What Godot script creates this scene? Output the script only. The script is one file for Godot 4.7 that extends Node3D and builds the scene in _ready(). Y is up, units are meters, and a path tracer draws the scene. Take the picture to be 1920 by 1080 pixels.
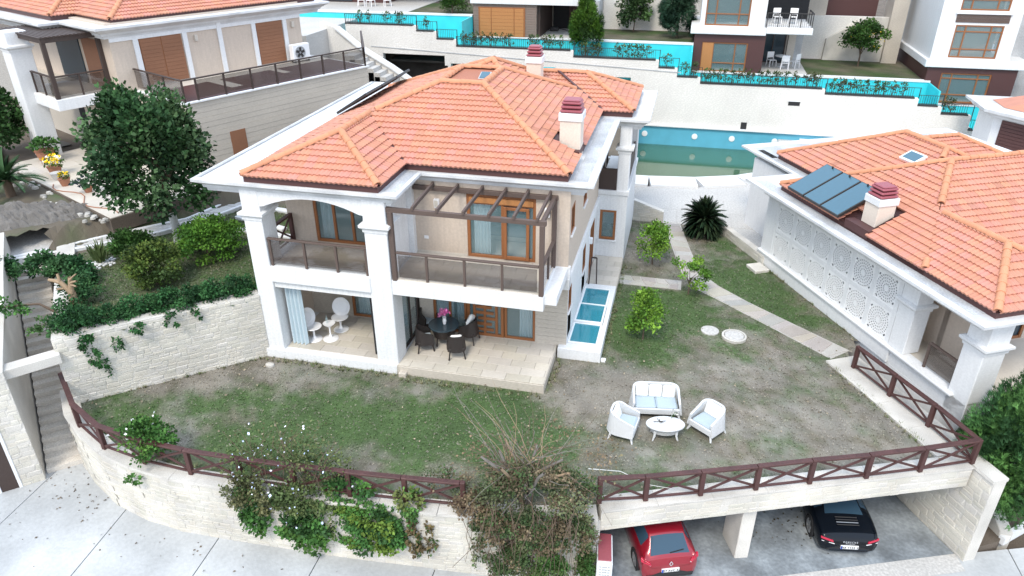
extends Node3D
# A villa garden seen from the air: metres, y up; the lawn is y = 0 and the villa's facade runs along x.
var rng := RandomNumberGenerator.new()
var M := {}
var taken := {}
var offs := {}
var tex := {}

class MB:
	var v := PackedVector3Array()
	var n := PackedVector3Array()
	var c := PackedColorArray()
	var col := Color(1, 1, 1)
	var xf := Transform3D()
	func t3(a: Vector3, b: Vector3, d: Vector3) -> void:  # counter-clockwise seen from outside
		a = xf * a; b = xf * b; d = xf * d
		var k := (b - a).cross(d - a)
		if k.length_squared() < 1e-15: return
		k = k.normalized()
		v.push_back(a); v.push_back(d); v.push_back(b)
		for i in 3:
			n.push_back(k); c.push_back(col)
	func sm(a: Vector3, b: Vector3, d: Vector3, na: Vector3, nb: Vector3, nd: Vector3) -> void:
		v.push_back(xf * a); v.push_back(xf * d); v.push_back(xf * b)
		n.push_back((xf.basis * na).normalized()); n.push_back((xf.basis * nd).normalized()); n.push_back((xf.basis * nb).normalized())
		for i in 3: c.push_back(col)
	func q(a: Vector3, b: Vector3, d: Vector3, e: Vector3) -> void:
		t3(a, b, d); t3(a, d, e)
	func qo(a: Vector3, b: Vector3, d: Vector3, e: Vector3, m: Vector3) -> void:
		if (b - a).cross(d - a).dot((a + b + d + e) * 0.25 - m) < 0.0: q(a, e, d, b)
		else: q(a, b, d, e)
	func corner8(o: Array, bev := 0.0) -> void:  # o: 8 corners, index bit0 x, bit1 y, bit2 z
		var m := Vector3.ZERO
		for p in o: m += p / 8.0
		if bev <= 0.0:
			for f in [[0, 1, 3, 2], [4, 5, 7, 6], [0, 1, 5, 4], [2, 3, 7, 6], [0, 2, 6, 4], [1, 3, 7, 5]]:
				qo(o[f[0]], o[f[1]], o[f[2]], o[f[3]], m)
			return
		var P := {}
		for i in 8:
			for ax in 3:
				var p: Vector3 = o[i]
				for k in 3:
					if k != ax:
						var d: Vector3 = o[i ^ (1 << k)] - o[i]
						p += d.normalized() * minf(bev, d.length() * 0.4)
				P[i * 3 + ax] = p
		for ax in 3:
			var u := (ax + 1) % 3
			var w := (ax + 2) % 3
			for s in 2:
				var b0 := s << ax
				qo(P[b0 * 3 + ax], P[(b0 | 1 << u) * 3 + ax], P[(b0 | 1 << u | 1 << w) * 3 + ax], P[(b0 | 1 << w) * 3 + ax], m)
				for s2 in 2:  # edge running along w between faces ax and u
					var e0 := s << ax | s2 << u
					var e1 := e0 | 1 << w
					qo(P[e0 * 3 + ax], P[e1 * 3 + ax], P[e1 * 3 + u], P[e0 * 3 + u], m)
		for i in 8:
			var a: Vector3 = P[i * 3]
			var b: Vector3 = P[i * 3 + 1]
			var d: Vector3 = P[i * 3 + 2]
			if (b - a).cross(d - a).dot(a - m) < 0.0: t3(a, d, b)
			else: t3(a, b, d)
	func bx(x0: float, x1: float, y0: float, y1: float, z0: float, z1: float, bev := 0.0) -> MB:
		var o := []
		for i in 8:
			o.append(Vector3(x1 if i & 1 else x0, y1 if i & 2 else y0, z1 if i & 4 else z0))
		corner8(o, bev)
		return self
	func bar(a: Vector3, b: Vector3, w: float, h: float, up := Vector3.UP, bev := 0.0) -> MB:
		var d := (b - a).normalized()
		if absf(d.dot(up)) > 0.98: up = Vector3(0, 0, 1) if absf(d.z) < 0.9 else Vector3(1, 0, 0)
		var s := d.cross(up).normalized() * w * 0.5
		var t := s.cross(d).normalized() * h * 0.5
		var o := []
		for i in 8:
			o.append((b if i & 1 else a) + (t if i & 2 else -t) + (s if i & 4 else -s))
		corner8(o, bev)
		return self
	func tube(p: Array, r0: float, r1: float, seg := 6) -> MB:
		var rings := []
		var up := Vector3(0.31, 0.95, 0.1).normalized()
		for i in p.size():
			var d: Vector3 = (p[mini(i + 1, p.size() - 1)] - p[maxi(i - 1, 0)]).normalized()
			if absf(d.dot(up)) > 0.95: up = Vector3(0.9, 0.1, 0.4).normalized()
			var s := d.cross(up).normalized()
			var t := s.cross(d)
			up = t
			var r := lerpf(r0, r1, float(i) / maxi(1, p.size() - 1))
			var ring := []
			for k in seg:
				var a := TAU * k / seg
				var nn := s * cos(a) + t * sin(a)
				ring.append([p[i] + nn * r, nn])
			rings.append(ring)
		for i in p.size() - 1:
			for k in seg:
				var a: Array = rings[i][k]
				var b: Array = rings[i][(k + 1) % seg]
				var d: Array = rings[i + 1][(k + 1) % seg]
				var e: Array = rings[i + 1][k]
				sm(a[0], d[0], b[0], a[1], d[1], b[1])
				sm(a[0], e[0], d[0], a[1], e[1], d[1])
		return self
	func lathe(at: Vector3, prof: Array, seg := 16, sx := 1.0, sz := 1.0) -> MB:  # prof: Vector2(radius, y) from bottom to top on the outside
		for i in prof.size() - 1:
			var p: Vector2 = prof[i]
			var r: Vector2 = prof[i + 1]
			var d := r - p
			var nn := Vector2(d.y, -d.x).normalized()
			for k in seg:
				var a := TAU * k / seg
				var b := TAU * (k + 1) / seg
				var A := Vector3(cos(a) * sx, 0, sin(a) * sz)
				var B := Vector3(cos(b) * sx, 0, sin(b) * sz)
				var na := Vector3(A.x * nn.x, nn.y, A.z * nn.x)
				var nb := Vector3(B.x * nn.x, nn.y, B.z * nn.x)
				var p0 := at + A * p.x + Vector3.UP * p.y
				var p1 := at + B * p.x + Vector3.UP * p.y
				var p2 := at + B * r.x + Vector3.UP * r.y
				var p3 := at + A * r.x + Vector3.UP * r.y
				if p.x > 1e-5: sm(p0, p2, p1, na, nb, nb)
				if r.x > 1e-5: sm(p0, p3, p2, na, na, nb)
		return self
	func ex(poly: PackedVector2Array, y0: float, y1: float, bottom := true) -> MB:  # (x, z) outline pulled up from y0 to y1
		var ar := 0.0
		for i in poly.size():
			var a := poly[i]
			var b := poly[(i + 1) % poly.size()]
			ar += a.x * b.y - b.x * a.y
		if ar > 0.0:
			poly = poly.duplicate()
			poly.reverse()
		for i in poly.size():
			var a := poly[i]
			var b := poly[(i + 1) % poly.size()]
			q(Vector3(a.x, y0, a.y), Vector3(b.x, y0, b.y), Vector3(b.x, y1, b.y), Vector3(a.x, y1, a.y))
		var t := Geometry2D.triangulate_polygon(poly)
		for i in range(0, t.size(), 3):
			var p := [poly[t[i]], poly[t[i + 1]], poly[t[i + 2]]]
			if (p[1] - p[0]).cross(p[2] - p[0]) > 0.0: p.reverse()
			t3(Vector3(p[0].x, y1, p[0].y), Vector3(p[1].x, y1, p[1].y), Vector3(p[2].x, y1, p[2].y))
			if bottom: t3(Vector3(p[2].x, y0, p[2].y), Vector3(p[1].x, y0, p[1].y), Vector3(p[0].x, y0, p[0].y))
		return self
	func wl(x0: float, x1: float, y0: float, y1: float, z0: float, z1: float, holes := []) -> MB:  # a wall along x with openings [xa, xb, ya, yb]
		var xs := [x0, x1]
		for h in holes:
			xs.append(clampf(h[0], x0, x1)); xs.append(clampf(h[1], x0, x1))
		xs.sort()
		for i in xs.size() - 1:
			if xs[i + 1] - xs[i] < 1e-4: continue
			var mid: float = (xs[i] + xs[i + 1]) / 2
			var cuts := []
			for h in holes:
				if h[0] < mid and h[1] > mid: cuts.append([h[2], h[3]])
			cuts.sort()
			var y := y0
			for k in cuts:
				if k[0] - y > 1e-4: bx(xs[i], xs[i + 1], y, k[0], z0, z1)
				y = maxf(y, k[1])
			if y1 - y > 1e-4: bx(xs[i], xs[i + 1], y, y1, z0, z1)
		return self
	func add(o: MB, t: Transform3D, tint := Color(1, 1, 1)) -> void:
		var nb := t.basis.inverse().transposed()
		for i in o.v.size():
			v.push_back(t * o.v[i]); n.push_back((nb * o.n[i]).normalized()); c.push_back(o.c[i] * tint)
	func mesh() -> ArrayMesh:
		var a := []
		a.resize(Mesh.ARRAY_MAX)
		a[Mesh.ARRAY_VERTEX] = v; a[Mesh.ARRAY_NORMAL] = n; a[Mesh.ARRAY_COLOR] = c
		var m := ArrayMesh.new()
		if v.size(): m.add_surface_from_arrays(Mesh.PRIMITIVE_TRIANGLES, a)
		return m

func V(x: float, y: float, z: float) -> Vector3: return Vector3(x, y, z)
func rr(a: float, b: float) -> float: return rng.randf_range(a, b)
func lin(r: float, g: float, b: float) -> Color: return Color(r, g, b)
func numbered(nm: String, under := 0) -> String:
	var k := "%d/%s" % [under, nm]
	if taken.has(k):
		taken[k] += 1
		return "%s_%03d" % [nm, taken[k]]
	taken[k] = 0
	return nm
func put(o: Node3D, parent: Node) -> void: parent.add_child(o, true)
func meta(o: Node, label: String, category: String, group := "") -> Node:
	o.set_meta("label", label); o.set_meta("category", category)
	if group: o.set_meta("group", group)
	return o
# A thing: its node stands at `at` turned by `turn`; parts are given in the frame whose origin lies at `off` from it.
func thing(nm: String, label: String, category: String, at := Vector3.ZERO, turn := 0.0, group := "", local := false) -> Node3D:
	var o := Node3D.new()
	o.name = numbered(nm)
	put(o, self)
	o.position = at; o.rotation.y = turn
	offs[o] = Vector3.ZERO if local else at.rotated(Vector3.UP, -turn)
	meta(o, label, category, group)
	return o
func part(nm: String, mb, mat: Material, parent: Node3D, kind := "", label := "") -> MeshInstance3D:
	var o := MeshInstance3D.new()
	o.mesh = mb.mesh() if mb is MB else mb
	o.material_override = mat
	o.name = numbered(nm, parent.get_instance_id())
	put(o, parent)
	if offs.has(parent): o.position = -offs[parent]
	if kind: o.set_meta("kind", kind)
	if label: o.set_meta("label", label)
	return o
func inst(nm: String, mesh: Mesh, mat: Material, parent: Node3D, t: Transform3D) -> MeshInstance3D:
	var o := part(nm, mesh, mat, parent)
	o.transform = Transform3D(t.basis, t.origin - offs.get(parent, Vector3.ZERO))
	return o
func solo(nm: String, mb, mat: Material, label: String, category: String, group := "", kind := "") -> MeshInstance3D:
	var o := MeshInstance3D.new()
	o.mesh = mb.mesh() if mb is MB else mb
	o.material_override = mat
	o.name = numbered(nm)
	put(o, self)
	meta(o, label, category, group)
	if kind: o.set_meta("kind", kind)
	return o
func struct(nm: String, mb, mat: Material) -> MeshInstance3D:
	var o := MeshInstance3D.new()
	o.mesh = mb.mesh() if mb is MB else mb
	o.material_override = mat
	o.name = numbered(nm)
	put(o, self)
	o.set_meta("kind", "structure")
	return o
func dup(o: Node3D, at: Vector3, turn: float, label := "", group := "") -> Node3D:
	var r: Node3D = o.duplicate()
	r.name = numbered(String(o.name).rstrip("0123456789").trim_suffix("_"))
	add_child(r)
	r.position = at; r.rotation.y = turn
	if label: r.set_meta("label", label)
	if group: r.set_meta("group", group)
	return r
func many(nm: String, mesh: Mesh, mat: Material, ts: Array, cs: Array, parent: Node3D, kind := "stuff") -> MultiMeshInstance3D:
	var mm := MultiMesh.new()
	mm.transform_format = MultiMesh.TRANSFORM_3D
	mm.use_colors = true
	mm.mesh = mesh
	mm.instance_count = ts.size()
	for i in ts.size():
		mm.set_instance_transform(i, ts[i])
		mm.set_instance_color(i, cs[i])
	var o := MultiMeshInstance3D.new()
	o.multimesh = mm
	o.material_override = mat
	o.name = numbered(nm, parent.get_instance_id() if parent != self else 0)
	put(o, parent)
	if offs.has(parent): o.position = -offs[parent]
	if kind: o.set_meta("kind", kind)
	return o

# ---- materials
func noise(key: String, freq: float, oct: int, lo: float, hi: float, kind := FastNoiseLite.TYPE_SIMPLEX_SMOOTH, normal := 0.0) -> NoiseTexture2D:
	if tex.has(key): return tex[key]
	var f := FastNoiseLite.new()
	f.noise_type = kind; f.frequency = freq; f.fractal_octaves = oct; f.seed = tex.size() + 3
	var t := NoiseTexture2D.new()
	t.width = 512; t.height = 512; t.seamless = true; t.noise = f
	if normal > 0.0:
		t.as_normal_map = true; t.bump_strength = normal
	else:
		var g := Gradient.new()
		g.set_color(0, Color(lo, lo, lo)); g.set_color(1, Color(hi, hi, hi))
		t.color_ramp = g
	tex[key] = t
	return t
func mat(nm: String, c: Color, rough: float, fine = null, fscale := Vector3.ONE, coarse = null, cscale := Vector3.ONE, bump = null, bscale := 0.6, metal := 0.0) -> StandardMaterial3D:
	var m := StandardMaterial3D.new()
	m.resource_name = nm
	m.albedo_color = c.linear_to_srgb() if c.a == 1.0 else c
	m.roughness = rough; m.metallic = metal
	m.vertex_color_use_as_albedo = true
	m.uv1_triplanar = true; m.uv1_world_triplanar = true; m.uv1_scale = fscale
	if fine: m.albedo_texture = fine
	if bump:
		m.normal_enabled = true; m.normal_texture = bump; m.normal_scale = bscale
	if coarse:
		m.detail_enabled = true; m.detail_albedo = coarse; m.detail_blend_mode = BaseMaterial3D.BLEND_MODE_MUL
		m.detail_uv_layer = BaseMaterial3D.DETAIL_UV_2; m.uv2_triplanar = true; m.uv2_world_triplanar = true; m.uv2_scale = cscale
	M[nm] = m
	return m
func glass(nm: String, c: Color, rough := 0.05) -> StandardMaterial3D:
	var m := StandardMaterial3D.new()
	m.resource_name = nm; m.albedo_color = c; m.roughness = rough
	m.transparency = BaseMaterial3D.TRANSPARENCY_ALPHA
	M[nm] = m
	return m
func materials() -> void:
	var f := noise("fine", 0.03, 5, 0.93, 1.0)
	var f2 := noise("fine2", 0.05, 5, 0.80, 1.0)
	var sp := noise("speck", 0.12, 3, 0.78, 1.0)
	var cl := noise("cloud", 0.008, 5, 0.93, 1.0)
	var cl2 := noise("cloud2", 0.006, 6, 0.80, 1.0)
	var cell := noise("cell", 0.03, 2, 0.90, 1.0, FastNoiseLite.TYPE_CELLULAR)
	var nb := noise("bump", 0.03, 5, 0, 0, FastNoiseLite.TYPE_SIMPLEX_SMOOTH, 6.0)
	var nb2 := noise("bump2", 0.06, 4, 0, 0, FastNoiseLite.TYPE_CELLULAR, 8.0)
	var s1 := Vector3.ONE
	var streak := noise("streak", 0.02, 5, 0.95, 1.0)
	mat("white", Color(0.82, 0.825, 0.83), 0.75, f, s1 * 0.7, streak, V(0.6, 0.06, 0.6), nb, 0.15)
	mat("eave", Color(0.81, 0.82, 0.83), 0.7, f, s1 * 0.9, cl2, s1 * 0.22, nb, 0.25)
	mat("gutter", Color(0.66, 0.68, 0.70), 0.6, f2, s1 * 0.5, cl2, s1 * 0.2, nb, 0.25)
	mat("beige", Color(0.63, 0.53, 0.44), 0.85, f, s1 * 0.6, streak, V(0.8, 0.08, 0.8), nb, 0.2)
	mat("travertine", Color(0.70, 0.63, 0.54), 0.6, f2, V(0.25, 2.2, 0.25), cl, s1 * 0.13, nb, 0.15)
	mat("floor", Color(0.68, 0.62, 0.54), 0.45, f, V(0.5, 1, 1.2), cl, s1 * 0.15)
	mat("stone", Color(0.93, 0.885, 0.81), 0.9, f2, s1 * 1.3, cl2, s1 * 0.17, nb2, 0.8)
	mat("farstone", Color(0.91, 0.88, 0.83), 0.9, cell, V(0.55, 0.9, 0.55), cl, s1 * 0.05, nb2, 0.9)
	mat("concrete", Color(0.61, 0.625, 0.63), 0.8, f, s1 * 0.4, cl2, s1 * 0.09, nb, 0.2)
	mat("wetconcrete", Color(0.48, 0.53, 0.57), 0.5, f2, s1 * 0.25, noise("stain", 0.008, 6, 0.62, 1.0), s1 * 0.14, nb, 0.25)
	mat("step", Color(0.90, 0.83, 0.74), 0.9, f2, s1 * 0.6, cl2, s1 * 0.2, nb, 0.5)
	mat("paving", Color(0.66, 0.64, 0.61), 0.85, f2, s1 * 0.35, cl, s1 * 0.08, nb, 0.3)
	mat("flag", Color(0.60, 0.57, 0.53), 0.85, f2, s1 * 0.9, cl, s1 * 0.3, nb, 0.5)
	mat("lawn", Color(1, 1, 1), 1.0, sp, s1 * 0.9, cl2, s1 * 0.21, nb2, 0.8)
	mat("soil", Color(0.20, 0.16, 0.125), 1.0, f2, s1 * 0.8, cl2, s1 * 0.2, nb2, 1.0)
	mat("gravel", Color(0.27, 0.25, 0.23), 1.0, sp, s1 * 0.9, cl2, s1 * 0.3, nb2, 1.2)
	mat("tile", Color(1, 1, 1), 0.75, f, s1 * 0.8, cl, s1 * 0.3, nb, 0.15)
	mat("tile_flat", Color(0.50, 0.19, 0.11), 0.8, f2, s1 * 0.8, cl, s1 * 0.2, nb, 0.3)
	mat("lattice", Color(0.80, 0.80, 0.80), 0.7)
	mat("maroon", Color(0.085, 0.034, 0.032), 0.55, f, s1 * 0.7)
	mat("cap", Color(0.31, 0.075, 0.095), 0.5, f, s1 * 0.9)
	mat("rail", Color(0.115, 0.045, 0.04), 0.6, f2, V(0.4, 3, 0.4), cl2, s1 * 0.4, nb, 0.3)
	mat("darkwood", Color(0.062, 0.040, 0.033), 0.6, f2, V(0.6, 3, 0.6), null, s1, nb, 0.3)
	mat("greywood", Color(0.135, 0.095, 0.08), 0.7, f2, V(0.6, 3, 0.6), null, s1, nb, 0.3)
	mat("wood", Color(0.36, 0.135, 0.045), 0.5, f2, V(2.2, 0.35, 2.2), null, s1, nb, 0.15)
	mat("shutter", Color(0.30, 0.135, 0.07), 0.7, f, s1 * 0.7, cl, s1 * 0.2)
	mat("orange", Color(0.55, 0.24, 0.08), 0.55, f2, V(0.4, 2.5, 0.4))
	mat("siding", Color(0.27, 0.20, 0.165), 0.7, f2, V(0.3, 3, 0.3))
	mat("wicker", Color(0.82, 0.83, 0.84), 0.6, sp, V(2, 4, 2), null, s1, nb2, 0.8)
	mat("rattan", Color(0.030, 0.022, 0.020), 0.5, sp, V(2, 4, 2), null, s1, nb2, 0.8)
	mat("cushion", Color(0.42, 0.50, 0.56), 0.95, f, s1 * 2.0, null, s1, nb, 0.3)
	mat("pillow", Color(0.82, 0.82, 0.80), 0.95, f, s1 * 2.0, null, s1, nb, 0.3)
	mat("curtain", Color(0.62, 0.72, 0.77), 0.9, f, s1)
	mat("plastic", Color(0.82, 0.82, 0.83), 0.3)
	mat("metalwhite", Color(0.78, 0.79, 0.80), 0.4)
	mat("iron", Color(0.03, 0.028, 0.028), 0.5)
	mat("dark", Color(0.02, 0.02, 0.022), 0.8)
	mat("interior", Color(0.34, 0.31, 0.28), 0.9)
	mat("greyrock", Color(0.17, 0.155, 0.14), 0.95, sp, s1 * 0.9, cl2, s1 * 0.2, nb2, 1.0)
	mat("cyan", Color(0.06, 0.74, 0.82), 0.35, cell, s1 * 2.5, cl, s1 * 0.2)
	mat("poolblue", Color(0.13, 0.50, 0.68), 0.35, cell, s1 * 2.2, cl, s1 * 0.2)
	mat("poolfloor", Color(0.32, 0.46, 0.29), 0.6, f2, s1 * 0.3, cl, s1 * 0.1)
	mat("panel", Color(0.06, 0.145, 0.20), 0.18, f, V(0.3, 0.3, 3))
	mat("darkpane", Color(0.035, 0.055, 0.07), 0.05)
	mat("bark", Color(0.17, 0.12, 0.085), 0.95, f2, V(1.5, 0.5, 1.5), null, s1, nb2, 0.8)
	mat("palebark", Color(0.42, 0.30, 0.19), 0.9, f2, V(1.5, 0.5, 1.5), null, s1, nb2, 0.6)
	mat("greytwig", Color(0.26, 0.235, 0.21), 0.9, f2, V(1.5, 0.5, 1.5))
	mat("whitebark", Color(0.75, 0.75, 0.73), 0.9, f2, V(1.5, 0.5, 1.5), null, s1, nb2, 0.6)
	mat("clay", Color(0.38, 0.17, 0.10), 0.85, f, s1 * 2.0)
	mat("red", Color(0.26, 0.004, 0.016), 0.3, null, s1, null, s1, null, 0.6, 0.2)
	M.red.clearcoat_enabled = true; M.red.clearcoat = 0.8; M.red.clearcoat_roughness = 0.05
	mat("black", Color(0.003, 0.005, 0.009), 0.12)
	M.black.metallic_specular = 0.4
	mat("carglass", Color(0.03, 0.065, 0.10), 0.04)
	mat("rubber", Color(0.018, 0.018, 0.02), 0.9)
	mat("alloy", Color(0.45, 0.46, 0.48), 0.3, null, s1, null, s1, null, 0.6, 0.8)
	mat("lamp_red", Color(0.45, 0.02, 0.05), 0.15)
	mat("chrome", Color(0.8, 0.8, 0.82), 0.2, null, s1, null, s1, null, 0.6, 0.9)
	mat("plate", Color(0.8, 0.8, 0.8), 0.4)
	mat("ink", Color(0.015, 0.015, 0.018), 0.6)
	mat("blue", Color(0.02, 0.08, 0.5), 0.5)
	mat("paint", Color(1, 1, 1), 0.6)
	mat("leaf", Color(1, 1, 1), 0.65)
	M.leaf.metallic_specular = 0.25
	M.leaf.backlight_enabled = true; M.leaf.backlight = Color(0.12, 0.16, 0.04)
	M.leaf.uv1_triplanar = false
	mat("grass", Color(1, 1, 1), 0.9); M.grass.uv1_triplanar = false
	glass("pane", Color(0.55, 0.68, 0.70, 0.22))
	glass("smoke", Color(0.30, 0.26, 0.24, 0.42))
	glass("cyanpane", Color(0.25, 0.62, 0.70, 0.55))
	var w := StandardMaterial3D.new()
	w.resource_name = "water"; w.albedo_color = Color(0.30, 0.46, 0.34, 0.5); w.roughness = 0.05
	w.transparency = BaseMaterial3D.TRANSPARENCY_ALPHA
	M.water = w

# ---- plants
var leafmesh: ArrayMesh
var leafmesh_long: ArrayMesh
var needlemesh: ArrayMesh
var tuftmesh: ArrayMesh
func leaf_meshes() -> void:
	var b := MB.new()
	var up := Vector3.UP
	b.sm(V(0, 0, 0), V(0.36, 0.06, -0.5), V(0, -0.03, -0.45), V(-0.3, 1, 0), V(-0.3, 1, 0), up)
	b.sm(V(0.36, 0.06, -0.5), V(0, -0.06, -1), V(0, -0.03, -0.45), V(-0.3, 1, 0), up, up)
	b.sm(V(0, 0, 0), V(0, -0.03, -0.45), V(-0.36, 0.06, -0.5), V(0.3, 1, 0), up, V(0.3, 1, 0))
	b.sm(V(-0.36, 0.06, -0.5), V(0, -0.03, -0.45), V(0, -0.06, -1), V(0.3, 1, 0), up, up)
	leafmesh = b.mesh()
	b = MB.new()
	b.sm(V(0, 0, 0), V(0.16, 0.03, -0.45), V(-0.16, 0.03, -0.45), up, up, up)
	b.sm(V(0.16, 0.03, -0.45), V(0, -0.1, -1), V(-0.16, 0.03, -0.45), up, up, up)
	leafmesh_long = b.mesh()
	b = MB.new()
	for i in 5:
		var a := TAU * i / 5.0
		var d := V(cos(a) * 0.45, sin(a) * 0.45, -1).normalized()
		var s := d.cross(V(0.2, 1, 0.3)).normalized() * 0.07
		b.sm(-s, s, d, up, up, up)
	needlemesh = b.mesh()
	b = MB.new()
	for i in 6:
		var a := TAU * i / 6.0 + i * 0.4
		var d := V(cos(a) * (0.3 + 0.11 * i), 1.0 - 0.06 * i, sin(a) * (0.3 + 0.11 * i))
		var s := V(-sin(a), 0, cos(a)) * 0.1
		b.sm(-s, s, d, up, up, up)
	tuftmesh = b.mesh()
func rdir() -> Vector3:
	var y := rr(-1, 1)
	var a := rr(0, TAU)
	var r := sqrt(1.0 - y * y)
	return V(r * cos(a), y, r * sin(a))
func leaf_at(p: Vector3, d: Vector3, size: float) -> Transform3D:  # the leaf's tip points along d
	var f := -d.normalized()
	var up := (V(0, 1, 0) + rdir() * 0.9).normalized()
	if absf(up.dot(f)) > 0.97: up = V(1, 0, 0.2).normalized()
	var x := up.cross(f).normalized()
	return Transform3D(Basis(x * size, f.cross(x) * size, f * size), p)
# Foliage gathered in clumps through an ellipsoid; cols are linear leaf colours.
func crown(nm: String, parent: Node3D, at: Vector3, rad: Vector3, n: int, size: float, cols: Array, clumps := 26, leaf: Mesh = null, droop := 0.0, spread := 0.36, shape := 1.0) -> MultiMeshInstance3D:
	var ts := []
	var cs := []
	for k in clumps:
		var d := rdir()
		if d.y < -0.75: d.y = -d.y
		var rk := pow(rng.randf(), 0.33) * 0.86
		var taper := lerpf(1.0, clampf(0.5 - 0.5 * d.y * rk, 0.12, 1.0), 1.0 - shape)
		var cp := at + V(d.x * rad.x * rk * taper, d.y * rad.y * rk, d.z * rad.z * rk * taper)
		var tone: float = rr(0.65, 1.35)
		var base: Color = cols[rng.randi() % cols.size()]
		for i in n / clumps:
			var o := rdir() * pow(rng.randf(), 0.45) * spread
			var p := cp + V(o.x * rad.x * lerpf(0.5, 1.0, taper), o.y * rad.y * (0.8 if shape >= 1.0 else 1.1), o.z * rad.z * lerpf(0.5, 1.0, taper))
			var out := (p - at).normalized() * 0.7 + rdir() * 0.8 + V(0, 0.25 - droop, 0)
			ts.append(leaf_at(p, out, size * rr(0.65, 1.3)))
			cs.append(base * (1.3 * tone * rr(0.7, 1.3)))
	return many(nm, leaf if leaf else leafmesh, M.leaf, ts, cs, parent)
func limbs(parent: Node3D, base: Vector3, top: Vector3, r: float, spread: Vector3, count: int, m: Material) -> void:
	var t := MB.new()
	var mid := base.lerp(top, 0.5) + V(rr(-0.08, 0.08), 0, rr(-0.08, 0.08))
	t.tube([base - V(0, 0.1, 0), base.lerp(mid, 0.5), mid, top], r, r * 0.55, 8)
	part("trunk", t, m, parent)
	for i in count:
		var b := MB.new()
		var a := TAU * i / count + rr(-0.4, 0.4)
		var s := base.lerp(top, rr(0.55, 1.0))
		var e := top + V(cos(a) * spread.x, rr(0.1, 1.0) * spread.y, sin(a) * spread.z) * rr(0.6, 0.95)
		b.tube([s, s.lerp(e, 0.5) + V(0, 0.12 * spread.y, 0), e], r * 0.5, r * 0.12, 6)
		part("limb", b, m, parent)
# ---- joinery
func rail(o: Node3D, pts: Array, h: float, posts: Array, m: Material, glazed := true, w := 0.075) -> void:
	for p in posts:
		part("post", MB.new().bx(p.x - w / 2, p.x + w / 2, p.y, p.y + h, p.z - w / 2, p.z + w / 2, 0.006), m, o)
	for i in pts.size() - 1:
		var a: Vector3 = pts[i]
		var b: Vector3 = pts[i + 1]
		part("handrail", MB.new().bar(a + V(0, h, 0), b + V(0, h, 0), 0.11, 0.06, Vector3.UP, 0.01), m, o)
	if glazed:
		for i in posts.size() - 1:
			var a: Vector3 = posts[i]
			var b: Vector3 = posts[i + 1]
			var d := (b - a).normalized() * 0.055
			part("glass_panel", MB.new().bar(a + d + V(0, h * 0.52, 0), b - d + V(0, h * 0.52, 0), 0.012, h * 0.82), M.smoke, o)
func cross_fence(o: Node3D, pts: Array, h: float) -> void:  # posts with a flat top rail, a bottom rail and crossed braces
	for i in pts.size():
		var p: Vector3 = pts[i]
		var q: Vector3 = pts[mini(i + 1, pts.size() - 1)] if i + 1 < pts.size() else pts[i - 1]
		var d: Vector3 = (q - p).normalized()
		part("post", MB.new().bar(p, p + V(0, h + 0.04, 0), 0.125, 0.125, d, 0.01), M.rail, o)
		if i == pts.size() - 1: break
		var s := d * 0.064
		var j := V(0, rr(-0.008, 0.008), 0)
		part("top_rail", MB.new().bar(p - s * 0.9 + V(0, h, 0) + j, q - s * 1.1 + V(0, h, 0) + j, 0.15, 0.065, Vector3.UP, 0.012), M.rail, o)
		part("bottom_rail", MB.new().bar(p + s + V(0, 0.1, 0), q - s + V(0, 0.1, 0), 0.07, 0.05, Vector3.UP, 0.008), M.rail, o)
		var n := d.cross(Vector3.UP) * 0.02
		part("brace", MB.new().bar(p + s + V(0, 0.13, 0) + n, q - s + V(0, h - 0.05, 0) + n, 0.04, 0.055), M.rail, o)
		part("brace", MB.new().bar(q - s + V(0, 0.13, 0) - n, p + s + V(0, h - 0.05, 0) - n, 0.04, 0.055), M.rail, o)
# A window in the plane z = 0 of t, lower left corner at its origin; cols and rows are where the bars stand, 0 to 1.
func win(parent: Node3D, t: Transform3D, w: float, h: float, cols := [], rows := [], m: Material = null, pane: Material = null, nm := "window", fw := 0.085, depth := 0.09) -> MeshInstance3D:
	if m == null: m = M.wood
	if pane == null: pane = M.darkpane
	var f := MB.new()
	f.xf = t
	f.bx(0, fw, 0, h, -depth, 0.012, 0.008); f.bx(w - fw, w, 0, h, -depth, 0.012, 0.008)
	f.bx(fw, w - fw, 0, fw, -depth, 0.01, 0.008); f.bx(fw, w - fw, h - fw, h, -depth, 0.01, 0.008)
	var xs := [fw / w]
	for k in cols:
		f.bx(k * w - fw * 0.45, k * w + fw * 0.45, fw, h - fw, -depth, 0.006, 0.008)
		xs.append(k)
	xs.append(1.0 - fw / w)
	var ys := [fw / h]
	for k in rows:
		f.bx(fw, w - fw, k * h - fw * 0.4, k * h + fw * 0.4, -depth, 0.003, 0.008)
		ys.append(k)
	ys.append(1.0 - fw / h)
	var o := part(nm, f, m, parent)
	for i in xs.size() - 1:
		for j in ys.size() - 1:
			var g := MB.new()
			g.xf = t
			g.bx(xs[i] * w, xs[i + 1] * w, ys[j] * h, ys[j + 1] * h, -depth * 0.6, -depth * 0.6 + 0.01)
			part("pane", g, pane, o)
	return o
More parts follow.
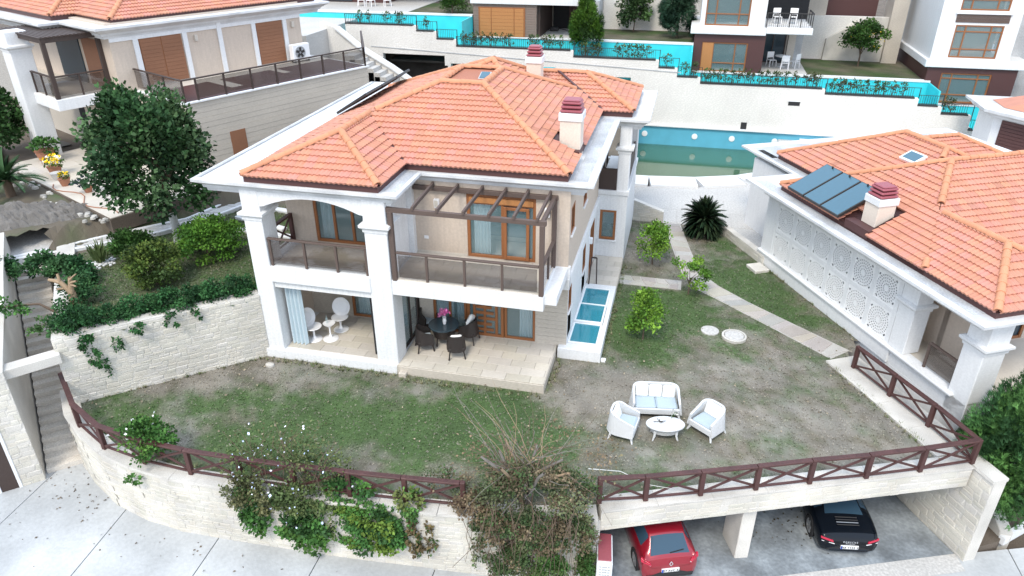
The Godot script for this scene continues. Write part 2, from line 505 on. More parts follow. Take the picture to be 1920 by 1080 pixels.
func drape(x0: float, x1: float, y0: float, y1: float, z: float, folds: int, depth := 0.06) -> MB:
	var b := MB.new()
	var n := folds * 6
	for i in n:
		var a := float(i) / n
		var c := float(i + 1) / n
		var za := z + depth * sin(a * folds * TAU)
		var zc := z + depth * sin(c * folds * TAU)
		var na := V(-depth * folds * TAU * cos(a * folds * TAU) / (x1 - x0), 0, 1)
		var nc := V(-depth * folds * TAU * cos(c * folds * TAU) / (x1 - x0), 0, 1)
		var A := V(lerpf(x0, x1, a), y0, za)
		var B := V(lerpf(x0, x1, c), y0, zc)
		var h := V(0, y1 - y0, 0)
		b.sm(A, B, B + h, na, nc, nc); b.sm(A, B + h, A + h, na, nc, na)
	return b
# ---- masonry: stones laid in uneven courses on a face that runs along pts (x, z), outside on the right of the run
var stonevar := []
func stone_shapes() -> void:
	for k in 9:
		var b := MB.new()
		var o := []
		for i in 4:
			var c := Vector2(-0.5 if i in [0, 3] else 0.5, -0.5 if i < 2 else 0.5)
			o.append(c + Vector2(rr(-0.07, 0.07), rr(-0.13, 0.13)))
		var bulge := rr(0.7, 1.2)
		var f := []
		for p in o: f.append(V(p.x * 0.88 + rr(-0.02, 0.02), p.y * 0.82 + rr(-0.02, 0.02), bulge * rr(0.75, 1.1)))
		b.col = Color.WHITE * rr(0.93, 1.05)
		b.col.r *= rr(0.99, 1.03); b.col.b *= rr(0.95, 1.0)
		var mid := V(rr(-0.15, 0.15), rr(-0.15, 0.15), bulge * 1.15)
		for i in 4:
			var j := (i + 1) % 4
			b.t3(f[i], f[j], mid)
			b.q(V(o[i].x, o[i].y, 0), V(o[j].x, o[j].y, 0), f[j], f[i])
		stonevar.append(b)
	for k in stonevar.size(): stonevar[k] = [stonevar[k], stonevar[k].mesh()]
func stones(parent: Node3D, pts: Array, low: Callable, high: Callable, rowh: float, len0: float, budget: int, m: Material, skip = null) -> void:
	var seglen := [0.0]
	for i in pts.size() - 1: seglen.append(seglen[i] + pts[i].distance_to(pts[i + 1]))
	var total: float = seglen[-1]
	var ymin := 1e9
	var ymax := -1e9
	for i in 41:
		ymin = minf(ymin, low.call(total * i / 40.0)); ymax = maxf(ymax, high.call(total * i / 40.0))
	var rest := MB.new()
	var y := ymax
	while y > ymin:
		var h := rowh * rr(0.8, 1.25)
		var s := rr(-0.3, 0.0)
		while s < total:
			var l := len0 * rr(0.55, 1.5)
			var a := maxf(s, 0.0)
			var b := minf(s + l, total)
			s += l
			if b - a < 0.06: continue
			var mid := (a + b) / 2
			var top := minf(y, high.call(mid))
			var bot := maxf(y - h, low.call(mid))
			if top - bot < 0.05: continue
			if skip != null and skip.call(mid, (top + bot) / 2): continue
			var i := 0
			while i < pts.size() - 2 and seglen[i + 1] < mid: i += 1
			var d: Vector2 = (pts[i + 1] - pts[i]).normalized()
			var p: Vector2 = pts[i] + d * (mid - seglen[i])
			var cuts := [bot, top]
			if top - bot > 0.11 and rng.randf() < 0.42: cuts = [bot, lerpf(bot, top, rr(0.35, 0.65)), top]
			for e in cuts.size() - 1:
				var hh: float = cuts[e + 1] - cuts[e]
				var t := Transform3D(Basis(V(d.x, 0, d.y) * (b - a - 0.01) * rr(0.9, 1.03), V(0, hh - 0.008, 0), V(-d.y, 0, d.x) * rr(0.006, 0.02)), V(p.x, cuts[e] + hh / 2 + rr(-0.012, 0.012), p.y))
				var k := rng.randi() % stonevar.size()
				if budget > 0:
					budget -= 1
					inst("stone", stonevar[k][1], m, parent, t)
				else:
					rest.add(stonevar[k][0], t)
		y -= h
	if rest.v.size(): part("stones", rest, m, parent, "stuff")
# ---- roofs
func ring_off(p: PackedVector2Array, d: float) -> PackedVector2Array:  # outline moved inwards by d (outline runs clockwise seen from above, x right and z down)
	var o := PackedVector2Array()
	for i in p.size():
		var a := p[(i - 1 + p.size()) % p.size()]
		var b := p[i]
		var c := p[(i + 1) % p.size()]
		var u := (b - a).normalized()
		var w := (c - b).normalized()
		var nu := Vector2(-u.y, u.x)
		var nw := Vector2(-w.y, w.x)
		var k := (nu + nw)
		o.append(b + k * (d / (1.0 + nu.dot(nw))))
	return o
func cornice(p: PackedVector2Array, prof: Array) -> MB:  # prof: [inset, y] from the bottom to the top
	var b := MB.new()
	for i in prof.size() - 1:
		var r0 := ring_off(p, prof[i][0])
		var r1 := ring_off(p, prof[i + 1][0])
		for j in p.size():
			var k := (j + 1) % p.size()
			b.q(V(r0[k].x, prof[i][1], r0[k].y), V(r0[j].x, prof[i][1], r0[j].y), V(r1[j].x, prof[i + 1][1], r1[j].y), V(r1[k].x, prof[i + 1][1], r1[k].y))
	for e in [[0, false], [prof.size() - 1, true]]:
		var r := ring_off(p, prof[e[0]][0])
		var t := Geometry2D.triangulate_polygon(r)
		for i in range(0, t.size(), 3):
			var q := [r[t[i]], r[t[i + 1]], r[t[i + 2]]]
			if ((q[1] - q[0]).cross(q[2] - q[0]) > 0.0) == e[1]: q.reverse()
			b.t3(V(q[0].x, prof[e[0]][1], q[0].y), V(q[1].x, prof[e[0]][1], q[1].y), V(q[2].x, prof[e[0]][1], q[2].y))
	return b
const TW := 0.31
const TL := 0.262
var tiles := []
var ridgemesh := []
func wave(x: float) -> float: return 0.040 * pow(0.5 + 0.5 * cos(x / 0.155 * TAU), 0.6)
func tile_strip(b: MB, x0: float, x1: float, a: float, c: float) -> void:  # part of a tile from a to c up the slope (z is -slope)
	var ya := 0.058 - 0.046 * a / TL
	var yc := 0.058 - 0.046 * c / TL
	var n0 := V(0.034 * 0.5 * TAU / 0.155 * sin(x0 / 0.155 * TAU), 1, 0)
	var n1 := V(0.034 * 0.5 * TAU / 0.155 * sin(x1 / 0.155 * TAU), 1, 0)
	var p0 := V(x0, ya + wave(x0), -a)
	var p1 := V(x1, ya + wave(x1), -a)
	var p2 := V(x1, yc + wave(x1), -c)
	var p3 := V(x0, yc + wave(x0), -c)
	b.sm(p0, p1, p2, n0, n1, n1); b.sm(p0, p2, p3, n0, n1, n0)
	var f := V(0, 0, 1)
	b.sm(V(p0.x, p0.y - 0.06, p0.z), V(p1.x, p1.y - 0.06, p1.z), p1, f, f, f); b.sm(V(p0.x, p0.y - 0.06, p0.z), p1, p0, f, f, f)
func tilecol() -> Color:
	var t := rr(0.95, 1.05)
	return Color(0.60 * t, 0.272 * t * rr(0.95, 1.06), 0.185 * t * rr(0.92, 1.1)) * (0.86 if rng.randf() < 0.05 else 1.0)
func tile_shapes() -> void:
	for k in 6:
		var b := MB.new()
		b.col = tilecol()
		for i in 8: tile_strip(b, TW * i / 8.0, TW * (i + 1) / 8.0, 0.0, TL + 0.02)
		tiles.append(b.mesh())
	for k in 4:
		var b := MB.new()
		b.col = Color(0.62, 0.28, 0.155) * rr(0.93, 1.08)
		for i in 8:
			var a := PI * i / 8.0
			var c := PI * (i + 1) / 8.0
			var A := V(cos(a), sin(a), 0)
			var C := V(cos(c), sin(c), 0)
			b.sm(A * 0.125, V(0, 0, -0.42) + A * 0.098, V(0, 0, -0.42) + C * 0.098, A, A, C)
			b.sm(A * 0.125, V(0, 0, -0.42) + C * 0.098, C * 0.125, A, C, C)
			b.sm(A * 0.125, C * 0.125, A * 0.09, V(0, 0, 1), V(0, 0, 1), V(0, 0, 1)); b.sm(C * 0.125, C * 0.09, A * 0.09, V(0, 0, 1), V(0, 0, 1), V(0, 0, 1))
		ridgemesh.append(b.mesh())
func clip(poly: Array, g: Callable) -> Array:
	var o := []
	for i in poly.size():
		var a: Vector2 = poly[i]
		var b: Vector2 = poly[(i + 1) % poly.size()]
		var ga: float = g.call(a)
		var gb: float = g.call(b)
		if ga >= 0.0: o.append(a)
		if (ga >= 0.0) != (gb >= 0.0): o.append(a.lerp(b, ga / (ga - gb)))
	return o
func side_d(b: Dictionary, i: int, p: Vector2) -> float:  # rise of side i (left, right, back, front) over p
	return b.k[i] * [p.x - b.x0, b.x1 - p.x, p.y - b.z0, b.z1 - p.y][i]
func roof_h(b: Dictionary, p: Vector2) -> float:
	if p.x < b.x0 or p.x > b.x1 or p.y < b.z0 or p.y > b.z1: return -1e6
	var h: float = b.cap
	for i in 4: h = minf(h, side_d(b, i, p))
	return b.y0 + h
func hip_roofs(parent: Node3D, blocks: Array, order: Array, budget: int, holes = null) -> void:
	var rest := MB.new()
	var deck := MB.new()
	var ridges := {}
	for od in order:
		var bi: int = od[0]
		var side: int = od[1]
		var B: Dictionary = blocks[bi]
		var over := func(p: Vector2, y: float) -> bool:
			for j in blocks.size():
				if j != bi and roof_h(blocks[j], p) > y + 0.03: return true
			return holes != null and holes.call(p)
		var poly := [Vector2(B.x0, B.z0), Vector2(B.x1, B.z0), Vector2(B.x1, B.z1), Vector2(B.x0, B.z1)]
		for j in 4:
			if j != side: poly = clip(poly, func(p): return side_d(B, j, p) - side_d(B, side, p))
		poly = clip(poly, func(p): return B.cap - side_d(B, side, p))
		if poly.size() < 3: continue
		# frame of the side: s along the eave, t up the slope
		var E: Vector2 = [Vector2(B.x0, B.z0), Vector2(B.x1, B.z1), Vector2(B.x1, B.z0), Vector2(B.x0, B.z1)][side]
		var S: Vector2 = [Vector2(0, 1), Vector2(0, -1), Vector2(-1, 0), Vector2(1, 0)][side]
		var T: Vector2 = [Vector2(1, 0), Vector2(-1, 0), Vector2(0, 1), Vector2(0, -1)][side]
		var k: float = B.k[side]
		var L := sqrt(1.0 + k * k)
		var S3 := V(S.x, 0, S.y)
		var T3 := V(T.x, k, T.y) / L
		var N := S3.cross(T3)
		var bas := Basis(S3, N, S3.cross(N))
		var o3 := V(E.x, B.y0, E.y)
		var q := []
		for p in poly: q.append(Vector2((p - E).dot(S), (p - E).dot(T) * L))
		var dk := []
		for p in q: dk.append(o3 + S3 * p.x + T3 * p.y - N * 0.012)
		for i in range(1, dk.size() - 1):
			if (dk[i] - dk[0]).cross(dk[i + 1] - dk[0]).dot(N) > 0.0: deck.t3(dk[0], dk[i], dk[i + 1])
			else: deck.t3(dk[0], dk[i + 1], dk[i])
		var smin := 1e9
		var smax := -1e9
		var tmax := 0.0
		for p in q:
			smin = minf(smin, p.x); smax = maxf(smax, p.x); tmax = maxf(tmax, p.y)
		var span := func(s: float) -> Vector2:  # where a line across the eave at s crosses the side
			var lo := 1e9
			var hi := -1e9
			for i in q.size():
				var a: Vector2 = q[i]
				var b: Vector2 = q[(i + 1) % q.size()]
				if (a.x - s) * (b.x - s) <= 0.0 and absf(a.x - b.x) > 1e-6:
					var y: float = lerpf(a.y, b.y, (s - a.x) / (b.x - a.x))
					lo = minf(lo, y); hi = maxf(hi, y)
			return Vector2(lo, hi)
		var row := 0
		var t := -0.05
		while t < tmax:
			var s := floorf(smin / TW) * TW
			while s < smax:
				var full := true
				for c in [Vector2(s + 0.01, t + 0.06), Vector2(s + TW - 0.01, t + 0.06), Vector2(s + 0.01, t + TL), Vector2(s + TW - 0.01, t + TL)]:
					var sp: Vector2 = span.call(c.x)
					var pp: Vector2 = E + S * c.x + T * (c.y / L)
					if c.y < sp.x or c.y > sp.y or over.call(pp, B.y0 + k * c.y / L): full = false
				var col := tilecol()
				if full:
					var sag := V(0, rr(-0.004, 0.004), 0)
					var tr := Transform3D(bas.rotated(N, rr(-0.012, 0.012)), o3 + S3 * s + T3 * t + sag)
					if budget > 0:
						budget -= 1
						inst("tile", tiles[rng.randi() % tiles.size()], M.tile, parent, tr)
					else:
						rest.xf = tr
						rest.col = col
						for i in 8: tile_strip(rest, TW * i / 8.0, TW * (i + 1) / 8.0, 0.0, TL + 0.02)
				else:
					rest.xf = Transform3D(bas, o3 + S3 * s + T3 * t)
					rest.col = col
					for i in 8:
						var sm_ := s + TW * (i + 0.5) / 8.0
						var sp: Vector2 = span.call(sm_)
						if sp.y < sp.x: continue
						var a := maxf(t, sp.x - 0.05)
						var c := minf(t + TL, sp.y)
						if c - a < 0.015: continue
						var pp: Vector2 = E + S * sm_ + T * ((a + c) / 2 / L)
						if over.call(pp, B.y0 + k * (a + c) / 2 / L): continue
						tile_strip(rest, TW * i / 8.0, TW * (i + 1) / 8.0, a - t, c - t + 0.01)
				s += TW
			t += TL
			row += 1
		for i in poly.size():  # hips and ridges: edges of the side above the eave
			var a: Vector2 = poly[i]
			var b: Vector2 = poly[(i + 1) % poly.size()]
			if a.distance_to(b) < 0.15: continue
			var ha := side_d(B, side, a)
			var hb := side_d(B, side, b)
			if ha < 0.01 and hb < 0.01: continue
			if ha > hb:
				var x := a; a = b; b = x
				var y := ha; ha = hb; hb = y
			var key := "%d %d %d %d %d" % [bi, roundi((a.x + b.x) * 20), roundi((a.y + b.y) * 20), 0, 0]
			if ridges.has(key): continue
			ridges[key] = [bi, V(a.x, B.y0 + ha + 0.02, a.y), V(b.x, B.y0 + hb + 0.02, b.y)]
	for key in ridges:
		var r: Array = ridges[key]
		var A: Vector3 = r[1]
		var Bp: Vector3 = r[2]
		var d := (Bp - A).normalized()
		var len_ := A.distance_to(Bp)
		var cnt := maxi(1, roundi(len_ / 0.36))
		var x := d.cross(Vector3.UP).normalized()
		for i in cnt:
			var p := A + d * (len_ * i / cnt)
			var hidden := false
			for j in blocks.size():
				if j != r[0] and roof_h(blocks[j], Vector2(p.x, p.z)) > p.y - 0.09: hidden = true
			if hidden: continue
			inst("ridge_tile", ridgemesh[rng.randi() % 4], M.tile, parent, Transform3D(Basis(x, x.cross(d), -d).rotated(x, 0.04), p + V(0, rr(0.015, 0.03), 0)))
	part("tiles", rest, M.tile, parent, "stuff")
	part("roof_deck", deck, M.maroon, parent)
func valley(parent: Node3D, a: Vector3, b: Vector3) -> void:
	part("valley_flashing", MB.new().bar(a + V(0, 0.06, 0), b + V(0, 0.06, 0), 0.10, 0.03), M.maroon, parent)
func chimney(parent: Node3D, t: Transform3D, w: float, y0: float, y1: float, brown := true) -> void:
	var b := MB.new(); b.xf = t
	b.bx(-w / 2, w / 2, y0 - 1.0, y1, -w / 2, w / 2, 0.01)
	var c := part("chimney", b, M.beige, parent)
	c.material_override = M.chim
	b = MB.new(); b.xf = t
	var h := w / 2 + 0.045
	b.bx(-h, h, y1 - 0.22, y1 + 0.03, -h, h, 0.015)
	part("collar", b, M.white, c)
	for i in 3:
		b = MB.new(); b.xf = t
		var k := h - 0.03 - 0.02 * i
		b.bx(-k, k, y1 + 0.03 + i * 0.125, y1 + 0.13 + i * 0.125, -k, k, 0.05)
		part("cowl", b, M.cap, c)
	b = MB.new(); b.xf = t
	b.bx(-h + 0.14, h - 0.14, y1 + 0.03, y1 + 0.36, -h + 0.14, h - 0.14)
	part("flue", b, M.dark, c)
	b = MB.new(); b.xf = t
	b.bx(-h + 0.11, h - 0.11, y1 + 0.375, y1 + 0.43, -h + 0.11, h - 0.11, 0.05)
	part("cowl", b, M.cap, c)

# ---- the setting
const DRIVE := -2.0
func drive_y(x: float) -> float: return -2.0 - 0.0633 * maxf(0.0, x + 6.0)
func exz(b: MB, poly: Array, z0: float, z1: float) -> void:  # (x, y) outline pulled along z
	b.xf = Transform3D(Basis(V(1, 0, 0), V(0, 0, 1), V(0, -1, 0)), Vector3.ZERO)
	var p := PackedVector2Array()
	for q in poly: p.append(Vector2(q.x, -q.y))
	b.ex(p, z0, z1)
	b.xf = Transform3D()
var LAWN := PackedVector2Array([Vector2(-17.45, -14.6), Vector2(-16.2, -13.65), Vector2(-14.9, -12.95), Vector2(-13.5, -12.65), Vector2(-12, -12.6), Vector2(-9, -12.7), Vector2(-6, -12.9), Vector2(-3, -13.4), Vector2(-1.0, -13.95), Vector2(8.0, -17.6), Vector2(5.75, -21.9), Vector2(6.5, -23.0), Vector2(6.9, -24.1), Vector2(3.9, -29.7), Vector2(2.1, -32.8), Vector2(-1.8, -33.1), Vector2(-13.2, -26), Vector2(-12.9, -18.4)])
var PATHL := [Vector2(-0.33, -33.0), Vector2(0.21, -30.0), Vector2(0.72, -27.5), Vector2(1.25, -26.5), Vector2(2.36, -25.55), Vector2(4.14, -23.9), Vector2(5.75, -22.4)]
var PATHR := [Vector2(0.42, -33.15), Vector2(1.02, -29.9), Vector2(1.55, -27.85), Vector2(2.12, -27.0), Vector2(3.2, -25.9), Vector2(4.75, -24.55), Vector2(6.45, -23.1)]
var GREEN := [[-9.2, -16.2, 2.6, 1.0], [-6.3, -16.0, 2.0, 1.1], [-12.5, -15.8, 2.2, 0.7], [-15.6, -14.6, 1.6, 0.8], [-3.4, -15.6, 1.9, 1.2], [-4.7, -16.8, 1.5, 0.9], [-0.9, -22.2, 1.5, 1.3], [-0.9, -24.5, 1.8, 1.0], [1.0, -25.0, 1.6, 0.7], [2.6, -28.2, 1.5, 0.9], [3.7, -26.9, 1.5, 1.1], [2.6, -31.0, 0.9, 0.9], [0.6, -14.9, 1.2, 0.8], [3.0, -16.2, 1.6, 0.25], [2.0, -22.2, 1.3, 0.5], [4.4, -24.9, 1.2, 0.8], [-11.0, -14.0, 1.8, 0.7], [-14.0, -16.8, 1.0, -1.1], [-11.8, -15.2, 0.9, -0.8], [-15.3, -15.5, 0.7, -0.9], [-7.8, -14.2, 1.1, -0.6], [-8.2, -17.5, 1.3, -0.8], [-10.8, -16.6, 0.9, -0.6], [-13.2, -13.9, 0.9, -0.6], [-5.2, -14.2, 1.0, -0.5], [-10.5, -17.9, 1.3, -0.6], [-12.4, -17.4, 1.0, -0.9], [-7.0, -18.0, 1.2, -0.4], [-1.6, -18.6, 1.6, -0.7], [0.0, -17.6, 2.4, -0.35], [4.6, -19.0, 2.8, -0.3], [6.4, -18.4, 1.5, -0.25], [2.4, -20.4, 1.8, -0.1], [-1.2, -29.5, 1.2, -0.5]]
var lawn_noise := FastNoiseLite.new()
func green_at(x: float, z: float) -> float:
	var g := 0.36
	for k in GREEN:
		var d: float = Vector2(x - k[0], z - k[1]).length_squared() / (k[2] * k[2])
		if d < 4.0: g += k[3] * exp(-d * 1.1) * 0.75
	return clampf(g + 0.55 * lawn_noise.get_noise_2d(x * 45.0, z * 45.0) + 0.55 * lawn_noise.get_noise_2d(x * 160.0, z * 160.0), 0.0, 1.0)
func lawn_col(x: float, z: float) -> Color:
	var g := green_at(x, z)
	var dry := Color(0.34, 0.33, 0.275).lerp(Color(0.26, 0.225, 0.17), clampf(0.5 + 0.9 * lawn_noise.get_noise_2d(x * 60.0 + 90.0, z * 60.0), 0, 1))
	if g < 0.18: dry = dry.lerp(Color(0.42, 0.38, 0.33), (0.18 - g) * 3.0)
	return dry.lerp(Color(0.10, 0.17, 0.055), smoothstep(0.12, 1.05, g))
func in_path(p: Vector2) -> bool:
	return Geometry2D.is_point_in_polygon(p, path_poly) or (p.x > -1.85 and p.x < 0.75 and p.y > -27.15 and p.y < -26.2)
var path_poly := PackedVector2Array()
func upper_y(x: float, z: float) -> float:  # the raised ground on the left: the lawn, a slope, the neighbour's level
	var s := (x + 21.4) * 0.66 + (z + 21.0) * -0.75  # across the path, negative beyond it
	var d := (x + 21.1) * -0.832 + (z + 21.6) * -0.555
	return 2.2 + 0.68 * smoothstep(-0.1, 0.8, d) + 0.05 * lawn_noise.get_noise_2d(x * 40, z * 40)
func grid(poly: PackedVector2Array, step: float, y: Callable, col: Callable) -> MB:
	var b := MB.new()
	var r := Rect2(poly[0], Vector2.ZERO)
	for p in poly: r = r.expand(p)
	var nx := ceili(r.size.x / step)
	var nz := ceili(r.size.y / step)
	for i in nx:
		for j in nz:
			var x := r.position.x + i * step
			var z := r.position.y + j * step
			if not Geometry2D.is_point_in_polygon(Vector2(x + step / 2, z + step / 2), poly): continue
			var P := [V(x, y.call(x, z), z), V(x, y.call(x, z + step), z + step), V(x + step, y.call(x + step, z + step), z + step), V(x + step, y.call(x + step, z), z)]
			var C := []
			for p in P: C.append(col.call(p.x, p.z))
			for t in [[0, 1, 2], [0, 2, 3]]:
				b.v.push_back(P[t[0]]); b.v.push_back(P[t[2]]); b.v.push_back(P[t[1]])
				var n: Vector3 = (P[t[1]] - P[t[0]]).cross(P[t[2]] - P[t[0]]).normalized()
				for k in 3: b.n.push_back(n)
				b.c.push_back(C[t[0]]); b.c.push_back(C[t[2]]); b.c.push_back(C[t[1]])
	return b
func tufts(nm: String, poly: PackedVector2Array, n: int, y: Callable, col: Callable, lo: float, hi: float, dens: Callable) -> void:
	var r := Rect2(poly[0], Vector2.ZERO)
	for p in poly: r = r.expand(p)
	var ts := []
	var cs := []
	for i in n:
		var p := Vector2(rr(r.position.x, r.end.x), rr(r.position.y, r.end.y))
		if not Geometry2D.is_point_in_polygon(p, poly) or in_path(p): continue
		if rng.randf() > dens.call(p.x, p.y): continue
		var s := rr(lo, hi)
		var b := Basis(Vector3.UP, rr(0, TAU)).scaled(V(s, s * rr(0.6, 1.2), s))
		b = Basis(V(rr(-1, 1), 0, rr(-1, 1)).normalized(), rr(0, 0.5)) * b
		ts.append(Transform3D(b, V(p.x, y.call(p.x, p.y) - 0.005, p.y)))
		cs.append(col.call(p.x, p.y) * rr(0.65, 1.45) if rng.randf() < 0.86 else Color(0.37, 0.34, 0.27) * rr(0.5, 1.2))
	var o := many(nm, tuftmesh, M.grass, ts, cs, self)
	meta(o, "short patchy grass blades of the lawn" if nm == "grass" else "sparse grass blades on the raised garden and plots", "grass")
func flagstones(parent: Node3D, L: Array, R: Array, size: float, y: float) -> void:  # irregular flat stones between two edges
	var lens := [0.0]
	for i in L.size() - 1: lens.append(lens[i] + ((L[i] + R[i]) / 2).distance_to((L[i + 1] + R[i + 1]) / 2))
	var at := func(s: float, t: float) -> Vector2:
		var i := 0
		while i < L.size() - 2 and lens[i + 1] < s: i += 1
		var f: float = (s - lens[i]) / (lens[i + 1] - lens[i])
		return L[i].lerp(L[i + 1], f).lerp(R[i].lerp(R[i + 1], f), t)
	var wid: float = L[0].distance_to(R[0])
	var nt := maxi(1, roundi(wid / size))
	var ns := roundi(lens[-1] / size)
	var jit := {}
	for i in ns + 1:
		for j in nt + 1:
			var e := j == 0 or j == nt
			jit[Vector2i(i, j)] = at.call(clampf((i + rr(-0.3, 0.3)) * lens[-1] / ns, 0, lens[-1]), clampf((j + (rr(-0.05, 0.0) if j == nt else rr(0, 0.05) if e else rr(-0.3, 0.3))) / nt, 0, 1))
	for i in ns:
		for j in nt:
			var q := [jit[Vector2i(i, j)], jit[Vector2i(i + 1, j)], jit[Vector2i(i + 1, j + 1)], jit[Vector2i(i, j + 1)]]
			var c: Vector2 = (q[0] + q[1] + q[2] + q[3]) / 4
			var b := MB.new()
			b.col = Color.WHITE * rr(0.72, 1.08)
			b.col.r *= rr(0.96, 1.08); b.col.b *= rr(0.9, 1.06)
			var o := []
			for k in 8:
				var p: Vector2 = [q[0], q[1], q[3], q[2]][[0, 1, 0, 1, 2, 3, 2, 3][k]]
				p = c + (p - c) * (1.0 - 0.035 / maxf(0.1, p.distance_to(c)))
				o.append(V(p.x, y + (0.03 + rr(-0.003, 0.004) if k & 2 else -0.02), p.y))
			b.corner8(o, 0.012)
			part("flagstone", b, M.flag, parent)
func setting() -> void:
	lawn_noise.seed = 11; lawn_noise.frequency = 0.01; lawn_noise.fractal_octaves = 4
	for p in PATHL: path_poly.append(p)
	for i in PATHR.size(): path_poly.append(PATHR[PATHR.size() - 1 - i])
	struct("ground", MB.new().bx(-300, 300, -4.2, -3.6, -400, 200), M.soil)
	# driveway: cast slabs with open joints
	var dw := Node3D.new()
	dw.name = "driveway"; put(dw, self); dw.set_meta("kind", "structure")
	var bed := MB.new()
	bed.q(V(-30, -2.06, -13), V(-30, -2.06, 2), V(-6, -2.06, 2), V(-6, -2.06, -13)); bed.q(V(-6, -2.06, -13), V(-6, -2.06, 2), V(26, drive_y(26) - 0.06, 2), V(26, drive_y(26) - 0.06, -22))
	bed.q(V(-30, -2.06, -18), V(-30, -2.06, -13), V(-6, -2.06, -13), V(-18, -2.06, -18))
	part("bed", bed, M.greyrock, dw)
	var xs := [[-26.0, -25.0], [-22.0, -21.2], [-18.02, -17.6], [-14.87, -14.2], [-11.55, -11.1], [-8.42, -8.2], [-5.2, -5.1], [-2.0, -1.9], [1.2, 1.2], [4.4, 4.5], [7.6, 7.9], [10.8, 11.2], [14.0, 14.6], [18.0, 18.8]]
	for i in xs.size() - 1:
		for r in 2:
			var z0 := -18.5 if r == 0 else -6.98
			var z1 := -7.0 if r == 0 else 1.0
			if xs[i][0] > -2.1 and r == 0: z0 = -14.15 - 0.405 * (xs[i][0] + 0.55) + 0.55
			var za := z0
			var zb := z0
			if xs[i][0] > -2.1 and r == 0:
				za = -13.7 - 0.405 * (xs[i][0] - 0.2)
				zb = -13.7 - 0.405 * (xs[i + 1][0] - 0.2)
			var fa := func(z: float, k: int) -> float: return lerpf(xs[k][0], xs[k][1], clampf((z + 13.0) / 6.0, -0.5, 2.0))
			var g := 0.012
			var o := []
			for k in 8:
				var z: float = (z1 if k & 4 else (zb if k & 1 else za))
				var x: float = (fa.call(z, i + 1) - g) if k & 1 else (fa.call(z, i) + g)
				o.append(V(x, drive_y(x) + (0.0 if k & 2 else -0.12), z))
			var b := MB.new()
			b.col = Color.WHITE * rr(0.94, 1.04)
			b.corner8(o, 0.008)
			part("concrete_slab", b, M.concrete, dw)
	# lawn and its grass
	var lw := struct("lawn", grid(LAWN, 0.16, func(_x, _z): return 0.0, lawn_col), M.lawn)
	lw.name = "lawn"
	tufts("grass", LAWN, 150000, func(_x, _z): return 0.0, lawn_col, 0.03, 0.075, func(x, z): return 0.45 + 0.55 * green_at(x, z))
	var wt := []
	var wc := []
	for k in [[Vector2(-17.2, -14.7), Vector2(-12.95, -18.25)], [Vector2(-12.9, -18.1), Vector2(-8.3, -18.1)], [Vector2(-8.0, -18.0), Vector2(-3.4, -18.1)], [Vector2(-3.2, -18.4), Vector2(-3.2, -20.3)], [Vector2(-1.75, -20.5), Vector2(-1.75, -28.0)], [Vector2(6.75, -24.2), Vector2(3.95, -29.5)], [Vector2(7.8, -18.0), Vector2(5.8, -21.8)], [Vector2(-16.2, -13.75), Vector2(-12.5, -12.8)], [Vector2(-12.5, -12.8), Vector2(-5.0, -13.1)]]:
		for i in int(k[0].distance_to(k[1]) * 22):
			var p: Vector2 = k[0].lerp(k[1], rng.randf()) + Vector2(rr(-0.12, 0.12), rr(-0.12, 0.12))
			var sz := rr(0.06, 0.17)
			wt.append(Transform3D(Basis(Vector3.UP, rr(0, TAU)).scaled(V(sz, sz * rr(0.7, 1.2), sz)), V(p.x, -0.005, p.y)))
			wc.append(Color(0.11, 0.17, 0.05).lerp(Color(0.3, 0.27, 0.17), rng.randf()) * rr(0.6, 1.3))
	meta(many("weeds", tuftmesh, M.grass, wt, wc, self), "taller weeds growing along the foot of walls and kerbs", "weeds")
	# raised ground on the left and the back terraces
	var up := PackedVector2Array([Vector2(-12.9, -18.5), Vector2(-17.35, -14.6), Vector2(-18.3, -15.6), Vector2(-23.0, -20.4), Vector2(-24.5, -18.2), Vector2(-42, -14), Vector2(-45, -40), Vector2(-14, -48.6), Vector2(-3, -48.6), Vector2(-3, -33), Vector2(-12.9, -32)])
	struct("terrain", grid(up, 0.3, upper_y, func(x, z):
		var k := lawn_noise.get_noise_2d(x * 50, z * 50)
		var inlawn: bool = z > -24.8 + (x + 17.5) * -0.4 and x > -21.2 and z > -25.0
		var g := 0.62 + 0.9 * k + (0.25 if x > -15.5 else 0.0)
		if not inlawn: g = 0.12 + 0.8 * k
		if not inlawn and z < -27: g = 0.0
		return Color(0.21, 0.175, 0.13).lerp(Color(0.085, 0.165, 0.045), clampf(g, 0, 1))), M.lawn)
	var upl := PackedVector2Array([Vector2(-12.9, -18.5), Vector2(-17.2, -14.8), Vector2(-18.3, -16), Vector2(-21.3, -19.9), Vector2(-19.0, -22.6), Vector2(-17.8, -25.5), Vector2(-13.2, -27)])
	tufts("upper_grass", upl, 40000, upper_y, func(x, z): return Color(0.085, 0.175, 0.045).lerp(Color(0.19, 0.17, 0.11), clampf(0.4 + 1.3 * lawn_noise.get_noise_2d(x * 50, z * 50), 0, 1)), 0.035, 0.08, func(_x, _z): return 0.9)
	# flagstone paths
	var fp := Node3D.new()
	fp.name = "path"; put(fp, self); fp.set_meta("kind", "structure")
	part("bed", MB.new().ex(path_poly, -0.05, 0.012), M.flag, fp)
	part("bed", MB.new().bx(-1.83, 0.66, -0.05, 0.016, -27.1, -26.3), M.flag, fp)
	flagstones(fp, PATHL, PATHR, 0.52, 0.0)
	flagstones(fp, [Vector2(-1.83, -26.3), Vector2(0.66, -26.3)], [Vector2(-1.83, -27.1), Vector2(0.50, -27.1)], 0.5, 0.004)
	# garden path of the raised lawn with pale kerbs
	var gp := Node3D.new()
	gp.name = "garden_path"; put(gp, self); gp.set_meta("kind", "structure")
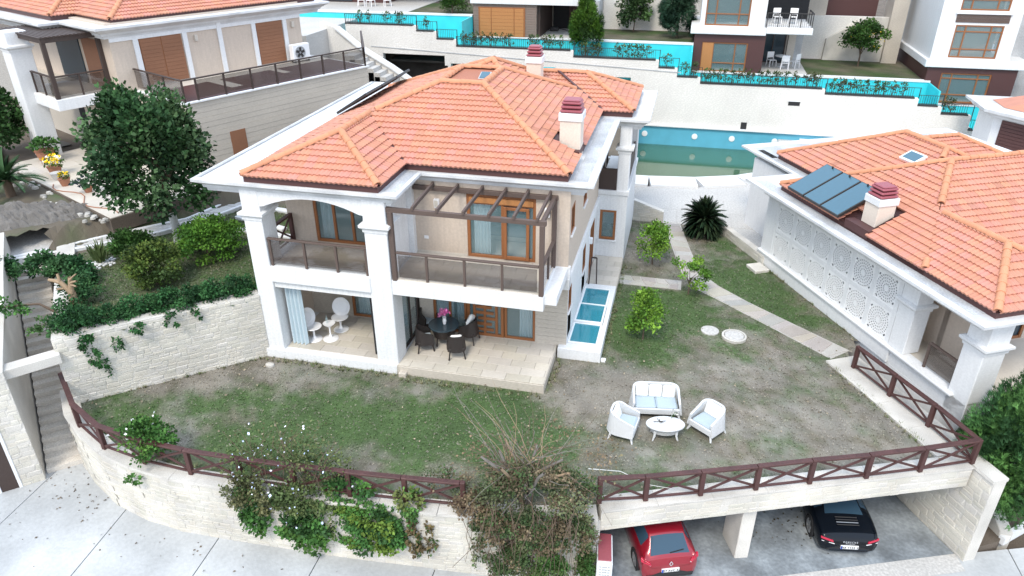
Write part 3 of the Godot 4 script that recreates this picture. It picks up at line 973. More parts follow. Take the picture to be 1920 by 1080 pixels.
	var near := [Vector2(-23.2, -18.75), Vector2(-21.3, -20.35), Vector2(-19.5, -22.15), Vector2(-18.4, -24.0), Vector2(-17.7, -26.0)]
	var far := [Vector2(-24.2, -17.9), Vector2(-22.6, -19.75), Vector2(-20.95, -21.8), Vector2(-19.3, -23.6), Vector2(-18.6, -26.3)]
	for i in 4:
		for s in 3:
			var a := float(s) / 3.0
			var c := float(s + 1) / 3.0 - 0.015
			var b := MB.new()
			b.col = Color.WHITE * rr(0.9, 1.05)
			b.ex(PackedVector2Array([far[i].lerp(far[i + 1], a), far[i].lerp(far[i + 1], c), near[i].lerp(near[i + 1], c), near[i].lerp(near[i + 1], a)]), 1.9, 2.27)
			part("paving_slab", b, M.paving, gp)
		for e in [near, far]:
			var A: Vector2 = e[i]
			var B: Vector2 = e[i + 1]
			part("kerb", MB.new().bar(V(A.x, 2.2, A.y), V(B.x, 2.2, B.y), 0.14, 0.3, Vector3.UP, 0.02), M.white, gp)
	for k in [[V(-17.5, 2.25, -24.4), V(-14.9, 2.25, -23.6)], [V(-17.3, 2.25, -25.6), V(-13.4, 2.25, -25.0)], [V(-17.0, 2.25, -23.2), V(-13.2, 2.25, -22.9)]]:
		part("kerb", MB.new().bar(k[0], k[1], 0.3, 0.14, Vector3.UP, 0.02), M.white, gp)
	# courtyard behind the garden
	var cy := Node3D.new()
	cy.name = "courtyard"; put(cy, self); cy.set_meta("kind", "structure")
	var cyp := PackedVector2Array([Vector2(-6, -33.1), Vector2(-6, -37.8), Vector2(0.6, -38.2), Vector2(2.6, -39.1), Vector2(4.2, -40.7), Vector2(5.4, -42.2), Vector2(6.0, -44.0), Vector2(6.2, -48.9), Vector2(24, -48.9), Vector2(24, -33.1)])
	for i in 9:
		for j in 5:
			var x := -5.0 + i * 2.6 - j * 0.3
			if not (Geometry2D.is_point_in_polygon(Vector2(x, -34.9 - j * 1.75), cyp) and Geometry2D.is_point_in_polygon(Vector2(x + 2.6, -34.9 - j * 1.75), cyp)): continue
			var z := -33.2 - j * 1.75
			var b := MB.new()
			b.col = Color.WHITE * rr(0.93, 1.05)
			var zf := minf(z, -33.2)
			b.bx(x + 0.008, x + 2.592, -0.3, 0.02, zf - 1.74, zf, 0.008)
			part("paving_slab", b, M.paving, cy)
	part("bed", MB.new().ex(cyp, -0.4, 0.006), M.paving, cy)
	part("paving_slab", MB.new().ex(PackedVector2Array([Vector2(2.2, -33.19), Vector2(14, -33.19), Vector2(14, -30), Vector2(4.1, -29.8)]), -0.3, 0.01), M.paving, cy)

func walls() -> void:
	# curved retaining wall along the driveway
	var W := [Vector2(-18.35, -14.95), Vector2(-17.3, -13.95), Vector2(-16.3, -13.32), Vector2(-15.06, -12.72), Vector2(-13.8, -12.4), Vector2(-12.45, -12.26), Vector2(-10.9, -12.3), Vector2(-8.15, -12.42), Vector2(-5.0, -12.7), Vector2(-2.6, -13.05), Vector2(-1.0, -13.45)]
	var o := thing("retaining_wall", "curved cream rubble retaining wall along the driveway with climbers hanging over", "wall", V(-9, -2.2, -12.8))
	var core := PackedVector2Array()
	for p in W: core.append(p)
	var inn := []
	for i in W.size():
		var d: Vector2 = (W[mini(i + 1, W.size() - 1)] - W[maxi(i - 1, 0)]).normalized()
		inn.append(W[i] + Vector2(d.y, -d.x) * 0.45)
	for i in inn.size(): core.append(inn[inn.size() - 1 - i])
	part("core", MB.new().ex(core, -2.6, -0.07), M.stone, o)
	stones(o, W, func(_s): return -2.35, func(_s): return -0.09, 0.165, 0.29, 290, M.stone)
	for i in W.size() - 1:
		for s in 2:
			var a := 0.5 * s
			var c := 0.5 * s + 0.496
			var b := MB.new()
			b.col = Color.WHITE * rr(0.95, 1.03)
			var d: Vector2 = (W[i + 1] - W[i]).normalized()
			var n := Vector2(-d.y, d.x) * 0.05
			b.ex(PackedVector2Array([W[i].lerp(W[i + 1], a) + n, W[i].lerp(W[i + 1], c) + n, inn[i].lerp(inn[i + 1], c), inn[i].lerp(inn[i + 1], a)]), -0.068, 0.03)
			part("coping", b, M.stone, o)
	var fpts := []
	for p in [[-17.9, -14.75], [-16.41, -13.55], [-14.98, -12.87], [-13.45, -12.6], [-11.95, -12.52], [-10.43, -12.56], [-8.92, -12.64], [-7.4, -12.74], [-5.91, -12.87], [-4.4, -13.02]]: fpts.append(V(p[0], 0.03, p[1]))
	var f := thing("garden_fence", "reddish brown crossed wooden fence on the curved wall, overgrown by climbers", "fence", fpts[4])
	cross_fence(f, fpts, 0.82)
	# parking deck: a thick edge beam over the two cars, a pillar and a raking side wall
	var A := Vector2(-0.95, -13.70)
	var B := Vector2(8.75, -17.62)
	var Bw := Vector2(9.13, -17.10)
	var d: Vector2 = (B - A).normalized()
	var n := Vector2(-d.y, d.x)
	var bk := Vector2(-0.47, -0.88)
	o = thing("parking_deck", "stone faced deck edge roofing the sunken parking bay of two cars", "carport", V(4, -2.9, -17))
	var slab := PackedVector2Array([A, B, B + bk * 7.0, A + bk * 6.5])
	part("slab", MB.new().ex(PackedVector2Array([A - n * 0.3, B - n * 0.3, B + bk * 7.0, A + bk * 6.5]), -0.64, -0.3), M.concrete, o)
	part("edge_beam", MB.new().ex(PackedVector2Array([A, B, B - n * 0.45, A - n * 0.45]), -0.66, 0.0), M.stone, o)
	stones(o, [A, B], func(_s): return -0.655, func(_s): return -0.07, 0.2, 0.42, 110, M.stone)
	for i in 7:
		var b := MB.new()
		b.col = Color.WHITE * rr(0.95, 1.03)
		b.ex(PackedVector2Array([A.lerp(B, i / 7.0) + n * 0.05, A.lerp(B, (i + 0.995) / 7.0) + n * 0.05, A.lerp(B, (i + 0.995) / 7.0) - n * 0.5, A.lerp(B, i / 7.0) - n * 0.5]), 0.002, 0.05)
		part("coping", b, M.stone, o)
	var Bo := Bw + bk * 6.2
	var rt := Vector2(-bk.y, bk.x)
	part("side_wall", MB.new().ex(PackedVector2Array([Bw, Bw + rt * 0.4, Bo + rt * 0.4, Bo]), -3.3, -0.045), M.stone, o)
	stones(o, [Bo, Bw], func(_s): return -3.1, func(s): return -0.66 if s < 5.5 else -0.06, 0.22, 0.4, 120, M.stone)
	for i in 5:
		var b := MB.new()
		b.ex(PackedVector2Array([Bw.lerp(Bo, i / 5.0) + rt * 0.45, Bw.lerp(Bo, (i + 0.995) / 5.0) + rt * 0.45, Bw.lerp(Bo, (i + 0.995) / 5.0) - rt * (0.75 if i else 0.05), Bw.lerp(Bo, i / 5.0) - rt * (0.75 if i else 0.05)]), -0.04, 0.055)
		part("coping", b, M.stone, o)
	var pb := MB.new()
	pb.xf = Transform3D(Basis(Vector3.UP, 0.36), V(2.75, 0, -15.85))
	pb.bx(-0.2, 0.2, -3.0, -0.645, -0.45, 0.45, 0.02)
	part("pillar", pb, M.stone, o)
	part("back_wall", MB.new().ex(PackedVector2Array([A + bk * 6.5, B + bk * 6.9, B + bk * 7.2, A + bk * 6.8]), -3.4, -0.3), M.concrete, o)
	part("side_wall", MB.new().ex(PackedVector2Array([A, A - d * 0.3, A - d * 0.3 + bk * 6.5, A + bk * 6.5]), -3.4, -0.3), M.stone, o)
	var pf := MB.new()
	var fl := [A + n * 0.75 - d * 0.2, B + n * 0.35 + d * 0.1, B + bk * 7.0, A + bk * 6.6]
	pf.q(V(fl[3].x, drive_y(fl[3].x + 2.0) + 0.004, fl[3].y), V(fl[0].x, drive_y(fl[0].x) + 0.004, fl[0].y), V(fl[1].x, drive_y(fl[1].x) + 0.004, fl[1].y), V(fl[2].x, drive_y(fl[2].x + 2.5) + 0.004, fl[2].y))
	struct("parking_floor", pf, M.wetconcrete)
	var st := MB.new()
	var s0 := [A + n * 0.75 - d * 0.2, A + n * 1.35, B + n * 0.95, B + n * 0.35 + d * 0.1]
	var q := []
	for p in s0: q.append(V(p.x, drive_y(p.x) + 0.012, p.y))
	st.q(q[0], q[1], q[2], q[3])
	struct("parking_threshold", st, M.paving)
	var fp := []
	for p in [[-1.05, -13.95], [0.1, -14.31], [1.48, -14.82], [2.89, -15.36], [4.29, -15.92], [5.79, -16.48], [7.25, -17.08], [8.72, -17.75], [7.98, -19.2], [7.2, -20.55], [6.38, -21.95]]: fp.append(V(p[0], 0.055, p[1]))
	f = thing("garden_fence", "dark reddish crossed wooden fence round the parking deck corner", "fence", fp[7])
	cross_fence(f, fp, 0.8)
	# lower wall of the raised garden, left of the villa
	o = thing("garden_wall", "tall cream stone wall under the ivy hedge, left of the villa", "wall", V(-15, 0, -16.3))
	var G := [Vector2(-17.42, -14.42), Vector2(-12.9, -18.32)]
	var g2 := [Vector2(-18.2, -15.3), Vector2(-17.42, -14.42)]
	var gd: Vector2 = (G[1] - G[0]).normalized()
	var gn := Vector2(gd.y, -gd.x) * 0.42
	part("core", MB.new().ex(PackedVector2Array([G[0], G[1], G[1] + gn, G[0] + gn]), -0.5, 2.36), M.stone, o)
	stones(o, G, func(_s): return -0.02, func(_s): return 2.33, 0.17, 0.3, 280, M.stone)
	part("core", MB.new().ex(PackedVector2Array([Vector2(-17.42, -14.42), Vector2(-17.0, -14.8), Vector2(-22.3, -20.9), Vector2(-22.75, -20.5)]), -1.0, 2.36), M.stone, o)
	# stairs up the left edge, between the garden wall and the neighbour's wall
	var sd := Vector2(-0.68, -0.735)
	var sr := Vector2(0.735, -0.68)
	var s1 := Vector2(-18.11, -13.36)
	var stairs := thing("stairway", "long flight of worn stone steps between two walls at the left", "stairs", V(-18, -2, -14))
	for i in 26:
		var b := MB.new()
		b.col = Color.WHITE * rr(0.88, 1.06)
		var p := s1 + sd * (0.3 * i)
		var w := 1.02
		b.ex(PackedVector2Array([p, p + sr * w, p + sr * w + sd * (0.34 if i < 25 else 1.5), p + sd * (0.34 if i < 25 else 1.5)]), -2.2 + 0.165 * i - 0.3, -2.0 + 0.165 * (i + 1))
		part("step", b, M.step, stairs)
	part("landing", MB.new().ex(PackedVector2Array([Vector2(-22.2, -20.3), Vector2(-23.4, -18.7), Vector2(-26.5, -16.5), Vector2(-28.5, -18.5), Vector2(-24.0, -21.5)]), 1.7, 2.31), M.paving, stairs)
	struct("terrain_base", MB.new().ex(PackedVector2Array([Vector2(-22.6, -23.5), Vector2(-22.2, -20.4), Vector2(-24.5, -17.8), Vector2(-45, -13), Vector2(-45, -31), Vector2(-24, -31)]), -1.0, 2.235), M.soil)
	part("landing_base", MB.new().ex(PackedVector2Array([Vector2(-22.0, -20.3), Vector2(-24.6, -17.7), Vector2(-28.5, -18.0), Vector2(-27.0, -22.0), Vector2(-23.8, -22.6)]), -1.0, 2.15), M.soil, stairs)
	o = thing("stair_wall", "tall stone wall along the left of the steps, cut by the left edge", "wall", V(-18.5, -2, -13))
	var prof := [[-0.25, -2.3, 2.0], [2.6, -1.5, 2.3], [5.2, -0.5, 2.75], [8.2, 1.0, 3.1]]
	for i in prof.size() - 1:
		var b := MB.new()
		var cs := []
		for k in 8:
			var pr: Array = prof[i + 1] if k & 1 else prof[i]
			var p: Vector2 = s1 + sd * pr[0] - sr * (0.66 if k & 4 else 0.06)
			cs.append(V(p.x, pr[2] if k & 2 else -3.0, p.y))
		b.corner8(cs, 0.0)
		part("wall_block", b, M.stone, o)
	var wp := [s1 + sd * -0.25 - sr * 0.66, s1 - sd * 0.25 - sr * 0.06]
	stones(o, [wp[0], wp[1]], func(_s): return -2.4, func(_s): return 1.98, 0.18, 0.32, 150, M.stone)
	solo("lintel_beam", MB.new().bar(V(-18.3, 1.78, -13.35), V(-17.35, 1.78, -14.5), 0.42, 0.32, Vector3.UP, 0.02), M.stone, "pale concrete beam bridging the steps between the two walls", "beam")
	var bm := MB.new()
	var bp: Vector2 = s1 - sd * 0.2 - sr * 0.97
	bm.bar(V(bp.x, -2.02, bp.y), V(bp.x, 0.9, bp.y), 0.12, 0.44, V(-sr.x, 0, -sr.y), 0.01)
	var gp := thing("gate_post", "dark brown gate post with pale edges at the lower left edge", "post", V(bp.x, -2, bp.y))
	part("post", bm, M.darkwood, gp)
	for e in [-0.27, 0.27]:
		bm = MB.new()
		bm.bar(V(bp.x + sr.x * e, -2.02, bp.y + sr.y * e), V(bp.x + sr.x * e, 0.95, bp.y + sr.y * e), 0.16, 0.09, V(-sr.x, 0, -sr.y), 0.01)
		part("frame", bm, M.white, gp)
	# stone wall and steps at the right of the parking bay
	o = thing("kerb_wall", "low pale sloping wall by the steps right of the parking bay", "wall", V(10.3, -2.9, -18))
	var kb := MB.new()
	var kc := []
	for k in 8:
		var p := Vector2(9.75, -19.6).lerp(Vector2(10.35, -18.2), 0.0 if k & 1 else 1.0) + Vector2(0.35 if k & 4 else 0.0, 0)
		kc.append(V(p.x, (-1.55 if k & 1 else -2.62) if k & 2 else -3.4, p.y))
	kb.corner8(kc, 0.02)
	part("wall_block", kb, M.stone, o)
	var rsoil := MB.new()
	rsoil.ex(PackedVector2Array([Vector2(9.5, -30), Vector2(9.4, -17.5), Vector2(10.3, -18.0), Vector2(11.9, -20.3), Vector2(22, -24), Vector2(22, -34)]), -3.5, -2.82)
	struct("planting_bed", rsoil, M.soil)
	struct("kerb", MB.new().bar(V(10.4, -2.86, -18.1), V(15.5, -3.0, -22.5), 0.18, 0.26), M.white)
	# low walls by the courtyard
	o = thing("courtyard_wall", "low cream stone wall below the porch by the side garden", "wall", V(-1, 0, -33))
	var cw := MB.new()
	exz(cw, [Vector2(-1.85, -0.3), Vector2(-0.4, -0.3), Vector2(-0.4, 0.55), Vector2(-1.85, 1.05)], -33.4, -33.1)
	part("core", cw, M.stone, o)
	stones(o, [Vector2(-1.85, -33.1), Vector2(-0.4, -33.1)], func(_s): return 0.0, func(s): return 1.02 - 0.345 * s, 0.17, 0.3, 60, M.stone)
	o = thing("courtyard_wall", "low cream wall running from the sago palm to the white latticed house", "wall", V(3, 0, -31))
	part("core", MB.new().ex(PackedVector2Array([Vector2(2.0, -33.0), Vector2(2.25, -33.1), Vector2(4.25, -29.45), Vector2(3.95, -29.35)]), -0.3, 0.42), M.stone, o)
	stones(o, [Vector2(2.0, -33.0), Vector2(3.95, -29.35)], func(_s): return 0.0, func(_s): return 0.4, 0.16, 0.3, 60, M.stone)
	# stepped wall behind, with its recesses
	o = thing("stepped_wall", "long white stone retaining wall whose top steps down behind the villa", "wall", V(-3, 0, -49))
	var top := [[-23.6, 6.27], [-18.38, 5.93], [-16.95, 5.45], [-15.56, 5.02], [-7.48, 4.63], [-1.88, 4.17], [-0.65, 3.65], [0.85, 3.3], [8.5, 3.0], [13.95, 2.57], [15.36, 2.13], [17.1, 1.23], [17.5, 1.23]]
	var poly := [Vector2(-23.6, -2.5), Vector2(-20.96, -2.5), Vector2(-20.96, 4.38), Vector2(-16.42, 4.38), Vector2(-16.42, 3.72), Vector2(-16.2, 3.72), Vector2(-16.2, -2.5), Vector2(-16.0, -2.5), Vector2(-16.0, 3.88), Vector2(-8.64, 3.92), Vector2(-8.64, -2.5), Vector2(-8.04, -2.5), Vector2(-8.04, 3.48), Vector2(-3.6, 3.48), Vector2(-3.6, -2.5), Vector2(17.5, -2.5)]
	for i in top.size() - 1:
		var k := top.size() - 2 - i
		poly.append(Vector2(top[k + 1][0], top[k][1])); poly.append(Vector2(top[k][0], top[k][1]))
	var rb := MB.new()
	exz(rb, poly, -49.4, -49.0)
	part("core", rb, M.farstone, o)
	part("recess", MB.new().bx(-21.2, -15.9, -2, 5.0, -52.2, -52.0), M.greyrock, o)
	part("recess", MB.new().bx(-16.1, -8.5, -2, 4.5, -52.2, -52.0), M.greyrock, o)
	part("recess", MB.new().bx(-8.2, -3.4, -2, 4.2, -51.2, -51.0), M.gutter, o)
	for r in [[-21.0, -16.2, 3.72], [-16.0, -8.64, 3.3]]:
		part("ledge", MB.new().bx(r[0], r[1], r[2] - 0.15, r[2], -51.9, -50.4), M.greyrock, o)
	part("string_course", MB.new().bar(V(-21.8, 4.83, -48.99), V(-0.4, 3.94, -48.99), 0.05, 0.05), M.gutter, o)
	var vb := part("vent", MB.new().bx(6.45, 7.15, 2.2, 2.46, -49.05, -48.985), M.dark, o)
	part("frame", MB.new().bx(6.4, 7.2, 2.46, 2.52, -49.05, -48.95), M.white, vb)
	part("vent", MB.new().bx(3.75, 4.12, 0.42, 0.95, -49.05, -48.98), M.dark, o)
	part("wall_end", MB.new().bx(17.1, 17.5, -2.5, 1.2, -51, -49.4), M.farstone, o)
	# sloping wall with a flight of steps at its left
	o = thing("ramp_wall", "white stone wall with sloping coping that climbs behind the left house", "wall", V(-20, 0, -46))
	var rw := MB.new()
	exz(rw, [Vector2(-24.5, -2), Vector2(-14.0, -2), Vector2(-14.4, 0.3), Vector2(-17.0, 2.2), Vector2(-19.6, 3.85), Vector2(-21.7, 5.0), Vector2(-23.4, 6.3), Vector2(-24.5, 6.6)], -47.6, -47.0)
	part("core", rw, M.farstone, o)
	var cp := [V(-14.4, 0.3, -47.2), V(-17.0, 2.2, -47.2), V(-19.6, 3.85, -47.2), V(-21.7, 5.0, -47.2), V(-23.4, 6.3, -47.2)]
	for i in 4: part("coping", MB.new().bar(cp[i], cp[i + 1], 0.75, 0.1), M.white, o)
	stairs = thing("stairway", "short flight of pale steps beside the sloping wall behind the left house", "stairs", V(-18, 0, -45))
	for i in 18:
		part("step", MB.new().bx(-15.2 - i * 0.42, -14.6 - i * 0.42 + 0.2, -1.0, 0.35 + i * 0.26, -47.0, -45.6), M.paving, stairs)
	var hf := MB.new()
	hf.ex(PackedVector2Array([Vector2(-24, -47), Vector2(-24, -44), Vector2(-45, -36), Vector2(-45, -60), Vector2(-24, -60)]), 2, 6.2)
	struct("upper_terrace", hf, M.paving)
	# pool of the villa
	o = thing("swimming_pool", "half drained blue tiled pool with green water under the stepped wall", "pool", V(3, -1.6, -44))
	part("back_wall", MB.new().bx(-4, 11, -2.6, 0.42, -48.99, -48.9), M.poolblue, o)
	part("coping", MB.new().bx(-4, 11, 0.42, 0.50, -48.99, -48.75), M.white, o)
	part("floor", MB.new().bx(-4, 11, -2.5, -2.05, -48.9, -39.5), M.poolfloor, o)
	part("step", MB.new().ex(PackedVector2Array([Vector2(-4, -43.6), Vector2(6.5, -44.4), Vector2(9, -42), Vector2(-4, -39)]), -2.05, -1.25), M.poolfloor, o)
	var rim := PackedVector2Array([Vector2(-4, -33.3), Vector2(-4, -39.4), Vector2(-1.5, -39.45), Vector2(1.0, -39.8), Vector2(3.2, -40.6), Vector2(5.2, -42.0), Vector2(6.6, -43.6), Vector2(7.3, -45.2), Vector2(7.5, -48.9), Vector2(24, -48.9), Vector2(24, -43), Vector2(8, -40)])
	var rimpts := [Vector2(-4, -39.4), Vector2(-1.5, -39.45), Vector2(1.0, -39.8), Vector2(3.2, -40.6), Vector2(5.2, -42.0), Vector2(6.6, -43.6), Vector2(7.3, -45.2), Vector2(7.5, -48.9)]
	for i in rimpts.size() - 1:
		var p: Vector2 = rimpts[i]
		var r: Vector2 = rimpts[i + 1]
		var e := (r - p).normalized()
		var m := Vector2(-e.y, e.x)
		part("rim", MB.new().ex(PackedVector2Array([p + m * 1.5, r + m * 1.5, r, p]), -2.5, 0.14), M.white, o)
	part("water", MB.new().bx(-4, 8, -0.95, -0.85, -48.9, -39.2), M.water, o)
	for x in [-2.4, 0.9, 3.3, 6.0]:
		var b := MB.new()
		b.xf = Transform3D(Basis(V(1, 0, 0), PI / 2), V(x, -0.15, -48.9))
		b.lathe(Vector3.ZERO, [Vector2(0.19, 0), Vector2(0.19, 0.04), Vector2(0.09, 0.05), Vector2(0, 0.05)], 18)
		part("pool_lamp", b, M.plastic, o)
	struct("pool_surround", MB.new().ex(PackedVector2Array([Vector2(9.5, -39), Vector2(9.5, -48.9), Vector2(30, -48.9), Vector2(30, -30), Vector2(12, -33)]), -0.4, 0.03), M.paving)

# ---- the row of houses behind the stepped wall
func iron_fence(x0: float, x1: float, y: float, label: String) -> void:
	var o := thing("iron_fence", label, "fence", V((x0 + x1) / 2, y, -49.2), 0, "iron fences on the stepped wall")
	part("planter_edge", MB.new().bx(x0, x1, y, y + 0.07, -49.28, -48.97), M.iron, o)
	part("rail", MB.new().bx(x0, x1 + 0.25, y + 0.62, y + 0.65, -49.12, -49.09), M.iron, o)
	part("rail", MB.new().bx(x0, x1, y + 0.12, y + 0.145, -49.12, -49.09), M.iron, o)
	var b := MB.new()
	var n := int((x1 - x0) / 0.13)
	for i in n + 1:
		var x := x0 + 0.13 * i
		b.bx(x - 0.009, x + 0.009, y + 0.05, y + 0.64, -49.115, -49.095)
	part("pickets", b, M.iron, o, "stuff")
	for x in [x0, x1 + 0.25]: part("post", MB.new().bx(x - 0.02, x + 0.02, y - (0.35 if x > x0 else 0.0), y + 0.66, -49.13, -49.08), M.iron, o)
func back_row() -> void:
	var top := [[-23.6, 6.27, -18.6], [-18.38, 5.93, -17.15], [-16.95, 5.45, -15.75], [-15.56, 5.02, -7.7], [-7.48, 4.63, -2.1], [-1.88, 4.17, -0.85], [-0.65, 3.65, 0.65], [0.85, 3.3, 8.3], [8.5, 3.0, 13.7], [13.95, 2.57, 15.1], [15.36, 2.13, 16.9], [17.1, 1.23, 17.4]]
	var lab := ["highest iron fence section at the left end of the stepped wall", "second iron fence step from the left, before the bright blue pool", "third iron fence step from the left, below the round bush", "iron fence before the timber panelled house", "iron fence before the conifer and the blue pool", "short iron fence step right of the blue pool corner", "short iron fence step below the maroon house corner", "iron fence before the maroon house with the terrace chairs", "iron fence before the blue pool and the orange tree lawn", "iron fence step below the right maroon house", "lowest long iron fence step at the right end", "last little iron fence at the right end of the stepped wall"]
	for i in top.size(): iron_fence(top[i][0], top[i][2], top[i][1], lab[i])
	# plots: platforms with lawns and patios, pools with turquoise lining along the wall
	var lv := [[-30.0, -15.2, 6.65], [-15.2, 0.2, 5.25], [0.2, 15.2, 3.48], [15.2, 40.0, 2.1]]
	var poolname := ["turquoise lined pool at the top left behind the stepped wall", "turquoise lined pool before the conifer and the shrubs", "turquoise lined pool before the orange tree lawn", "turquoise lined pool at the far right below the maroon house"]
	for i in 4:
		var l: Array = lv[i]
		var g := MB.new()
		g.bx(l[0], l[1], -1, l[2], -110, -52.05)
		struct("plot", g, M.soil)
		var p := thing("swimming_pool", poolname[i], "pool", V((l[0] + l[1]) / 2, l[2] - 1.6, -51), 0, "pools of the back row")
		part("lining", MB.new().bx(l[0] + 0.02, l[1] - 0.02, l[2] - 1.7, l[2] - 0.06, -52.04, -51.95), M.cyan, p)
		part("floor", MB.new().bx(l[0] + 0.02, l[1] - 0.02, l[2] - 2.0, l[2] - 1.7, -52.0, -49.4), M.cyan, p)
		part("end_wall", MB.new().bx(l[1] - 0.12, l[1] - 0.02, l[2] - 1.7, l[2] - 0.06, -51.95, -49.4), M.cyan, p)
		part("coping", MB.new().bx(l[0] + 0.02, l[1] - 0.02, l[2] - 0.06, l[2] + 0.05, -52.35, -51.9), M.white, p)
	var lawncol := func(x, z): return Color(0.20, 0.18, 0.12).lerp(Color(0.07, 0.13, 0.03), clampf(0.55 + 1.2 * lawn_noise.get_noise_2d(x * 30, z * 30), 0, 1))
	for r in [[-24.0, -15.4, 6.67, -58.0], [-7.4, 0.0, 5.27, -57.0], [7.8, 14.8, 3.5, -58.0]]:
		struct("back_lawn", grid(PackedVector2Array([Vector2(r[0], -52.4), Vector2(r[1], -52.4), Vector2(r[1], r[3]), Vector2(r[0], r[3])]), 0.5, func(_x, _z): return r[2], lawncol), M.lawn)
	for r in [[-29, -20.2, 6.672, -60], [-10.6, -7.0, 5.272, -56.5], [4.75, 7.75, 3.502, -58.5]]:
		struct("patio", MB.new().bx(r[0], r[1], r[2] - 0.2, r[2] + 0.03, r[3], -52.36), M.paving)
	# house with the timber panel
	var o := thing("terrace_house", "house clad in grey brown boards with an orange timber door, behind the pool", "house", V(-12, 5.2, -55))
	for i in 14: part("board", MB.new().bx(-15.15, -10.6, 5.2 + i * 0.163, 5.2 + i * 0.163 + 0.155, -52.3, -51.98 + 0.012 * (i % 2)), M.siding, o)
	part("wall", MB.new().bx(-15.15, -10.6, 3.0, 7.5, -60, -52.3), M.siding, o)
	part("slab", MB.new().bx(-15.3, -7.3, 7.48, 8.1, -60, -51.8), M.white, o)
	part("upper_wall", MB.new().bx(-15.2, -7.5, 8.1, 11.2, -60, -53.0), M.white, o)
	part("roof", MB.new().bx(-15.8, -7.0, 11.2, 11.6, -61, -52.3), M.eave, o)
	var fr := part("door", MB.new().bx(-14.75, -11.4, 5.2, 7.25, -52.0, -51.93), M.wood, o)
	for k in [[-14.65, -13.85], [-13.8, -12.2], [-12.15, -11.5]]:
		for j in 8: part("panel", MB.new().bx(k[0], k[1], 5.3 + j * 0.235, 5.3 + j * 0.235 + 0.225, -51.95, -51.9, 0.01), M.orange, fr)
	part("porch_wall", MB.new().bx(-10.6, -6.6, 5.2, 7.5, -57.2, -57.0), M.travertine, o)
	part("side_wall", MB.new().bx(-10.62, -10.4, 5.2, 7.5, -57.0, -52.3), M.darkwood, o)
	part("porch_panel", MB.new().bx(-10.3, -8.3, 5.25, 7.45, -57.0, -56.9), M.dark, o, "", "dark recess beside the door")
	var dr := part("front_door", MB.new().bx(-9.1, -7.3, 5.25, 7.45, -56.9, -56.8), M.maroon, o)
	for j in 9: part("slat", MB.new().bx(-9.05, -7.35, 5.3 + j * 0.235, 5.3 + j * 0.235 + 0.22, -56.8, -56.77, 0.01), M.maroon, dr)
	part("side_wall", MB.new().bx(-7.0, -6.6, 5.2, 7.5, -57.0, -54.6), M.gutter, o)
	o = thing("plot_wall", "tall cream stone wall behind the conifer and shrub lawn", "wall", V(-3, 5.2, -57.4))
	part("wall", MB.new().bx(-6.6, 0.6, 5.0, 8.6, -57.8, -57.3), M.farstone, o)
	# middle maroon and white house
	o = thing("terrace_house", "white house over a maroon base with a blue reflecting corner window", "house", V(2.5, 3.5, -55))
	part("base", MB.new().wl(0.2, 4.75, 1.5, 5.95, -52.3, -52.0, [[0.75, 3.7, 3.52, 5.42]]), M.maroon, o)
	part("base", MB.new().bx(0.2, 0.5, 1.5, 5.95, -60, -52.3), M.maroon, o)
	part("base", MB.new().bx(4.45, 4.75, 3.4, 5.95, -56, -52.3), M.maroon, o)
	part("interior", MB.new().bx(0.5, 4.45, 3.3, 5.9, -55.6, -55.4), M.interior, o)
	win(o, Transform3D(Basis(), V(0.75, 3.52, -52.05)), 2.95, 1.9, [0.25, 0.73], [0.3], M.wood, M.pane)
	part("blind", MB.new().bx(0.8, 1.48, 3.6, 5.36, -52.06, -52.03), M.orange, o)
	part("ledge", MB.new().bx(-0.1, 4.7, 5.95, 6.42, -60, -51.75, 0.03), M.white, o)
	part("balcony", MB.new().bx(4.7, 7.55, 6.08, 6.5, -56.5, -51.78, 0.03), M.white, o)
	part("upper_wall", MB.new().wl(0.45, 4.55, 6.42, 11.5, -52.2, -51.95, [[0.75, 3.55, 6.48, 8.9]]), M.white, o)
	part("upper_wall", MB.new().bx(0.45, 0.7, 6.42, 11.5, -60, -52.2), M.white, o)
	part("upper_wall", MB.new().bx(4.3, 4.55, 6.42, 11.5, -56, -52.2), M.white, o)
	part("roof", MB.new().bx(0.0, 9.0, 11.5, 11.9, -61, -51.3), M.eave, o)
	part("interior", MB.new().bx(0.7, 4.3, 6.42, 11, -55.5, -55.3), M.interior, o)
	win(o, Transform3D(Basis(), V(0.75, 6.48, -52.0)), 2.8, 2.42, [0.24, 0.76], [0.3], M.wood, M.pane)
	part("back_wall", MB.new().bx(4.5, 9.2, 3.4, 11.5, -58.9, -58.7), M.travertine, o)
	win(o, Transform3D(Basis(), V(4.8, 3.52, -56.0)), 1.7, 2.4, [0.5], [], M.darkwood)
	part("pier", MB.new().bx(6.6, 7.1, 3.4, 6.1, -56.3, -55.7), M.travertine, o)
	part("pier", MB.new().bx(7.1, 7.6, 3.4, 6.1, -56.5, -56.0), M.gutter, o)
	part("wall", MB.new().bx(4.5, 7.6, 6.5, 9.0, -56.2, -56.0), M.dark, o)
	var bal := thing("balcony_railing", "dark railing of the white house balcony with chairs behind", "railing", V(6, 6.5, -51.9))
	var pp := []
	for i in 5: pp.append(V(4.65 + i * 0.7, 6.5, -51.9))
	for i in 3: pp.append(V(7.45, 6.5, -52.9 - i * 1.0))
	rail(bal, [pp[0], pp[4], pp[6]], 0.85, pp, M.iron, false, 0.05)
	var bars := MB.new()
	for i in 22: bars.bx(4.7 + i * 0.126, 4.715 + i * 0.126, 6.5, 7.33, -51.91, -51.89)
	part("bars", bars, M.iron, bal, "stuff")
	o = thing("plot_wall", "pale stone garden wall with a slanting seam behind the orange tree", "wall", V(10.5, 3.4, -58.5))
	part("wall", MB.new().bx(7.6, 14.2, 2.5, 6.45, -58.9, -58.4), M.farstone, o)
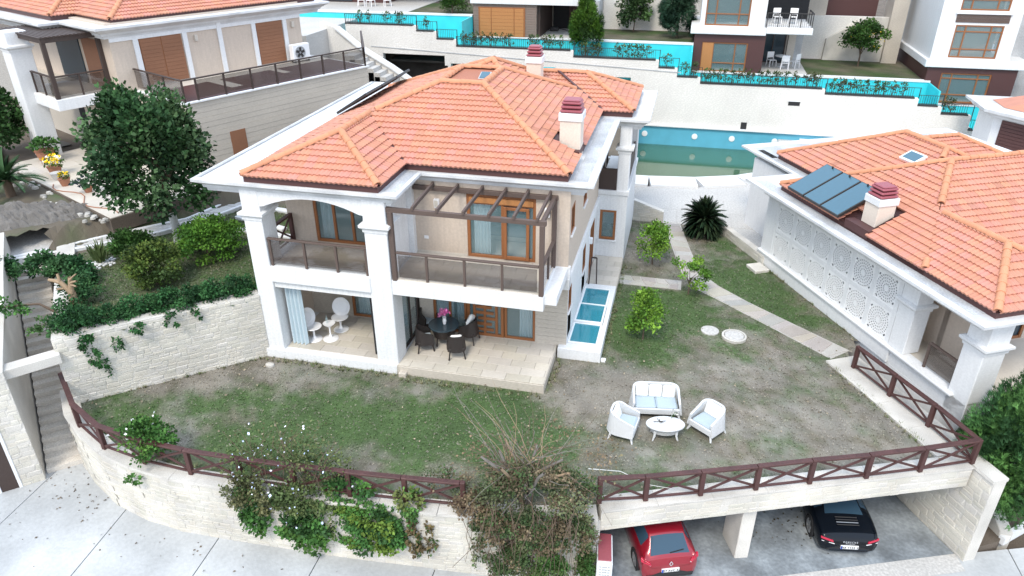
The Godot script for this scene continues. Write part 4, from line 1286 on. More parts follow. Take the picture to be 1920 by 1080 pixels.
	part("rear_wall", MB.new().bx(8.6, 12.8, 6.2, 9.5, -60.3, -60.0), M.maroon, o)
	var rp2 := MB.new()
	exz(rp2, [Vector2(9.4, 3.4), Vector2(13.4, 3.4), Vector2(13.4, 6.5), Vector2(12.0, 6.5), Vector2(9.45, 4.95)], -58.4, -58.0)
	part("stair_wall", rp2, M.stone, o)
	part("pier", MB.new().bx(13.3, 14.3, 3.3, 9.5, -60, -57.6), M.travertine, o)
	# right maroon and white house
	o = thing("terrace_house", "large white house over a maroon base with three framed windows, upper right", "house", V(17, 2.1, -55))
	part("base", MB.new().wl(14.86, 20.0, 0.5, 4.4, -52.35, -52.0, [[15.72, 18.62, 2.2, 4.05]]), M.maroon, o)
	part("base", MB.new().bx(14.86, 15.15, 0.5, 4.4, -60, -52.35), M.maroon, o)
	part("interior", MB.new().bx(15.2, 20, 1.5, 4.3, -55.5, -55.3), M.interior, o)
	win(o, Transform3D(Basis(), V(15.72, 2.2, -52.05)), 2.9, 1.85, [0.22, 0.74], [0.27, 0.82], M.wood, M.pane)
	part("ledge", MB.new().bx(14.6, 20.6, 4.4, 4.85, -60, -51.8, 0.03), M.white, o)
	part("upper_wall", MB.new().wl(14.8, 19.3, 4.85, 12, -52.2, -51.97, [[15.8, 18.5, 5.0, 6.95], [15.8, 18.5, 7.8, 10.2]]), M.white, o)
	part("upper_wall", MB.new().bx(14.8, 15.05, 4.85, 12, -60, -52.2), M.white, o)
	part("interior", MB.new().bx(15.05, 19.3, 4.85, 12, -55.5, -55.3), M.interior, o)
	win(o, Transform3D(Basis(), V(15.8, 5.0, -52.0)), 2.7, 1.95, [0.22, 0.75], [0.27, 0.8], M.wood, M.pane)
	win(o, Transform3D(Basis(), V(15.8, 7.8, -52.0)), 2.7, 2.4, [0.22, 0.75], [0.25], M.wood, M.pane)
	for j in 3: part("board", MB.new().bx(15.7, 18.66, 7.1 + j * 0.16, 7.25 + j * 0.16, -52.0, -51.92, 0.01), M.greywood, o)
	part("sill", MB.new().bx(15.6, 18.75, 7.6, 7.72, -52.0, -51.85), M.white, o)
	part("side_wall", MB.new().bx(20.0, 26.0, 1.5, 12, -57, -54), M.gutter, o)
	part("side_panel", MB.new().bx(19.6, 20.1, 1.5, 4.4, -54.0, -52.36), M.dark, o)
	part("roof", MB.new().bx(14.2, 27, 12, 12.4, -61, -51.3), M.eave, o)
	for k in [[15.2, 19.9, 2.1, 2.16], [15.1, 19.2, 4.86, 4.92], [0.5, 4.4, 3.4, 3.5]]: part("room_floor", MB.new().bx(k[0], k[1], k[2], k[3], -55.3, -52.4), M.floor, o)
	# house front at the far upper left
	o = thing("terrace_house", "dark maroon house corner above the pool at the top left", "house", V(-27, 6.6, -57))
	part("wall", MB.new().bx(-31, -23.6, 6.6, 11, -60, -57), M.maroon, o)
	part("glass", MB.new().bx(-31, -26.6, 6.8, 9, -57, -56.9), M.darkpane, o)
	part("roof", MB.new().bx(-32, -19, 11, 11.4, -61, -55), M.eave, o)
	part("side_wall", MB.new().bx(-23.6, -18.5, 6.6, 11, -60.2, -60), M.farstone, o)
	# neighbour's roof at the far right
	o = thing("neighbour_house", "white roofed house with a maroon shutter cut by the right edge", "house", V(19.5, 0, -44))
	var ev := PackedVector2Array([Vector2(16.1, -48), Vector2(30, -48), Vector2(30, -38), Vector2(18.9, -41.2), Vector2(16.1, -44.6)])
	part("eave", cornice(ev, [[0.35, 3.2], [0.3, 3.3], [0.02, 3.45], [0.0, 3.6]]), M.eave, o)
	var core := ring_off(ev, 0.7)
	part("wall", MB.new().ex(core, -2.8, 3.22), M.white, o)
	var rr_ := MB.new()
	var rc := ring_off(ev, 1.1)
	for i in rc.size():
		var a := rc[i]
		var b := rc[(i + 1) % rc.size()]
		rr_.col = tilecol()
		rr_.t3(V(b.x, 3.62, b.y), V(a.x, 3.62, a.y), V(24, 6.0, -43.5))
	part("roof", rr_, M.tile, o)
	var sh := MB.new()
	var a0: Vector2 = core[4]
	var a1: Vector2 = core[3]
	for j in 12:
		var A := V(a0.lerp(a1, 0.12).x, 1.0 + j * 0.18, a0.lerp(a1, 0.12).y + 0.03)
		var B2 := V(a0.lerp(a1, 0.98).x, 1.0 + j * 0.18, a0.lerp(a1, 0.98).y + 0.03)
		part("shutter_slat", MB.new().bar(A, B2, 0.08, 0.165), M.maroon, o)

# ---- the villa
func floor_tiles(o: Node3D, x0: float, x1: float, z0: float, z1: float, y: float, w: float, d: float, m: Material) -> void:
	var j := 0
	var z := z0
	while z < z1 - 0.02:
		var x := x0 - (w / 2 if j % 2 else 0.0)
		while x < x1 - 0.02:
			var a := maxf(x, x0)
			var c := minf(x + w, x1)
			if c - a > 0.05:
				var b := MB.new()
				b.col = Color.WHITE * rr(0.88, 1.06)
				b.col.b *= rr(0.95, 1.03)
				b.bx(a + 0.004, c - 0.004, y - 0.03, y + rr(-0.0015, 0.0015), z + 0.004, minf(z + d, z1) - 0.004, 0.003)
				part("floor_tile", b, m, o)
			x += w
		z += d
		j += 1
func column(o: Node3D, x0: float, x1: float, z0: float, z1: float, y0: float, yc: float, y1: float) -> void:
	var b := MB.new()
	b.bx(x0, x1, y0, y1, z0, z1, 0.02)
	var c := part("column", b, M.white, o)
	b = MB.new()
	var p := PackedVector2Array([Vector2(x0, z0), Vector2(x1, z0), Vector2(x1, z1), Vector2(x0, z1)])
	part("capital", cornice(p, [[0.0, yc - 0.16], [-0.03, yc - 0.15], [-0.035, yc - 0.06], [-0.09, yc - 0.01], [-0.12, yc + 0.02], [-0.12, yc + 0.1], [-0.05, yc + 0.13], [0.0, yc + 0.14]]), M.white, c)
func along_z(x: float, y: float, z: float, east := true) -> Transform3D:  # a frame whose z axis looks to +x (or -x) for things set in a side wall
	return Transform3D(Basis(Vector3.UP, PI / 2 if east else -PI / 2), V(x, y, z))
func villa() -> void:
	M.chim = mat("chim", Color(0.80, 0.70, 0.60), 0.85, tex.fine, Vector3.ONE * 0.7, tex.cloud, Vector3.ONE * 0.2)
	var o := thing("villa", "two storey white villa with orange hipped roof, balconies and pergola in the middle", "house", V(-8, 0, -24))
	# floors
	part("plinth", MB.new().bx(-13.0, -8.25, -0.1, 0.32, -21, -18.25, 0.01), M.white, o)
	part("terrace", MB.new().bx(-8.25, -3.35, -0.1, 0.31, -21, -18.27, 0.01), M.travertine, o)
	part("step", MB.new().bx(-8.15, -7.9, -0.1, 0.15, -18.28, -18.1, 0.01), M.travertine, o)
	floor_tiles(o, -8.23, -3.37, -20.66, -18.29, 0.345, 0.8, 0.4, M.floor)
	floor_tiles(o, -12.3, -8.9, -20.88, -18.5, 0.345, 0.8, 0.4, M.floor)
	part("storey_floor", MB.new().bx(-12.9, -3.06, 3.1, 3.39, -30.4, -18.5), M.white, o)
	part("ground_floor", MB.new().bx(-12.9, -3.3, -0.1, 0.33, -30.4, -21), M.floor, o)
	part("interior_wall", MB.new().bx(-12.7, -3.3, 0.3, 6.3, -24.9, -24.7), M.interior, o)
	part("interior_wall", MB.new().bx(-8.45, -8.3, 0.3, 6.3, -24.7, -20.9), M.interior, o)
	# ground floor back walls
	part("wall", MB.new().wl(-8.25, -3.302, 0.32, 3.1, -20.9, -20.65, [[-7.75, -4.13, 0.36, 2.6]]), M.travertine, o)
	part("wall", MB.new().wl(-12.9, -8.25, 0.32, 3.1, -21.1, -20.9, [[-10.95, -9.05, 0.36, 2.55]]), M.travertine, o)
	for j in 16:
		part("cladding_course", MB.new().bx(-4.1, -3.04, 0.345 + j * 0.16, 0.345 + j * 0.16 + 0.152, -20.65, -20.638 + 0.004 * (j % 2)), M.travertine, o)
	# french windows of the terrace: fixed glazing, a slatted timber door, fixed glazing
	win(o, Transform3D(Basis(), V(-7.75, 0.36, -20.68)), 1.2, 2.24, [0.5], [], M.wood, M.pane)
	var d := win(o, Transform3D(Basis(), V(-6.53, 0.36, -20.66)), 1.3, 2.24, [0.2, 0.8], [], M.wood, M.pane, "door", 0.1)
	for j in 9:
		var y := 0.55 + j * 0.22
		part("slat", MB.new().bx(-6.26 + 0.06 * (j % 3), -5.52 - 0.07 * ((j + 1) % 3), y, y + 0.11, -20.72, -20.66, 0.01), M.wood, d)
	part("stile", MB.new().bx(-5.94, -5.86, 0.45, 2.5, -20.715, -20.665), M.wood, d)
	win(o, Transform3D(Basis(), V(-5.21, 0.36, -20.68)), 1.08, 2.24, [], [], M.wood, M.pane)
	for c in [[-7.68, -7.05, 5], [-6.95, -6.7, 3], [-4.72, -4.2, 5]]: part("curtain", drape(c[0], c[1], 0.4, 2.55, -20.86, c[2], 0.04), M.curtain, o)
	win(o, Transform3D(Basis(), V(-10.95, 0.36, -20.93)), 1.9, 2.19, [0.5], [], M.wood, M.pane)
	part("curtain", drape(-10.8, -9.2, 0.42, 2.5, -21.1, 10, 0.04), M.curtain, o)
	# ground floor veranda on the left
	part("side_wall", MB.new().bx(-12.75, -12.5, 0.3, 3.1, -20.9, -19.05), M.beige, o)
	part("curtain", drape(-12.2, -11.62, 0.36, 2.66, -18.75, 4, 0.07), M.curtain, o)
	win(o, Transform3D(Basis(), V(-9.17, 0.36, -18.7)), 0.26, 2.3, [], [], M.dark, M.darkpane, "folded_glass_door", 0.06)
	win(o, along_z(-8.29, 0.36, -19.12), 1.5, 2.5, [0.5], [], M.darkwood, M.pane, "side_glazing", 0.06)
	var dz := MB.new()
	dz.xf = along_z(-8.45, 0, -19.2)
	var dd := drape(0.1, 0.75, 0.4, 2.75, 0.0, 4, 0.05)
	dz.add(dd, dz.xf)
	part("curtain", dz, M.curtain, o)
	# slabs
	part("balcony_edge", MB.new().bx(-12.33, -8.9, 2.93, 3.47, -18.75, -18.30, 0.012), M.white, o)
	part("lintel", MB.new().bx(-12.33, -8.9, 2.68, 2.93, -18.75, -18.42), M.white, o)
	part("balcony", MB.new().bx(-8.22, -3.44, 2.91, 3.42, -20.6, -18.38, 0.012), M.white, o)
	floor_tiles(o, -8.2, -3.5, -20.48, -18.44, 3.45, 0.8, 0.4, M.floor)
	floor_tiles(o, -12.3, -8.4, -20.5, -18.76, 3.45, 0.8, 0.4, M.floor)
	# columns and the arched lintel
	column(o, -12.95, -12.33, -19.1, -18.34, -0.05, 5.18, 6.0)
	column(o, -8.94, -8.21, -19.1, -18.34, -0.05, 5.14, 6.0)
	var ar := MB.new()
	var arc := [Vector2(-12.33, 6.0), Vector2(-12.33, 5.5)]
	for i in 15:
		var t := i / 14.0
		arc.append(Vector2(lerpf(-12.2, -9.07, t), 5.52 + 0.34 * (1.0 - pow(2.0 * t - 1.0, 2.0))))
	arc.append(Vector2(-8.94, 5.5)); arc.append(Vector2(-8.94, 6.0))
	exz(ar, arc, -18.95, -18.36)
	part("arched_lintel", ar, M.white, o)
	# upper walls
	part("wall", MB.new().wl(-12.75, -8.3, 3.4, 6.2, -20.7, -20.5, [[-11.75, -9.0, 3.46, 5.62]]), M.beige, o)
	win(o, Transform3D(Basis(), V(-11.75, 3.46, -20.52)), 2.75, 2.16, [0.26, 0.5, 0.76], [], M.wood, M.pane, "window", 0.1)
	part("curtain", drape(-11.6, -11.05, 3.5, 5.6, -20.72, 4, 0.04), M.curtain, o)
	part("side_wall", MB.new().bx(-8.55, -8.3, 3.4, 6.2, -20.6, -19.05), M.white, o)
	part("pilaster", MB.new().bx(-8.3, -8.12, 3.42, 6.1, -20.55, -20.28, 0.01), M.white, o)
	part("wall", MB.new().wl(-8.3, -3.302, 3.42, 6.25, -20.72, -20.5, [[-6.37, -4.12, 3.46, 5.63]]), M.beige, o)
	part("skirting", MB.new().bx(-8.1, -6.4, 3.44, 3.53, -20.5, -20.485), M.floor, o)
	win(o, Transform3D(Basis(), V(-6.37, 3.46, -20.52)), 2.25, 2.17, [0.52], [0.87], M.wood, M.pane, "window", 0.1)
	var dr := MB.new()
	dr.bx(-5.15, -5.05, 3.5, 5.3, -20.5, -20.44, 0.01); dr.bx(-4.42, -4.32, 3.5, 5.3, -20.5, -20.44, 0.01); dr.bx(-5.05, -4.42, 3.5, 3.62, -20.5, -20.45, 0.01); dr.bx(-5.05, -4.42, 5.2, 5.3, -20.5, -20.45, 0.01)
	part("sliding_leaf", dr, M.wood, o)
	part("blind_box", MB.new().bx(-6.28, -4.2, 5.36, 5.55, -20.53, -20.47, 0.01), M.orange, o)
	part("curtain", drape(-6.2, -5.65, 3.5, 5.35, -20.72, 5, 0.04), M.curtain, o)
	part("curtain", drape(-4.38, -4.2, 3.5, 5.35, -20.72, 3, 0.04), M.curtain, o)
	for x in [-7.34, -3.75, -9.0 + 0.35]:
		if x < -8.5: continue
		var l := part("wall_lamp", MB.new().bx(x - 0.09, x + 0.09, 5.1, 5.4, -20.5, -20.38, 0.02), M.plastic, o)
		part("shade", MB.new().bx(x - 0.06, x + 0.06, 5.14, 5.36, -20.385, -20.37, 0.01), M.floor, l)
	part("socket", MB.new().bx(-7.85, -7.7, 3.95, 4.06, -20.5, -20.48, 0.005), M.plastic, o)
	# long side wall, two storeys with a band between
	var s := MB.new()
	s.xf = along_z(-3.05, 0, -20.497)
	s.wl(0, 7.6, 3.0, 6.25, -0.25, 0, [[0.3, 1.0, 4.4, 5.32], [3.05, 3.85, 4.3, 5.0]])
	part("side_wall", s, M.beige, o)
	s = MB.new()
	s.xf = along_z(-3.05, 0, -20.647)
	s.wl(0, 7.45, 0.0, 2.65, -0.25, 0, [[0.1, 0.75, 1.6, 2.62], [3.3, 4.1, 1.45, 2.5], [5.3, 6.6, 0.35, 2.5]])
	part("side_wall", s, M.travertine, o)
	for j in 9:
		s = MB.new()
		s.xf = along_z(-3.05, 0, -20.65)
		s.wl(0, 7.45, 0.36 + j * 0.26, 0.6 + j * 0.26, 0, 0.014, [[0.1, 0.75, 1.6, 2.62], [3.3, 4.1, 1.45, 2.5], [5.3, 6.6, 0.35, 2.5]])
		part("cladding_course", s, M.white, o)
	s = MB.new()
	s.xf = along_z(-3.05, 0, -20.42)
	s.bx(0, 7.7, 2.62, 3.02, -0.28, 0.07, 0.015)
	part("band", s, M.white, o)
	part("band", MB.new().bx(-3.5, -2.98, 2.62, 3.42, -20.64, -20.46, 0.01), M.white, o)
	for k in [[0.3, 4.4, 0.7, 0.92, -20.5], [3.05, 4.3, 0.8, 0.7, -20.5], [0.1, 1.6, 0.65, 1.02, -20.65], [3.3, 1.45, 0.8, 1.05, -20.65]]:
		win(o, along_z(-3.05, k[1], k[4] - k[0]), k[2], k[3], [], [], M.wood, M.darkpane, "window", 0.07)
		s = MB.new()
		s.xf = along_z(-3.05, k[1], k[4] - k[0])
		s.bx(-0.05, k[2] + 0.05, -0.07, -0.005, -0.05, 0.06, 0.01)
		part("sill", s, M.white, o)
	win(o, along_z(-3.05, 0.36, -25.95), 1.3, 2.14, [0.5], [], M.wood, M.darkpane, "side_door", 0.09)
	part("side_lamp", MB.new().bx(-3.05, -2.9, 1.95, 2.2, -25.75, -25.6, 0.02), M.plastic, o)
	# remaining shell
	part("side_wall", MB.new().bx(-12.95, -12.75, 0, 6.25, -30.4, -21.0), M.beige, o)
	part("rear_wall", MB.new().bx(-12.95, -3.05, 0, 6.25, -30.6, -30.4), M.beige, o)
	# stair porch on the right: closed below, an open loggia above
	part("porch", MB.new().wl(-3.3, -1.85, 0.0, 3.25, -28.35, -28.1, [[-2.93, -2.25, 1.1, 2.43]]), M.white, o)
	part("porch", MB.new().bx(-2.1, -1.85, 0, 3.25, -32.5, -28.35), M.white, o)
	part("porch", MB.new().bx(-3.3, -1.85, 0, 3.25, -32.7, -32.5), M.white, o)
	part("porch", MB.new().bx(-3.05, -2.1, 3.0, 3.24, -32.5, -28.35), M.floor, o)
	part("band", MB.new().bx(-3.06, -1.80, 3.12, 3.3, -32.7, -28.04, 0.01), M.white, o)
	win(o, Transform3D(Basis(), V(-2.93, 1.1, -28.13)), 0.68, 1.33, [], [], M.wood, M.pane, "window", 0.1)
	part("sill", MB.new().bx(-2.98, -2.2, 1.03, 1.1, -28.15, -28.02, 0.01), M.white, o)
	column(o, -2.32, -1.86, -28.56, -28.1, 3.25, 5.02, 6.05)
	column(o, -2.32, -1.86, -32.7, -32.25, 3.25, 5.02, 6.05)
	part("loggia_panel", MB.new().bx(-3.05, -2.34, 3.3, 4.2, -28.22, -28.14, 0.01), M.darkwood, o)
	part("loggia_panel", MB.new().bx(-2.0, -1.93, 3.3, 4.2, -32.2, -28.6, 0.01), M.darkwood, o)
	win(o, along_z(-3.04, 3.4, -28.6), 2.6, 2.1, [0.3, 0.5], [], M.darkwood, M.darkpane, "window", 0.09)
	# light well beside the house with three panes, then the side walk
	part("light_well", MB.new().bx(-2.0, -1.84, -0.1, 0.4, -25.3, -20.4, 0.01), M.white, o)
	part("light_well", MB.new().bx(-3.3, -2.0, -0.1, 0.4, -20.8, -20.4, 0.01), M.white, o)
	part("light_well", MB.new().bx(-3.05, -2.0, -0.1, 0.4, -25.3, -24.95, 0.01), M.white, o)
	part("well_floor", MB.new().bx(-3.05, -2.0, -1.3, -1.2, -25, -20.8), M.cyan, o)
	var zz := [-20.82, -22.2, -23.55, -24.93]
	for i in 3:
		var lift := 0.06 if i == 1 else 0.0
		var f := MB.new()
		f.bx(-3.03, -2.0, 0.36 + lift, 0.44 + lift, zz[i] - 0.06, zz[i], 0.008); f.bx(-3.03, -2.0, 0.36 + lift, 0.44 + lift, zz[i + 1] + 0.02, zz[i + 1] + 0.08, 0.008)
		f.bx(-3.03, -2.96, 0.36 + lift, 0.44 + lift, zz[i + 1] + 0.08, zz[i] - 0.06, 0.008); f.bx(-2.07, -2.0, 0.36 + lift, 0.44 + lift, zz[i + 1] + 0.08, zz[i] - 0.06, 0.008)
		var w := part("skylight", f, M.metalwhite, o)
		part("pane", MB.new().bx(-2.96, -2.07, 0.395 + lift, 0.41 + lift, zz[i + 1] + 0.08, zz[i] - 0.06), M.cyanpane, w)
	part("side_walk", MB.new().bx(-3.05, -1.83, -0.1, 0.30, -28.1, -25.31, 0.01), M.travertine, o)
	floor_tiles(o, -3.03, -1.86, -28.09, -25.33, 0.335, 0.6, 0.46, M.floor)
	var hr := MB.new()
	hr.bar(V(-2.92, 0.34, -25.2), V(-2.92, 1.25, -25.9), 0.05, 0.05); hr.bar(V(-2.62, 0.34, -25.3), V(-2.72, 1.25, -25.9), 0.05, 0.05); hr.bar(V(-2.92, 1.25, -25.9), V(-2.72, 1.25, -25.9), 0.05, 0.05)
	solo("handrail", hr, M.darkwood, "small dark timber frame leaning by the side door of the villa", "handrail")
	# eaves: a moulded white cornice with a flat gutter ledge
	var out := PackedVector2Array([Vector2(-14.4, -32.0), Vector2(-2.6, -32.0), Vector2(-2.6, -33.0), Vector2(-1.2, -33.0), Vector2(-1.2, -27.85), Vector2(-2.33, -27.85), Vector2(-2.33, -20.22), Vector2(-7.72, -20.22), Vector2(-7.72, -18.12), Vector2(-14.4, -18.12)])
	part("cornice", cornice(out, [[0.32, 5.86], [0.30, 5.96], [0.24, 5.98], [0.22, 6.08], [0.10, 6.16], [0.03, 6.20], [0.0, 6.21], [0.0, 6.30], [0.06, 6.31]]), M.eave, o)
	part("soffit", MB.new().bx(-12.9, -8.2, 5.84, 5.93, -20.5, -18.4), M.white, o)
	part("gutter", MB.new().bx(-2.98, -2.55, 6.3, 6.318, -27.8, -20.5), M.gutter, o)
	part("gutter", MB.new().bx(-8.22, -7.85, 6.3, 6.318, -20.3, -18.4), M.gutter, o)
	part("gutter_lip", MB.new().bx(-14.25, -14.15, 6.3, 6.35, -31.8, -18.3), M.gutter, o)
	# roof
	var blocks := [
		{"x0": -12.65, "x1": -3.1, "z0": -30.1, "z1": -20.35, "y0": 6.52, "k": [0.387, 0.48, 0.48, 0.48], "cap": 1.72},
		{"x0": -12.65, "x1": -8.28, "z0": -26.0, "z1": -18.2, "y0": 6.52, "k": [0.387, 0.48, 0.6, 0.48], "cap": 5.0},
		{"x0": -8.0, "x1": -1.88, "z0": -32.4, "z1": -28.15, "y0": 6.52, "k": [0.6, 0.44, 0.44, 0.44], "cap": 5.0},
		{"x0": -9.4, "x1": -5.9, "z0": -29.6, "z1": -25.6, "y0": 7.5, "k": [0.4, 0.6, 0.45, 0.42], "cap": 5.0}]
	for b in blocks.slice(0, 3):
		var r := MB.new()
		r.bx(b.x0 + 0.03, b.x1 - 0.03, 6.29, 6.55, b.z0 + 0.03, b.z1 - 0.03)
		part("fascia", r, M.maroon, o)
	var ch := Vector2(-3.45, -22.85)
	var roof := part("roof", MB.new().bx(-12.0, -3.8, 6.5, 6.6, -29.5, -21.0), M.maroon, o)
	hip_roofs(roof, blocks, [[0, 3], [1, 3], [1, 1], [0, 1], [2, 3], [2, 1], [0, 0], [1, 0], [3, 3], [3, 1], [3, 0], [0, 2], [2, 2], [3, 2]], 300, func(p): return absf(p.x - ch.x + 0.05) < 0.44 and absf(p.y - ch.y) < 0.44)
	part("roof_top", MB.new().bx(-8.25, -6.65, 8.1, 8.235, -26.6, -23.9), M.tile_flat, roof)
	valley(roof, V(-8.28, 6.5, -20.35), V(-10.3, 7.44, -22.3))
	valley(roof, V(-3.05, 6.5, -28.1), V(-5.2, 7.5, -30.2))
	chimney(o, Transform3D(Basis(), V(ch.x, 0, ch.y)), 0.68, 6.7, 7.78)
	chimney(o, Transform3D(Basis(), V(-5.95, 0, -29.0)), 0.58, 7.6, 8.3)
	part("chimney_flashing", MB.new().bx(-4.05, -3.1, 6.45, 6.66, -23.35, -22.3), M.maroon, o)
	var sk := MB.new()
	sk.xf = Transform3D(Basis(V(1, 0, 0), 0.32), V(-6.95, 8.3, -25.1))
	sk.bx(-0.2, 0.2, -0.3, 0.02, -0.26, 0.26, 0.02)
	var skn := part("roof_window", sk, M.gutter, o)
	sk = MB.new()
	sk.xf = Transform3D(Basis(V(1, 0, 0), 0.32), V(-6.95, 8.3, -25.1))
	sk.bx(-0.15, 0.15, 0.02, 0.035, -0.21, 0.21)
	part("pane", sk, M.panel, skn)
	# balcony rails and the pergola
	var r1 := thing("balcony_railing", "brown railing with smoked glass between the villa's two white columns", "railing", V(-10.6, 3.45, -18.4))
	rail(r1, [V(-12.3, 3.47, -18.42), V(-8.95, 3.47, -18.42)], 0.94, [V(-12.25, 3.47, -18.42), V(-11.07, 3.47, -18.42), V(-10.0, 3.47, -18.42), V(-9.0, 3.47, -18.42)], M.greywood)
	var r3 := thing("balcony_railing", "crossed dark railing closing the left end of the villa's balcony", "railing", V(-12.6, 3.45, -19.8))
	cross_fence(r3, [V(-12.6, 3.45, -19.2), V(-12.6, 3.45, -20.4)], 0.95)
	var pg := thing("pergola", "grey brown timber pergola with sloping rafters over the villa's right balcony", "pergola", V(-5.8, 3.45, -19.4))
	for p in [[-8.1, -18.45], [-3.52, -18.45], [-3.52, -20.4]]: part("post", MB.new().bx(p[0] - 0.07, p[0] + 0.07, 3.4, 5.68, p[1] - 0.07, p[1] + 0.07, 0.01), M.greywood, pg)
	part("beam", MB.new().bx(-8.25, -3.4, 5.66, 5.81, -18.51, -18.40, 0.01), M.greywood, pg)
	part("beam", MB.new().bx(-8.1, -3.42, 5.68, 5.83, -20.47, -20.36, 0.01), M.greywood, pg)
	part("beam", MB.new().bx(-3.58, -3.47, 5.67, 5.82, -20.36, -18.51, 0.01), M.greywood, pg)
	for x in [[-7.37, -7.42], [-6.62, -6.6], [-5.83, -5.8], [-5.07, -5.05], [-4.34, -4.35], [-3.66, -3.66]]:
		part("rafter", MB.new().bar(V(x[1], 5.9, -20.45), V(x[0], 5.86, -18.36), 0.07, 0.13, Vector3.UP, 0.008), M.greywood, pg)
	var r2 := thing("balcony_railing", "brown railing with smoked glass along the villa's balcony under the pergola", "railing", V(-5.8, 3.45, -18.5))
	var ps := []
	for x in [-8.02, -7.06, -5.87, -4.71, -3.6]: ps.append(V(x, 3.45, -18.46))
	rail(r2, [ps[0], ps[4]], 0.9, ps.slice(1, 4), M.greywood, false)
	for i in 4: part("glass_panel", MB.new().bx(ps[i].x + 0.05, ps[i + 1].x - 0.05, 3.52, 4.26, -18.466, -18.454), M.smoke, r2)
	rail(r2, [V(-3.52, 3.45, -18.5), V(-3.52, 3.45, -20.38)], 0.9, [V(-3.52, 3.45, -19.5)], M.greywood, false)
	part("glass_panel", MB.new().bx(-3.526, -3.514, 3.52, 4.26, -20.3, -18.56), M.smoke, r2)
	# solar collector on the left slope
	var so := thing("solar_collector", "dark blue solar collector on the villa's left roof slope", "solar panel", V(-12.2, 6.7, -27))
	for i in 3:
		var b := MB.new()
		b.xf = Transform3D(Basis(V(0, 0, 1), 0.55), V(-12.75, 6.62, -25.0 - i * 1.55))
		b.bx(0, 1.5, 0.0, 0.09, -1.48, 0, 0.01)
		var f := part("frame", b, M.iron, so)
		b = MB.new()
		b.xf = Transform3D(Basis(V(0, 0, 1), 0.55), V(-12.75, 6.62, -25.0 - i * 1.55))
		b.bx(0.04, 1.46, 0.09, 0.096, -1.44, -0.04)
		part("collector_glass", b, M.panel, f)
	# beds seen through the upstairs windows
	var bd := thing("bed", "white bed with blue covers behind the balcony window", "bed", V(-5.3, 3.4, -22.6))
	part("mattress", MB.new().bx(-6.2, -4.4, 3.4, 3.95, -24.2, -22.0, 0.06), M.pillow, bd)
	part("cover", MB.new().bx(-6.25, -4.35, 3.6, 4.0, -23.2, -21.95, 0.05), M.cushion, bd)

